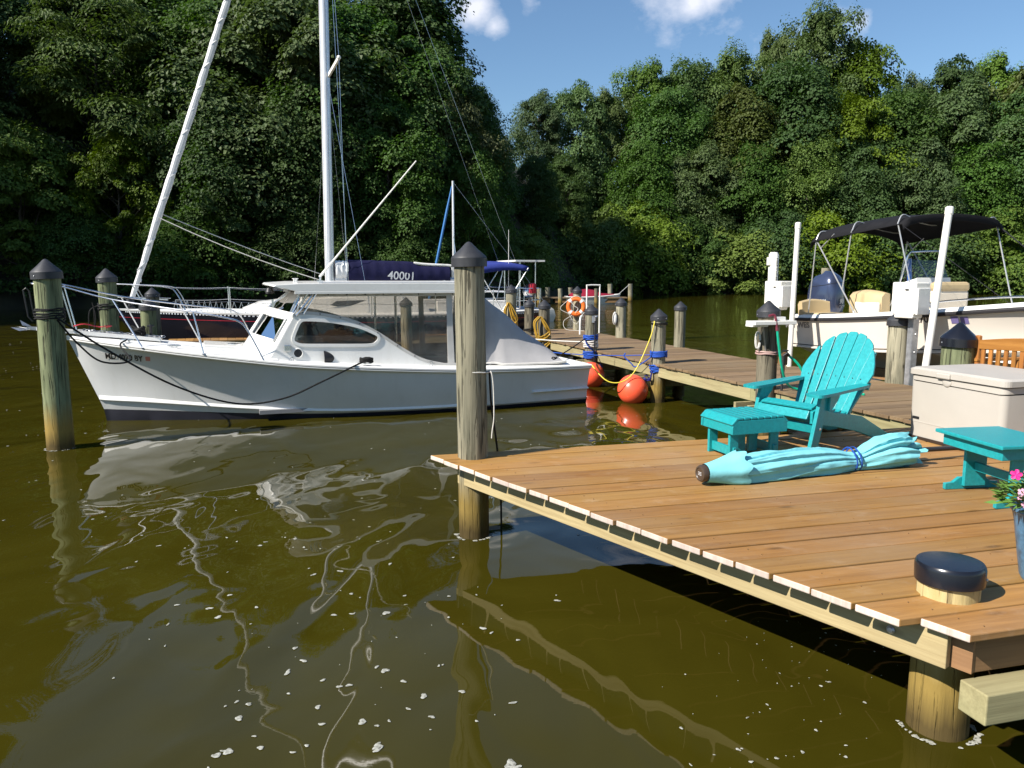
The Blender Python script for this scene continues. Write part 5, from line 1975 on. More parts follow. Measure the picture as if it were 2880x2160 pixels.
def mstrip(fn, name, mat, prof, i0=0):
    mb = MB()
    for sg in (-1, 1):
        rows = []
        for i in range(i0, NM):
            p = fn(i)
            rows.append([(p.x, OY + sg * (p.y + o), p.z + h) for o, h in prof])
        mb.loft(rows, False, cyc=True, flip=sg < 0)
    return mb.obj(name, mat, mot)


mstrip(lambda i: SK[i], 'rub_rail', M_RUBBER, [(-.01, -.03), (.03, -.025), (.036, 0), (.03, .025), (-.01, .03)])
mstrip(lambda i: mtop(i, .03), 'boot_stripe', M_RUBBER, [(.004, -.006), (.008, -.006), (.008, .008), (.004, .008)])
mstrip(lambda i: CK[i], 'chine_flat', M_CREAM, [(-.05, -.05), (.025, -.035), (.03, -.01), (.0, .0)])
# gunwale cap and cockpit
mb = MB()
for sg in (-1, 1):
    mb.loft([[(p.x, OY + sg * (p.y + .01), p.z + .02), (p.x, OY + sg * p.y * .97, p.z + .085), (p.x, OY + sg * max(0, p.y * .78 - .04), p.z + .095), (p.x, OY + sg * max(0, p.y * .78 - .05), p.z - .35)] for p in SK], True, flip=sg > 0)
mb.box((.16, OY, 1.44), (.32, 1.9, .16))
mb.box((5.5, OY, 1.93), (.9, .5, .05))
mb.obj('gunwale', M_WHITE, mot, bev=.01, sharp=40)
mb = MB()
mb.box((2.4, OY, 1.08), (4.6, 1.5, .05))
mb.obj('cockpit_sole', M_WHITE, mot)
# stern jump seats
for nm, yy, x0 in (('stern_seat', .32, .30), ('stern_seat', 1.68, .30)):
    mb = MB()
    rows = []
    for i in range(9):
        f = i / 8
        y = yy - .30 + .60 * f
        sw = .04 * math.sin(math.pi * f)
        rows.append([(x0 - .10 - sw, y, 1.50), (x0 - .13 - sw, y, 1.70 + sw), (x0 - .09 - sw, y, 1.76 + sw), (x0 - .02 - sw, y, 1.75 + sw), (x0 + .02 - sw, y, 1.50)])
    mb.loft(rows, True, cyc=True)
    mb.add(rows[0], [(0, 1, 2, 3, 4)]).add(rows[-1], [(4, 3, 2, 1, 0)])
    mb.box((x0 + .18, yy, 1.50), (.46, .58, .13))
    mb.obj(nm, M_TAN, mot, bev=.02, sharp=60)
# leaning seat with two-tone cushion
lean_ = MB()
rows = []
for i in range(11):
    f = i / 10
    x = 1.02 + .72 * f
    sw = .05 * math.sin(math.pi * f)
    rows.append([(x, .46, 1.52), (x, .40 - sw, 1.60), (x, .40 - sw, 1.87 + sw), (x, .46, 1.93 + sw), (x, .56, 1.92 + sw), (x, .58, 1.52)])
lean_.loft(rows, True, cyc=True)
lean_.add(rows[0], [(0, 1, 2, 3, 4, 5)]).add(rows[-1], [(5, 4, 3, 2, 1, 0)])
s1 = lean_.obj('side_bolster', M_TAN, mot, sharp=60)
mb = MB()
mb.box((1.46, .372, 1.67), (.54, .05, .22))
mb.obj('bolster_panel', M_CREAMV, s1, bev=.02)
mb = MB()
mb.tube([(1.12, .42, 1.48), (1.12, .42, 1.60)], .02, 6).tube([(1.64, .42, 1.52), (1.64, .42, 1.62)], .02, 6)
mb.obj('seat_post', M_STEEL, s1)
# console with windscreen
mb = MB()
mb.loft([[(2.10, .62, 1.08), (2.24, .66, 2.10), (2.24, 1.34, 2.10), (2.10, 1.38, 1.08)], [(2.75, .62, 1.08), (2.55, .66, 2.18), (2.55, 1.34, 2.18), (2.75, 1.38, 1.08)]], False, cyc=True, flip=True)
mb.add([(2.10, .62, 1.08), (2.24, .66, 2.10), (2.24, 1.34, 2.10), (2.10, 1.38, 1.08)], [(0, 1, 2, 3)]).add([(2.75, .62, 1.08), (2.55, .66, 2.18), (2.55, 1.34, 2.18), (2.75, 1.38, 1.08)], [(3, 2, 1, 0)])
con = mb.obj('console', M_WHITE, mot, bev=.03, loc=(-.40, 0, 0))
ws = [(2.52, .66, 2.16), (2.36, .70, 2.54), (2.36, 1.30, 2.56), (2.52, 1.34, 2.16)]
mb = MB()
mb.add(ws, [(0, 1, 2, 3)]).add([(2.52, .66, 2.16), (2.30, .66, 2.13), (2.26, .70, 2.42), (2.36, .70, 2.54)], [(0, 1, 2, 3)]).add([(2.52, 1.34, 2.16), (2.30, 1.34, 2.13), (2.26, 1.30, 2.42), (2.36, 1.30, 2.54)], [(3, 2, 1, 0)])
mb.obj('windscreen', M_ACRYL, con)
mb = MB()
mb.tube(smooth_path([(2.02, .60, 1.62), (2.18, .62, 1.9), (2.30, .64, 2.3), (2.34, .68, 2.55), (2.34, .80, 2.585), (2.34, 1.2, 2.60), (2.34, 1.32, 2.57), (2.30, 1.36, 2.3), (2.18, 1.38, 1.9), (2.02, 1.40, 1.62)], 4), .017, 8)
mb.obj('console_rail', M_STEEL, con)
mb = MB()
mb.tube([(2.24, .84, 2.1), (2.20, .84, 2.48)], .035, 8)
mb.obj('rod_holder', plain('blue_rod_tube', (.03, .12, .45), .3), con)
mb = MB()
mb.box((2.46, 1.0, 1.62), (.16, .66, .74)).box((2.70, 1.0, 1.42), (.5, .62, .14))
cs = mb.obj('console_seat', M_CREAMV, mot, bev=.05)
mb = MB()
mb.box((2.47, 1.0, 2.04), (.17, .66, .15))
mb.obj('headrest', M_TAN, cs, bev=.05)
mb = MB()
mb.tube(smooth_path([(3.0, .10, 1.74), (3.05, .12, 1.83), (4.3, .22, 1.94), (4.4, .24, 1.86)], 4), .014, 7)
mb.obj('grab_rail', M_STEEL, mot)
for x in (3.06, 4.75):
    z_ = lerp_tab(x, XK, ZK)
    mb = MB()
    mb.ball((x, .06 + (.12 if x > 4 else 0), z_ + .062), (.16, .055, .018), 14, 6)
    mb.obj('cleat_pocket', M_STEEL, mot)
# outboard, tilted down and turned
eng = thing('outboard_motor', 'blue grey outboard motor on the stern of the lifted boat', 'outboard motor', (5.93, 14.62, 0), R(-56))
rows = []
for z, lx, ly, ox, sq in ((1.44, .25, .19, 0, 1), (1.50, .29, .21, 0, 1), (1.66, .32, .235, 0, 1), (1.88, .32, .235, 0, 1), (2.04, .295, .22, -.01, 1), (2.15, .25, .185, -.03, 1), (2.225, .17, .13, -.06, 1), (2.245, .05, .05, -.07, 1)):
    row = []
    for j in range(28):
        a = 2 * math.pi * j / 28
        ca, sa = math.cos(a), math.sin(a)
        e = .62
        row.append((ox + lx * math.copysign(abs(ca) ** e, ca), ly * math.copysign(abs(sa) ** e, sa), z + .06 * ca * (1 if z > 2 else 0)))
    rows.append(row)
mb = MB()
mb.loft(rows, True, cyc=True)
mb.add(rows[-1], [tuple(range(28))])
cow = mb.obj('cowling', M_ENGINE, eng, sharp=60)
mb = MB()
rows = []
for z, q in ((2.03, 1.012), (2.022, 1.012)):
    rows.append([(-.01 + .300 * math.copysign(abs(math.cos(2 * math.pi * j / 28)) ** .62, math.cos(2 * math.pi * j / 28)) * q, .224 * math.copysign(abs(math.sin(2 * math.pi * j / 28)) ** .62, math.sin(2 * math.pi * j / 28)) * q, z + .06 * math.cos(2 * math.pi * j / 28)) for j in range(28)])
mb.loft(rows, True, cyc=True)
mb.obj('cowling_seam', M_BLACK, cow)
mb = MB()
mb.box((0, 0, 1.34), (.30, .24, .22)).box((.02, 0, .95), (.20, .13, .7)).box((-.02, 0, .68), (.32, .24, .025)).box((.06, 0, .52), (.14, .09, .3))
mb.box((-.30, 0, 1.30), (.28, .34, .36))
mb.obj('leg', M_ENGINE, eng, bev=.02)
mb = MB()
for k in range(3):
    a = k * 2.094
    mb.bar((.22, 0, .52), (.25, .15 * math.cos(a), .52 + .15 * math.sin(a)), .10, .012, (1, .4, 0))
mb.obj('propeller', M_BLACK, eng)
tv, tf = text_geo('90', .125, .25, .004)
w_ = max(v.x for v in tv)
mb = MB()
mb.add([(.333, -.07 + v.x, 1.70 + v.y) for v in tv], tf)
tv, tf = text_geo('FOUR STROKE', .032, .2)
mb.add([(.333, -.07 + v.x * .8, 1.645 + v.y) for v in tv], tf)
mb.obj('power_lettering', M_DECALW, cow)
tv, tf = text_geo('YAMAHA', .105, .15, .004)
w_ = max(v.x for v in tv)
mb = MB()
mb.add([(-.22 + v.x * .40 / w_, -.243, 1.70 + v.y) for v in tv], tf)
mb.add([(-.26, -.242, 1.63), (.20, -.242, 1.63), (.17, -.242, 1.665), (-.26, -.242, 1.68)], [(0, 1, 2, 3)])
mb.obj('maker_lettering', M_DECALW, cow)
# lettering on the side
tv, tf = text_geo('KEY WEST', .135, .0, .006)
w_ = max(v.x for v in tv)


def mhull_y(x, z):
    i = min(NM - 2, max(0, next((k for k in range(NM - 1) if SK[k + 1].x >= x), NM - 2)))
    u = (x - SK[i].x) / max(1e-6, SK[i + 1].x - SK[i].x)
    a, b = mtop(i, 0).lerp(mtop(i + 1, 0), u), mtop(i, 1).lerp(mtop(i + 1, 1), u)
    f = min(1, max(0, (z - a.z) / (b.z - a.z)))
    q = mtop(i, f).lerp(mtop(i + 1, f), u)
    return OY - q.y


mb = MB()
mb.add([(-.16 + v.x * .80 / w_ + .0, mhull_y(max(0, -.16 + v.x * .80 / w_), 1.28 + v.y) - .006, 1.275 + v.y + .06 * v.x) for v in tv], tf)
mb.obj('name_lettering', M_DECALG, mot)
tv, tf = text_geo('MD 2701 CS', .135, .0, .003)
w_ = max(v.x for v in tv)
mb = MB()
mb.add([(2.58 + v.x * .80 / w_, mhull_y(2.58 + v.x * .80 / w_, 1.53 + v.y) - .006, 1.505 + v.y + .085 * v.x) for v in tv], tf)
mb.obj('registration_lettering', M_DECAL, mot)
mb = MB()
for x0 in (3.44, 3.58):
    q = [(x0, 1.545), (x0 + .115, 1.555), (x0 + .115, 1.655), (x0, 1.645)]
    mb.add([(x, mhull_y(x, z) - .006, z) for x, z in q], [(0, 1, 2, 3)])
mb.obj('registration_sticker', M_DECALP, mot)
# canopy
rows = []
for i in range(15):
    f = i / 14
    x = .50 + 1.95 * f
    crown = 3.03 + .13 * math.sin(math.pi * min(1, f * .62 + .12))
    edge_ = 2.83 + .19 * f
    row = []
    for j in range(15):
        w = -1 + 2 * j / 14
        aw = abs(w)
        z = crown - (crown - edge_ - .02) * aw ** 2.4 + .012 * math.sin(f * 14) * (1 - aw)
        y = OY + w * (1.02 - .03 * f)
        if aw > .99:
            z -= .07
        row.append((x - .05 * (1 - aw ** 2) * (1 if f < .5 else -1), y, z))
    rows.append(row)
r0 = [(p[0] - .02, p[1], p[2] - .12) for p in rows[0]]
r1 = [(p[0] + .02, p[1], p[2] - .10) for p in rows[-1]]
mb = MB()
mb.loft([r0] + rows + [r1], True)
cp = mb.obj('canopy', M_BLACKC, mot, sharp=75)
cp.modifiers.new('cloth', 'SOLIDIFY').thickness = .012
mb = MB()
pv = Vector((1.55, 0, 1.62))
for y, s_ in ((.0, 1), (2.0, -1)):
    f_ = Vector((1.55, y + .03 * s_, 1.62))
    aft = Vector((.58, y + .01 * s_, 2.82))
    fwd = Vector((2.36, y + .02 * s_, 2.98))
    mb.tube([f_, aft], .0118, 7)
    mb.tube([f_.lerp(aft, .30), Vector((1.40, y + .02 * s_, 2.93))], .011, 7)
    mb.tube([fwd, (2.78, y + .04 * s_, 1.70)], .011, 7)
    mb.tube([aft, (.42, y + .05 * s_, 1.50)], .0105, 7)
    mb.tube([f_.lerp(aft, .88), (1.0, y + .02 * s_, 2.9)], .0098, 6)
    mb.ball(f_, .026, 8, 6)
for x, zc, ze in ((.58, 3.02, 2.82), (1.42, 3.10, 2.93), (2.36, 3.12, 2.98)):
    mb.tube(smooth_path([(x, .01, ze), (x, .10, ze + .14), (x, .35, zc - .05), (x, 1.0, zc + .03), (x, 1.65, zc - .05), (x, 1.90, ze + .14), (x, 1.99, ze)], 4), .0105, 7)
mb.obj('canopy_frame', M_TUBE, mot)
mb = MB()
mb.tube([(2.40, 1.98, 2.98), (4.15, 1.75, 1.82)], .010, 6).tube([(3.2, 1.88, 2.43), (3.3, 1.86, 2.37)], .022, 6).tube([(2.40, .02, 2.98), (4.15, .25, 1.82)], .004, 6)
mb.obj('canopy_strap', M_BLACK, mot)

# ------------------------------------------------------------------ boat lift


def lift_box(x, y, z0, rz, label, lab_group='boat lift drive boxes'):
    t_ = thing('lift_motor_box', label, 'lift box', (x, y, z0), rz, lab_group)
    mb = MB()
    mb.box((0, 0, .24), (.30, .36, .44)).box((-.05, -.02, .02), (.22, .28, .10))
    mb.obj('housing', M_PVC, t_, bev=.018)
    mb = MB()
    mb.box((0, -.19, .20), (.26, .03, .36))
    mb.obj('cover', M_WHITE, t_, bev=.008)
    mb = MB()
    mb.box((-.155, -.05, .36), (.012, .05, .018))
    mb.obj('latch', M_BLACK, t_)
    return t_


lift_box(5.51, 10.70, 1.66, R(28), 'white boat lift drive box beside the tall guide pole')
lift_box(4.58, 13.30, 1.66, R(28), 'white boat lift drive box beside the short guide pole')


def guide_pole(a, b, r, label):
    a, b = Vector(a), Vector(b)
    t_ = thing('guide_pole', label, 'pole', a, 0, 'boat lift guide poles')
    mb = MB()
    mb.tube([(0, 0, 0), b - a], r, 16)
    mb.obj('pipe', M_PVC, t_)
    d = (b - a)
    mb = MB()
    mb.tube([d * .972, d * 1.004], r * 1.16, 16).ball(d * 1.004, (r * 1.14, r * 1.14, r * .5), 12, 6)
    mb.obj('end_cap', M_PVC, t_)
    return t_


guide_pole((4.69, 12.95, .35), (4.745, 13.0, 3.06), .042, 'short white guide pole by the boat stern')
guide_pole((5.42, 10.1, .4), (5.80, 10.42, 3.09), .045, 'tall leaning white guide pole in front of the boat console')
pv_ = thing('lift_winch_tube', 'fat white capped tube standing on the far lift box', 'lift part', (4.62, 13.75, 1.9))
mb = MB()
mb.tube([(0, 0, 0), (0, 0, .68), (0, 0, .72)], [.085, .085, .06], 16)
mb.obj('tube', M_PVC, pv_)
mb = MB()
mb.box((-.09, -.02, .56), (.06, .08, .14))
mb.obj('limit_switch', M_PVC, pv_, bev=.01)
tv, tf = text_geo('NEPTUNE', .09, 0, .002)
mb = MB()
w_ = max(v.x for v in tv)
mb.add([(.086 * math.sin(.3 + v.y * 6), -.086 * math.cos(.3 + v.y * 6) - .002, .62 - v.x * .40 / w_) for v in tv], tf)
mb.obj('tube_lettering', M_DECAL, pv_)
mb = MB()
mb.add([(.05, -.078, .14), (.075, -.055, .14), (.075, -.055, .06), (.05, -.078, .06)], [(0, 1, 2, 3)])
mb.obj('code_sticker', M_DECAL, pv_)
for lab, x, y in (('galvanised lift post beside the piling behind the chest', 5.60, 10.68), ('galvanised lift post behind the hose piling', 4.62, 13.5)):
    pz = thing('lift_post', lab, 'post', (x, y, 0), R(18), 'boat lift posts')
    mb = MB()
    mb.box((0, 0, 1.05), (.10, .012, 1.5)).box((-.05, .04, 1.05), (.012, .08, 1.5)).box((.05, .04, 1.05), (.012, .08, 1.5))
    mb.obj('channel', M_GALV, pz)
    mb = MB()
    for z in (.9, 1.15, 1.4, 1.62):
        mb.ball((.0, -.012, z), (.014, .008, .014), 8, 5)
    mb.obj('bolts', M_STEEL, pz)
cr = thing('lift_cradle', 'dark lift beams and bunks under the raised boat', 'boat lift', (5.06, 14.03, 0), R(-72))
for x in (.6, 3.4):
    MB().box((x, OY, .42), (.14, 2.9, .18)).obj('beam', M_GALV, cr)
for y in (.6, 1.4):
    MB().box((2.1, y, .60), (4.2, .09, .18)).obj('bunk', M_BEAMD, cr)
# ------------------------------------------------------------------ adirondack chair (local +x is the way it faces)
chair = thing('adirondack_chair', 'turquoise folding adirondack chair with fan back on the deck', 'chair', (2.77, 6.93, .69), R(213))


def plate(name, pts, y0, y1, par, mat=M_AQUA, bev=.005):
    """outline in the chair's side view (x, z), given width from y0 to y1"""
    mb = MB()
    mb.slab(pts, -y1, -y0, (), SIDE)
    return mb.obj(name, mat, par, bev=bev)


for s_ in (-1, 1):
    y = .275 * s_
    plate('side_leg', [(.44, .27), (.44, .37), (.38, .385), (.15, .335), (-.10, .30), (-.22, .25), (-.62, .0), (-.74, .0), (-.72, .045), (-.30, .295), (-.15, .14), (-.05, .155)] if False else
          [(.44, .26), (.44, .365), (.36, .385), (.10, .325), (-.12, .29), (-.28, .26), (-.72, .05), (-.75, .0), (-.60, .0), (-.20, .13), (.10, .20)], y - .016, y + .016, chair)
    y = .315 * s_
    plate('front_leg', [(.52, 0), (.42, 0), (.285, .47), (.285, .52), (.385, .52), (.395, .47)], y - .018, y + .018, chair)
    plate('arm_bracket', [(.30, .515), (.16, .515), (.19, .46), (.28, .37), (.31, .37)], y - .045 * s_ * 0 - .014 + .03 * s_, y + .014 + .03 * s_, chair)
    mb = MB()
    arm = smooth_path([(.50, -.075, 0), (.52, 0, 0), (.50, .075, 0), (.36, .085, 0), (.1, .07, 0), (-.18, .05, 0), (-.24, .02, 0), (-.24, -.03, 0), (-.18, -.05, 0), (.1, -.065, 0), (.36, -.082, 0), (.50, -.075, 0)], 4)[:-1]
    mb.slab([(p.x, p.y) for p in arm], 0, .026)
    mb.obj('arm', M_AQUA, chair, bev=.007, loc=(0, .335 * s_, .525), rot=(0, R(2.5), 0))
for i, (x, z, a) in enumerate(((.462, .335, 62), (.385, .395, 18), (.300, .385, -12), (.212, .363, -14), (.124, .341, -14), (.036, .319, -14), (-.052, .297, -14))):
    mb = MB()
    mb.box((0, 0, 0), (.080, .53, .022))
    mb.obj('seat_slat', M_AQUA, chair, bev=.005, loc=(x, 0, z), rot=(0, R(-a) if i > 1 else R(a), 0))
MB().box((0, 0, 0), (.03, .62, .08)).obj('front_stretcher', M_AQUA, chair, bev=.004, loc=(.395, 0, .215), rot=(0, R(15), 0))
BL = R(31)
ux, uz = -math.sin(BL), math.cos(BL)
N7 = 7
for i in range(N7):
    q = (i - 3) / 3
    bx, bz = -.085, .245
    yb, yt = .232 * q, .315 * q
    top = .86 - .17 * q * q - .05 * abs(q) ** 3
    wb, wt = .0715, .0995
    l_ = []
    t0 = top - (.035 + .06 * abs(q)) * 0
    # the top edge follows the fan's arch
    def arch(yv):
        return .87 - .155 * (yv / .315) ** 2 - .085 * abs(yv / .315) ** 5
    out = [(yb - wb / 2, 0), (yb + wb / 2, 0), (yt + wt / 2, arch(yt + wt / 2) - .02)]
    for k in range(1, 6):
        yv = yt + wt / 2 - wt * k / 6
        out.append((yv, arch(yv)))
    out.append((yt - wt / 2, arch(yt - wt / 2) - .02))
    mb = MB()
    BM = Matrix(((0, ux, uz * 1, 0), (1, 0, 0, 0), (0, uz, -ux * 1, 0), (0, 0, 0, 1)))
    mb.slab(out, -.011, .011, (), BM)
    sl = mb.obj('back_slat', M_AQUA, chair, bev=.005, loc=(bx + .03 * (q * q), 0, bz))
    for h in (.40,):
        yv = yb + (yt - yb) * h / .86
        c_ = BM @ Vector((yv, h, .012))
        MB().ball(c_, .006, 6, 4).obj('screw', M_BLACK, sl)
for h, w_ in ((.09, .50), (.36, .66), (.66, .54)):
    c_ = Vector((-.085 + ux * h - .03, 0, .245 + uz * h - .02))
    MB().box((0, 0, 0), (.026, w_, .07)).obj('back_rail', M_AQUA, chair, bev=.004, loc=c_, rot=(0, -BL, 0))
for s_ in (-1, 1):
    MB().ball((.395, .338 * s_, .22), (.012, .006, .012), 8, 5).obj('bolt', M_STEEL, chair)

# ------------------------------------------------------------------ slatted ottoman
ott = thing('ottoman', 'low turquoise slatted ottoman in front of the chair', 'ottoman', (1.985, 6.49, .69), R(19))
OX, OYY, OH = .50, .44, .36
for i in range(7):
    MB().box((0, 0, 0), (.056, OYY + .03, .022)).obj('top_slat', M_AQUA, ott, bev=.006, loc=(-.195 + .065 * i, 0, OH - .011), rot=(0, 0, 0))
for s_ in (-1, 1):
    MB().box((0, 0, 0), (.075, OYY + .03, .022)).obj('edge_slat', M_AQUA, ott, bev=.006, loc=(.247 * s_, 0, OH - .035), rot=(0, R(45) * s_, 0))
    MB().slab([(-.27, .22), (.27, .22), (.27, .285), (.235, .335), (-.235, .335), (-.27, .285)], s_ * .222 - .012, s_ * .222 + .012, (), SIDE).obj('apron', M_AQUA, ott, bev=.004)
    MB().box((0, 0, 0), (.022, OYY - .03, .085)).obj('side_apron', M_AQUA, ott, bev=.004, loc=(.255 * s_, 0, .262))
    for x in (-.20, .20):
        MB().box((0, 0, 0), (.085, .03, .27)).obj('leg', M_AQUA, ott, bev=.004, loc=(x, s_ * .15, .135))
MB().box((0, 0, 0), (.03, .36, .075)).obj('foot_rail', M_AQUA, ott, bev=.004, loc=(-.20, 0, .06))
MB().box((0, 0, 0), (.03, .36, .075)).obj('foot_rail', M_AQUA, ott, bev=.004, loc=(.20, 0, .06))
for x in (-.06, .06):
    MB().box((0, 0, 0), (.085, .03, .24)).obj('inner_leg', M_AQUA, ott, bev=.004, loc=(x, -.05, .15))

# ------------------------------------------------------------------ side table
tab = thing('side_table', 'low turquoise side table with trestle feet at the deck side', 'table', (3.34, 5.16, .69), R(9))
MB().slab([(-.255, -.31), (.255, -.31), (.255, .31), (-.255, .31)], 0, .026).obj('top', M_AQUA, tab, bev=.006, loc=(0, 0, .405))
for s_ in (-1, 1):
    MB().box((0, 0, 0), (.022, .54, .075)).obj('apron', M_AQUA, tab, bev=.004, loc=(s_ * .205, 0, .362))
    MB().box((0, 0, 0), (.43, .022, .075)).obj('end_apron', M_AQUA, tab, bev=.004, loc=(0, s_ * .26, .362))
    MB().box((0, 0, 0), (.17, .028, .34)).obj('leg', M_AQUA, tab, bev=.004, loc=(0, s_ * .205, .195))
    MB().slab([(-.21, 0), (.21, 0), (.21, .045), (.15, .05), (.10, .085), (-.10, .085), (-.15, .05), (-.21, .045)], s_ * -.235 - .014, s_ * -.235 + .014, (), SIDE).obj('foot', M_AQUA, tab, bev=.004)
MB().box((0, 0, 0), (.028, .41, .062)).obj('stretcher', M_AQUA, tab, bev=.004, loc=(0, 0, .17))

# ------------------------------------------------------------------ closed umbrella lying on the deck
UA = R(20.0)
umb = thing('patio_umbrella', 'closed aqua patio umbrella tied with blue cord lying on the deck', 'umbrella', (1.36, 5.45, .69), UA)
prof = [(0.03, .058), (.10, .068), (.20, .086), (.31, .108), (.45, .114), (.62, .119), (.85, .119), (1.08, .112), (1.26, .095), (1.36, .078), (1.41, .076), (1.48, .088), (1.58, .116), (1.70, .138), (1.82, .146), (1.92, .138)]
ax_ = [p[0] for p in prof]
ar_ = [p[1] for p in prof]
rows = []
NU, NV = 110, 150
for i in range(NU + 1):
    x = .31 + (1.92 - .31) * i / NU
    r_ = lerp_tab(x, ax_, ar_)
    row = []
    for j in range(NV):
        a = 2 * math.pi * j / NV
        tw = a + .55 * (x - .3) * math.sin(1.3 * x)
        # seven wrapped panels: each laps over the next with a steep edge, widths uneven
        u = (tw / (2 * math.pi) * 7 + .55 * math.sin(2 * tw + 1) + .3 * math.sin(3 * tw + 2 * x)) % 1.0
        lap = (u - .5) if u < .86 else (.36 - (u - .86) / .14 * .86)
        d2 = noise.noise(Vector((math.cos(a) * 2.1, math.sin(a) * 2.1, x * 2.2)))
        d3 = noise.noise(Vector((math.cos(tw) * 5.5, math.sin(tw) * 5.5, x * 1.6 + 7)))
        pinch = 1 - .55 * math.exp(-((x - 1.39) / .07) ** 2)
        q = r_ * (1 + pinch * (.20 + .16 * max(0, x - 1.45)) * lap + .12 * d2 + .10 * d3 * pinch + .05 * noise.noise(Vector((x * 9, math.cos(a) * 5, math.sin(a) * 5))) + .10 * math.sin(13 * a + 5 * x) * max(0, x - 1.6) * 2)
        zz = q * math.sin(a)
        yy = q * math.cos(a)
        zc = r_ * .74
        z = zc + zz
        if z < .004:
            yy *= 1 + .45 * min(1, (.004 - z) / .05)
            z = .004
        xe = x + (.035 * math.sin(9 * a) + .03 * math.sin(4 * a + 1)) * max(0, (x - 1.7)) * 4.5
        row.append((xe, yy, z))
    rows.append(row)
mb = MB()
mb.loft(rows, True, cyc=True, flip=True)
cp = mb.obj('cloth', M_AQUAC, umb, sharp=80)
# inner folds showing at the open end
rows = []
for i in range(7):
    x = 1.60 + .42 * i / 6
    rows.append([(x + .05 * math.sin(5 * (2 * math.pi * j / 60)) * i / 6, (.045 + .06 * i / 6 * (1 + .5 * math.sin(11 * 2 * math.pi * j / 60))) * math.cos(2 * math.pi * j / 60), .105 + (.040 + .055 * i / 6 * (1 + .5 * math.sin(11 * 2 * math.pi * j / 60 + .6))) * math.sin(2 * math.pi * j / 60)) for j in range(60)])
mb = MB()
mb.loft(rows, True, cyc=True, flip=True)
mb.obj('inner_folds', M_AQUAC, umb, sharp=80)
rows = []
for i in range(14):
    f = i / 13
    x = .05 + .30 * f
    r_ = lerp_tab(x, ax_, ar_) * (1.05 + .16 * f * f) + .004
    rows.append([(x + (.022 * math.sin(7 * (2 * math.pi * j / 64) + 1)) * f, r_ * (1 + .06 * f * math.sin(7 * 2 * math.pi * j / 64 + .8 * math.sin(2 * math.pi * j / 64))) * math.cos(2 * math.pi * j / 64), max(.004, .088 + .008 * f + r_ * (1 + .06 * f * math.sin(7 * 2 * math.pi * j / 64 + .8 * math.sin(2 * math.pi * j / 64))) * math.sin(2 * math.pi * j / 64))) for j in range(64)])
mb = MB()
mb.loft(rows, True, cyc=True, flip=True)
mb.obj('vent_flap', M_AQUAC, umb, sharp=80)
mb = MB()
mb.lathe([(.05, .036), (.062, .03), (.063, .0), (.057, -.014), (.045, -.018), (.04, -.012), (.002, -.011)], 28, Matrix.Translation((.02, 0, .088)) @ Matrix.Rotation(R(90), 4, 'Y'))
fin = mb.obj('finial', M_BRONZE, umb)
mb = MB()
for k in (-1, 0, 1):
    mb.box((.0075, 0, .088 + .010 * k), (.004, .042, .003))
mb.obj('finial_ribs', M_ALU, fin)
mb = MB()
mb.tube([(1.5, 0, .12), (2.9, .0, .075), (3.0, 0, .07)], .021, 14)
mb.obj('pole', M_BLACK, umb)
mb = MB()
for dx in (0, .045):
    mb.tube([(1.375 + dx + .012 * math.sin(2 * q), .094 * math.cos(q), .082 + .094 * math.sin(q)) for q in [k * .2618 for k in range(24)]], .006, 6, cyc=True)
mb.obj('tie_cord', M_ROPEB, umb)
mb = MB()
mb.box((1.40, .0, .172), (.05, .04, .012))
mb.obj('tie_patch', M_BLACK, umb, bev=.004)

# ------------------------------------------------------------------ storage chest (local x along its front, y to the back)
ch = thing('storage_chest', 'big taupe resin storage chest with curved front seam', 'chest', (3.755, 7.20, .69), R(-74))
CWD, CDP = 1.02, .84


def rrect(w, d, r, n=5):
    out = []
    for cx, cy, a0 in ((w - r, r, -90), (w - r, d - r, 0), (r, d - r, 90), (r, r, 180)):
        for k in range(n + 1):
            a = R(a0 + 90 * k / n)
            out.append((cx + r * math.cos(a), cy + r * math.sin(a)))
    return out


def inset(l_, d, w=CWD, dp=CDP):
    return [(w / 2 + (x - w / 2) * (1 - 2 * d / w), dp / 2 + (y - dp / 2) * (1 - 2 * d / dp)) for x, y in l_]


B0 = rrect(CWD, CDP, .055)
mb = MB()
mb.slab(inset(B0, .0), 0, .028)
mb.obj('base_skirt', M_TAUPED, ch, bev=.006)


def seam(x):
    f = max(0, min(1, x / CWD))
    return .545 - .035 * math.sin(math.pi * (f - .08) * 1.25) - .018 * f


mb = MB()
rows = []
for z_f in (0, .5, 1):
    rows.append([(x, y, .028 + ((seam(x) - .006) - .028) * z_f) for x, y in inset(B0, .012 - .008 * z_f)])
mb.loft(rows, True, cyc=True)
mb.add([(x, y, seam(x) - .006) for x, y in inset(B0, .004)], [tuple(range(len(B0)))])
mb.obj('body', M_TAUPE, ch, sharp=50)
mb = MB()
mb.loft([[(x, y, seam(x) - .02) for x, y in inset(B0, .022)], [(x, y, .60) for x, y in inset(B0, .022)]], True, cyc=True)
mb.obj('seam_recess', M_TAUPED, ch)
mb = MB()
rows = []
for z_f in (0, 1):
    rows.append([(x, y, seam(x) + .006 + (.598 - seam(x) - .006) * z_f) for x, y in inset(B0, .004)])
mb.loft(rows, True, cyc=True)
mb.add([(x, y, seam(x) + .006) for x, y in inset(B0, .004)], [tuple(range(len(B0)))[::-1]])
up = mb.obj('upper_band', M_TAUPE, ch, sharp=50)
mb = MB()
LB = rrect(CWD + .03, CDP + .03, .06)
LB = [(x - .015, y - .015) for x, y in LB]
mb.slab(LB, .606, .655)
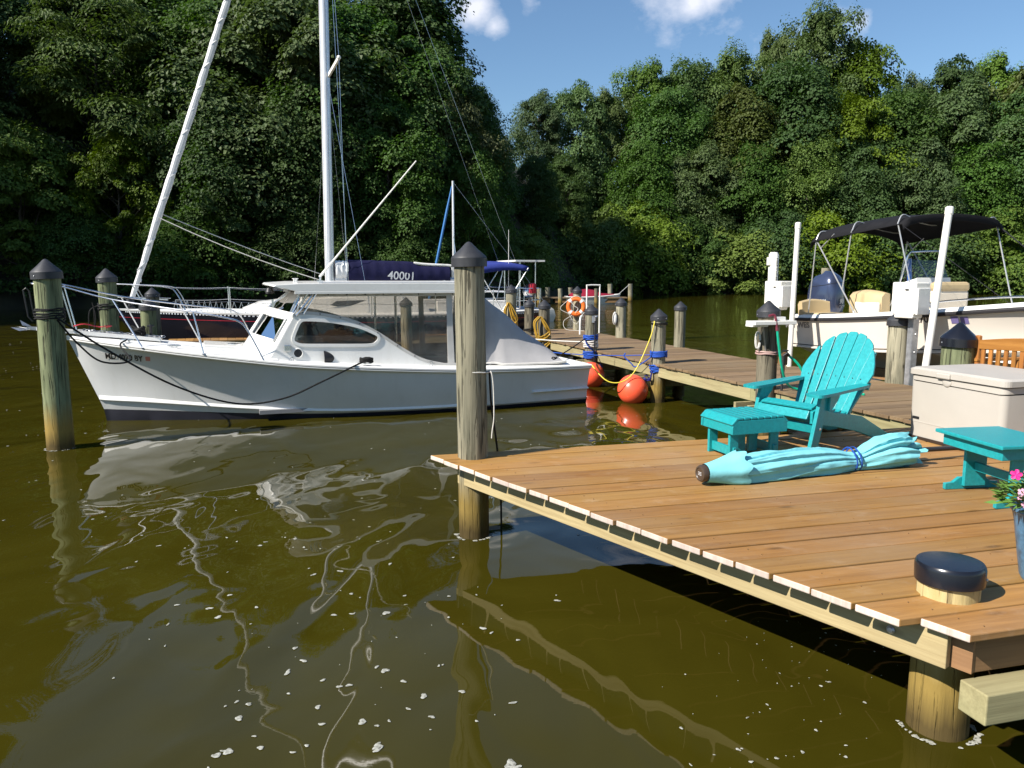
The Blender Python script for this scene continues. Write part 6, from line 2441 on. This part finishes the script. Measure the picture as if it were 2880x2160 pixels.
mb.add([(x, y, .655) for x, y in LB] + [(x, y, .672) for x, y in inset(LB, .03)], [(i, (i + 1) % len(LB), (i + 1) % len(LB) + len(LB), i + len(LB)) for i in range(len(LB))] + [tuple(range(len(LB), 2 * len(LB)))])
mb.obj('lid', M_TAUPE, ch, bev=.008)
mb = MB()
mb.box((CWD * .40, -.018, .628), (.15, .03, .05))
mb.obj('latch_tab', M_TAUPE, ch, bev=.010)
mb = MB()
mb.ball((CWD * .42, .002, .575), (.05, .012, .045), 18, 10)
mb.obj('finger_recess', M_TAUPE, up)
mb = MB()
mb.box((CWD * .1, .008, .20), (.075, .01, .024))
mb.obj('maker_badge', M_BLACK, ch, bev=.003)
mb = MB()
mb.bar((.02, .010, .165), (CWD - .02, .010, .165), .006, .008)
mb.obj('lower_crease', M_TAUPE, ch)

# ------------------------------------------------------------------ teak bench behind the chest (local x along the back)
bench = thing('garden_bench', 'teak garden bench with slatted back behind the storage chest', 'bench', (4.80, 7.90, .69), R(-76))
BH = .91
for x in (0.0, 1.5):
    mb = MB()
    mb.box((x, 0, BH / 2), (.06, .045, BH))
    mb.obj('post', M_TEAK, bench, bev=.012)
    mb = MB()
    mb.box((x, .52, .32), (.06, .05, .64))
    mb.obj('front_leg', M_TEAK, bench, bev=.006)
    mb = MB()
    mb.box((x, .27, .655), (.065, .60, .03))
    mb.obj('arm', M_TEAKX, bench, bev=.006)
mb = MB()
pts = smooth_path([(.03, .825, 0), (.4, .868, 0), (.75, .885, 0), (1.1, .868, 0), (1.47, .825, 0)], 5)
mb.slab([(.03, .775), (.75, .80), (1.47, .775)] + [(p.x, p.y + .04) for p in pts[::-1]], -.016, .016, (), SIDE)
mb.obj('top_rail', M_TEAKX, bench, bev=.006)
MB().box((.75, 0, .46), (1.44, .032, .06)).obj('lower_rail', M_TEAKX, bench, bev=.004)
for i in range(16):
    x = .075 + .0900 * i
    mb = MB()
    mb.box((x, 0, .645), (.045, .018, .33))
    mb.obj('back_slat', M_TEAK, bench, bev=.003)
for i in range(5):
    MB().box((0, 0, 0), (1.46, .085, .022)).obj('seat_slat', M_TEAKX, bench, bev=.003, loc=(.75, .08 + .105 * i, .43))

# ------------------------------------------------------------------ flower pot
pot = thing('flower_pot', 'blue grey textured pot of magenta flowers at the deck edge', 'plant pot', (2.685, 3.68, .69))
mb = MB()
mb.lathe([(.115, 0), (.125, .02), (.168, .30), (.180, .345), (.190, .355), (.190, .375), (.178, .378), (.165, .345), (.002, .34)], 32)
mb.obj('pot', M_POT, pot)
rnd = random.Random(21)
vs_, fs = [], []
for i in range(520):
    a = rnd.uniform(0, 6.28)
    q = rnd.random() ** .6 * .24
    c = Vector((q * math.cos(a), q * math.sin(a), .37 + rnd.random() * .20 * (1.25 - q / .26)))
    d = Vector((math.cos(a) * (.4 + q * 3), math.sin(a) * (.4 + q * 3), rnd.uniform(-.2, 1.0))).normalized()
    sd = d.cross(Vector((rnd.gauss(0, .4), rnd.gauss(0, .4), 1))).normalized()
    L = rnd.uniform(.035, .075)
    up_ = sd.cross(d)
    o = len(vs_)
    vs_ += [c, c + d * L * .45 + sd * L * .17, c + d * L - up_ * L * .25, c + d * L * .45 - sd * L * .17]
    fs.append((o, o + 1, o + 2, o + 3))
mb = MB().add(vs_, fs)
for i in range(40):
    a = rnd.uniform(0, 6.28)
    q = rnd.uniform(.05, .25)
    mb.tube([(q * .3 * math.cos(a), q * .3 * math.sin(a), .34), (q * math.cos(a), q * math.sin(a), .48)], .003, 4, cap=False)
mb.obj('foliage', M_GRASSL, pot)


def bloom(name, c, r_, mat, face):
    mb = MB()
    face = Vector(face).normalized()
    u = face.orthogonal().normalized()
    v = face.cross(u)
    for k in range(5):
        a = k * 1.2566
        d = u * math.cos(a) + v * math.sin(a)
        e = u * math.cos(a + 1.57) + v * math.sin(a + 1.57)
        pts = [Vector((0, 0, 0)), d * r_ * .5 + e * r_ * .38 + face * r_ * .12, d * r_ * .95 + e * r_ * .30, d * r_ * 1.05 - face * r_ * .05, d * r_ * .95 - e * r_ * .30, d * r_ * .5 - e * r_ * .38 + face * r_ * .12]
        mb.add([Vector(c) + p for p in pts], [(0, 1, 2, 3), (0, 3, 4, 5)])
    return mb.obj(name, mat, pot)


for c, r_, m_, f in (((-.235, -.04, .555), .026, M_PINK, (-.5, -1, .3)), ((-.155, -.02, .555), .026, M_PINK, (-.4, -1, .4)), ((-.10, -.05, .60), .026, M_PINK, (-.2, -1, .5)), ((-.165, -.10, .425), .026, M_PINK, (-.9, -.6, -.1)),
                     ((-.215, -.06, .475), .017, M_PALEP, (-.7, -.7, .2)), ((-.205, -.08, .415), .018, M_PALEP, (-.8, -.6, -.2)), ((-.175, -.08, .44), .013, M_PALEP, (-.5, -1, 0)), ((-.215, -.05, .445), .013, M_PALEP, (-.8, -.6, .1)),
                     ((.02, -.12, .55), .027, M_PINK, (0, -1, .5)), ((.10, .05, .60), .027, M_PINK, (.2, -.5, 1)), ((-.05, .10, .61), .027, M_PINK, (-.3, .2, 1)), ((.16, -.10, .52), .026, M_PINK, (.7, -.8, .3)), ((-.03, -.17, .50), .024, M_PINK, (-.2, -1, .2))):
    bloom('bloom', c, r_, m_, f)
# ------------------------------------------------------------------ round orange buoys
def buoy(x, y, r, label, rz, tilt):
    t_ = thing('mooring_buoy', label, 'buoy', (x, y, r * .80), rz, 'orange buoys by the pier')
    t_.rotation_euler = (0, tilt, rz)
    mb = MB()
    mb.ball((0, 0, 0), (r, r, r * .98), 40, 26)
    mb.obj('ball', M_ORANGE, t_)
    mb = MB()
    rows = []
    for i in range(7):
        a = .10 + .42 * i / 6
        rows.append([(r * 1.006 * math.sin(a) * math.cos(2 * math.pi * j / 28), r * 1.006 * math.sin(a) * math.sin(2 * math.pi * j / 28), r * .99 * math.cos(a)) for j in range(28)])
    mb.loft(rows, True, cyc=True)
    mb.tube([(0, 0, r * .95), (0, 0, r * 1.12)], .045, 12)
    mb.obj('blue_end', M_BLUEP, t_)
    mb = MB()
    mb.tube([(.05 * math.cos(q), 0, r * 1.15 + .05 * math.sin(q)) for q in [k * .524 for k in range(12)]], .012, 6, cyc=True)
    mb.obj('eye', M_BLUEP, t_)
    return t_


buoy(2.13, 13.42, .272, 'big orange buoy with blue end tied to the piling with the yellow line', R(15), R(52))
b2 = buoy(1.60, 15.42, .272, 'orange buoy half hidden behind the cabin boat stern', R(40), R(60))

# ------------------------------------------------------------------ lines, cords and hoses on the pilings


def rope(label, mat, parts, cat='rope', group=None, name='rope'):
    """parts: list of (points, radius)"""
    mb = MB()
    for pts, r in parts:
        mb.tube(pts, r, 7)
    o = mb.obj(name, mat)
    return tag(o, label, cat, group)


rope('white dock line with red flecks tied round the tall deck piling', M_ROPEW, [
    (coil((-.325, 6.37), .136, 1.15, 1.47, 1.40, 22, .002, 1), .006),
    (smooth_path([(-.195, 6.32, 1.43), (-.17, 6.30, 1.41), (-.155, 6.30, 1.30), (-.150, 6.30, 1.05), (-.165, 6.30, .92), (-.17, 6.30, .86)], 6), .005)])
rope('dark tail of line hanging from the tall deck piling into the water', M_ROPEK, [
    (smooth_path([(-.19, 6.40, 1.42), (-.175, 6.47, 1.1), (-.13, 6.56, .72), (-.10, 6.60, .3), (-.095, 6.60, -.2)], 6), .009)])
rope('blue and white dock lines wound round the piling by the stern buoy', M_ROPEB, [
    (coil((1.63, 15.9), .145, 4, .90, 1.00, 16, .008, 3), .014), (coil((1.63, 15.9), .148, 5, .52, .66, 16, .012, 5), .015),
    (smooth_path([(1.50, 15.83, .95), (1.55, 15.75, .8), (1.72, 15.78, .62), (1.52, 15.8, .58)], 6), .013)])
rope('white windings between the blue lines on the stern piling', M_ROPEW, [(coil((1.63, 15.9), .146, 4, .74, .88, 16, .01, 6), .014)])
rope('blue coils round the piling beside the big buoy', M_ROPEB, [
    (coil((2.575, 13.45), .143, 5, .80, .90, 16, .004, 7), .014), (coil((2.575, 13.45), .146, 4, .52, .66, 16, .012, 8), .015)])
rope('navy line from the blue coils to the eye of the big buoy', M_ROPEN, [
    (smooth_path([(2.45, 13.36, .56), (2.42, 13.33, .44), (2.40, 13.36, .40)], 6), .014), (coil((2.40, 13.36), .03, 2, .38, .43, 10, .004, 2), .012)])
cst = WORLD_OF[boat.name] @ Vector((6.95, -1.0, .78))
cst2 = WORLD_OF[boat.name] @ Vector((7.25, .7, .78))
rope('slack blue line from the boat stern to the piling by the big buoy', M_ROPEB, [(cat_pts(cst2, (2.44, 13.4, .84), .05, 12), .008),
     (smooth_path([(2.0, 13.5, .86), (1.98, 13.5, .80), (2.1, 13.46, .68), (2.17, 13.45, .62), (2.3, 13.42, .70), (2.45, 13.38, .82)], 5), .011)])
rope('black stern line from the boat cleat to the blue wrapped piling', M_ROPEK, [(cat_pts(cst, (1.51, 15.85, .93), .02, 8), .012),
     (coil((cst.x, cst.y), .07, 3, cst.z - .03, cst.z + .03, 12, .02, 3), .011)])
rope('white spring line along the side of the pier to the stern piling', M_ROPEW, [(cat_pts((-.2, 17.6, .86), (1.52, 15.85, .86), .03, 8), .012)])
rope('yellow line drooping from the pier piling to the boat stern', M_LINEY, [
    (smooth_path([(2.47, 13.37, 1.43), (2.46, 13.33, 1.38), (2.40, 13.32, 1.15), (2.22, 13.28, .72), (2.05, 13.22, .48), (1.85, 13.18, .38), (1.66, 13.2, .40), (1.50, 13.3, .53), (1.40, 13.45, .66)], 7), .0095)])
rope('black band of line under the cap of the yellow line piling', M_ROPEK, [(coil((2.575, 13.45), .140, 2, 1.36, 1.40, 16, .006, 12), .009)])


def hung_cord(cx, cy, r, ztop, zbot, n, seed, spread=.16):
    rnd_ = random.Random(seed)
    out = []
    for i in range(n):
        y0 = cy - r - .015 - .008 * i
        s_ = rnd_.uniform(.6, 1.2) * spread
        zb_ = zbot + rnd_.uniform(0, .35)
        x0 = cx - .08 + rnd_.uniform(-.03, .03)
        out.append((smooth_path([(x0, y0, ztop), (x0 - s_ * .55, y0 - .02, (ztop + zb_) / 2 + .1), (x0 - s_ * .25, y0 - .03, zb_ + .06), (x0 + s_ * .3, y0 - .03, zb_), (cx + r + .03, y0 + .05, zb_ + .10 + rnd_.uniform(0, .1)), (x0 + s_ * .9, y0, (ztop + zb_) / 2), (x0 + .03, y0, ztop)], 5), .016))
    return out


rope('yellow power cord hanging in loops on the piling by the sailboat stern', M_HOSEY, hung_cord(-.03, 21.0, .145, 1.50, .62, 6, 4, .20), 'power cord', 'yellow shore power cords', 'power_cord')
rope('yellow power cord wound in loops round the pier corner piling', M_HOSEY, [
    (coil((.78, 18.55), .155, 3, .62, .80, 16, .02, 14), .017)] + hung_cord(.74, 18.55, .135, 1.25, .55, 4, 9, .22) + [
    (smooth_path([(.92, 18.42, .62), (.80, 18.36, .50), (.70, 18.36, .36), (.62, 18.40, .30)], 5), .016), (smooth_path([(.90, 18.42, .66), (.74, 18.36, .52), (.66, 18.36, .36)], 5), .016)], 'power cord', 'yellow shore power cords', 'power_cord')
rope('thin black cable with clips down the blue wrapped piling', M_BLACK, [(smooth_path([(1.70, 15.77, 1.36), (1.70, 15.75, 1.1), (1.69, 15.74, .7), (1.70, 15.75, .35)], 4), .014)], 'cable')
tp = thing('water_tap', 'small tap and bracket on the blue wrapped piling', 'tap', (1.70, 15.765, 1.30))
mb = MB()
mb.box((-.04, .01, .03), (.05, .04, .14)).tube([(.0, -.02, .0), (.0, -.03, .08), (.03, -.06, .09)], .018, 7).tube([(-.03, -.03, .10), (.06, -.03, .10)], .008, 5)
mb.obj('tap_body', M_GALV, tp)

# life ring on its piling
ring = thing('life_ring', 'orange life ring with white bands hung on a piling', 'life ring', (1.80, 21.72, 1.36), R(-6))
RM = Matrix.Rotation(R(90), 4, 'X')
mb = MB()
rows = []
for i in range(40):
    a = 2 * math.pi * i / 40
    rows.append([((.215 + .062 * math.cos(b)) * math.cos(a), .05 * math.sin(b), (.215 + .062 * math.cos(b)) * math.sin(a)) for b in [2 * math.pi * k / 12 for k in range(12)]])
mb.loft(rows + [rows[0]], True, cyc=True)
mb.obj('ring', M_RINGO, ring)
for k in range(4):
    a0 = R(45 + 90 * k)
    rows = []
    for i in range(6):
        a = a0 - .17 + .34 * i / 5
        rows.append([((.215 + .068 * math.cos(b)) * math.cos(a), .056 * math.sin(b), (.215 + .068 * math.cos(b)) * math.sin(a)) for b in [2 * math.pi * q / 12 for q in range(12)]])
    mb = MB()
    mb.loft(rows, True, cyc=True)
    mb.obj('band', M_WHITE, ring)
mb = MB()
for k in range(4):
    a0, a1 = R(45 + 90 * k), R(135 + 90 * k)
    sg_ = .05 if k in (3, 0) else .14
    mb.tube(smooth_path([(.285 * math.cos(a0), -.05, .285 * math.sin(a0)), ((.30 + sg_) * math.cos((a0 + a1) / 2), -.05, (.30 + sg_) * math.sin((a0 + a1) / 2) - .05), (.285 * math.cos(a1), -.05, .285 * math.sin(a1))], 6), .0065, 6)
mb.tube(smooth_path([(-.15, -.06, .15), (-.05, -.07, .02), (.06, -.07, -.06), (-.02, -.07, -.17)], 5), .009, 6)
mb.obj('grab_line', M_ROPEW, ring)
rope('white throwing line trailing from the life ring onto the pier', M_ROPEW, [
    (smooth_path([(1.68, 21.62, 1.12), (1.45, 21.6, .95), (1.50, 21.5, .74), (1.8, 21.4, .705), (2.0, 21.3, .705)], 6), .006)])

# swim ladder at the far corner of the pier
lad = thing('swim_ladder', 'white tubular swim ladder at the far edge of the pier', 'ladder', (2.22, 20.85, .69), R(18))
mb = MB()
mb.tube(smooth_path([(-.20, .05, -1.0), (-.20, .05, .6), (-.20, .05, 1.22), (-.18, .05, 1.27), (.16, .05, 1.27), (.18, .05, 1.22), (.18, .05, .6), (.18, .05, -1.0)], 3), .020, 9)
for z in (-.7, -.4, -.1):
    mb.tube([(-.2, .05, z), (.18, .05, z)], .022, 7)
mb.obj('rails', M_PVC, lad)
mb = MB()
for x in (-.62, -.42):
    mb.tube(smooth_path([(x, -.50, 0), (x, -.50, .32), (x + .03, -.46, .44), (x + .12, -.34, .48), (x + .2, -.2, .45)], 4), .026, 9)
mb.obj('handrail', M_PVC, lad)

# white fender hanging on the far piling
fe = thing('fender', 'small white oval fender hanging on the far edge piling', 'fender', (2.545, 19.05, 1.17))
mb = MB()
mb.ball((0, 0, 0), (.062, .05, .165), 16, 12)
mb.obj('body', M_WHITE, fe)
mb = MB()
mb.tube([(0, 0, .16), (.02, .02, .26)], .010, 6)
mb.tube([(.052 * math.cos(q), -.045 + .0 * q, .15 * math.sin(q)) for q in [k * .524 for k in range(12)]], .006, 5, cyc=True)
mb.obj('lanyard', M_BLACK, fe)

# white shelf, hose and fittings on the dark piling
sh = thing('cleaning_shelf', 'white bracket shelf fixed across the hose piling', 'shelf', (3.40, 10.12, 1.575), R(16))
mb = MB()
mb.box((-.02, -.04, .025), (.62, .22, .05)).box((-.22, -.02, -.01), (.24, .16, .03))
mb.obj('board', M_PVC, sh, bev=.006)
mb = MB()
mb.bar((-.15, -.05, -.02), (.02, .1, -.42), .02, .008)
mb.bar((.10, -.05, -.02), (.16, .1, -.40), .02, .008)
mb.obj('brace', M_GALV, sh)
mb = MB()
mb.box((.10, -.05, .075), (.14, .06, .05))
mb.obj('clip', M_WHITE, sh, bev=.004)
rope('green garden hose with maroon nozzle hanging over the white shelf', M_HOSEG, [
    (smooth_path([(3.44, 9.98, 1.52), (3.47, 9.97, 1.30), (3.53, 9.98, 1.0), (3.63, 10.05, .80), (3.80, 10.1, .715), (4.15, 10.0, .705), (4.5, 9.7, .705)], 7), .017),
    (smooth_path([(3.66, 10.13, 1.16), (3.78, 10.1, 1.05), (3.88, 10.08, .88), (3.95, 10.05, .74), (4.1, 9.95, .708), (4.4, 9.6, .708)], 7), .017)], 'hose', None, 'garden_hose')
nz_ = thing('hose_nozzle', 'maroon spray nozzle resting on the white shelf', 'nozzle', (3.42, 10.0, 1.60))
mb = MB()
mb.tube(smooth_path([(-.09, 0, .09), (-.02, 0, .10), (.0, -.01, .04), (.02, -.02, -.10)], 5), [.018] * 15 + [.022], 9)
mb.obj('grip', M_MAROON, nz_)
st = thing('hose_tap', 'standpipe with brass tap beside the hose piling', 'tap', (3.585, 10.12, .3))
mb = MB()
mb.tube([(0, 0, -.3), (0, 0, .62)], .017, 8).tube([(0, 0, .62), (0, 0, .86)], .028, 9).tube([(0, 0, .86), (.05, -.01, .90), (.08, 0, .86)], .018, 8).box((.02, -.02, .93), (.08, .02, .02))
mb.obj('pipe', M_RUBBER, st)
rope('pale pink hose band wrapped round the hose piling', plain('faded_pink_hose', (.42, .27, .24), .6), [(coil((3.44, 10.3), .150, 2, 1.16, 1.21, 18, .006, 2), .012)], 'hose', None, 'hose')
ub = thing('outlet_box', 'small brown outlet box on the hose piling', 'box', (3.60, 10.17, 1.12))
mb = MB()
mb.box((0, 0, 0), (.11, .07, .17))
mb.obj('case', M_BEAMD, ub, bev=.006)
rope('coil of cream cord hanging on the left of the hose piling', M_ROPEW, [([(3.26 + .028 * math.cos(q) + .006 * k, 10.2, 1.36 + .11 * math.sin(q)) for q in [i * .4 for i in range(16)]], .010) for k in range(3)], 'rope')
rope('black mooring line wound on the dark piling near the stern canvas', M_ROPEK, [(coil((.44, 20.0), .140, 2.2, .80, .86, 14, .01, 3), .011)])

# dark rope coils hanging behind the bow
rope('dark coiled line hanging from the piling behind the bow rail', M_ROPEK, [
    (coil((-7.0, 13.4), .160, 3, 1.62, 1.74, 16, .012, 3), .013),
    (smooth_path([(-7.16, 13.36, 1.70), (-7.28, 13.3, 1.6), (-7.30, 13.3, 1.3), (-7.24, 13.3, 1.24), (-7.18, 13.3, 1.5), (-7.22, 13.3, 1.75)], 5), .012),
    (smooth_path([(-7.20, 13.3, 1.7), (-7.22, 13.3, .9), (-7.20, 13.3, .3)], 5), .010), (smooth_path([(-7.12, 13.3, 1.7), (-7.10, 13.3, .9), (-7.12, 13.3, .3)], 5), .010)])

# ------------------------------------------------------------------ the far floating dock with its moored runabout
fd = thing('floating_dock', 'low grey floating dock across the creek', 'dock', (1.2, 62, 0), R(4))
for k in range(8):
    MB().box((0, 0, 0), (.98, 1.6, .10)).obj('deck_section', M_PIER, fd, bev=.01, loc=(.5 + k * 1.0, 0, .50))
for k in range(4):
    MB().box((0, 0, 0), (1.6, 1.4, .34)).obj('float', M_BEAMD, fd, loc=(1.0 + k * 2.0, 0, .28))


def post(x, y, zt, r, label):
    t_ = thing('mooring_post', label, 'post', (x, y, 0), 0, 'uncapped mooring posts across the creek')
    mb = MB()
    mb.tube([(0, 0, -1), (0.02, 0, zt * .5), (0, 0, zt)], r, 12)
    mb.obj('pole', M_POLED if r < .155 else M_POLE, t_)


post(2.15, 61.0, 1.25, .20, 'short post with a curled rope, leftmost by the floating dock')
post(2.9, 63.2, 1.30, .20, 'pale short post behind the floating dock')
post(3.75, 60.4, 1.25, .17, 'tall thin mossy post in front of the floating dock')
post(4.75, 63.2, 1.30, .17, 'grey post behind the floating dock beside the red cover')
post(6.6, 60.8, 1.25, .15, 'brown post in front of the red covered runabout')
post(8.4, 66.5, 1.55, .20, 'pale post behind the bow of the red covered runabout')
post(10.3, 67.5, 1.55, .20, 'lone pale post standing in open water right of the runabout')
post(21.0, 52.0, 2.75, .30, 'broad green mossy post seen through the motor boat windscreen')
run = thing('runabout', 'white runabout under a crimson cover at the floating dock', 'boat', (4.3, 62.2, .0), R(2))
run.scale = (.88, .88, .80)
hx = smooth_path([(0, .85, .72), (1.5, .98, .70), (3.2, .85, .78), (4.6, .38, .92), (5.0, .03, .98)], 4)
mb = MB()
for sg in (-1, 1):
    mb.loft([[(p.x, sg * p.y, p.z), (p.x - .05, sg * p.y * .93, .42), (p.x - .15 * p.x / 5, sg * p.y * .7, -.1)] for p in hx], True, flip=sg < 0)
mb.add([(0, -.85, .72), (0, .85, .72), (0, .6, -.1), (0, -.6, -.1)], [(0, 1, 2, 3)])
mb.obj('hull', M_HULLW, run)
mb = MB()
for sg in (-1, 1):
    mb.tube([(p.x, sg * (p.y + .02), p.z) for p in hx], .05, 6)
mb.obj('rub_rail', M_WHITE, run)
mb = MB()
cx_ = [(.3, .80, .74, .95), (1.0, .9, .73, 1.35), (1.8, .92, .74, 1.50), (2.5, .9, .76, 1.42), (3.3, .78, .80, 1.08), (4.4, .40, .93, 1.0)]
mb.loft([[(x, -b, z0), (x, -b * .7, z0 + (z1 - z0) * .75), (x, 0, z1), (x, b * .7, z0 + (z1 - z0) * .75), (x, b, z0)] for x, b, z0, z1 in cx_], True, flip=True)
mb.obj('cover', M_REDC, run, sharp=70)
mb = MB()
mb.tube([(4.9, 0, 1.0), (6.8, 5.0, 1.9)], .03, 5)
mb.obj('mooring_line', M_ROPEW, run)
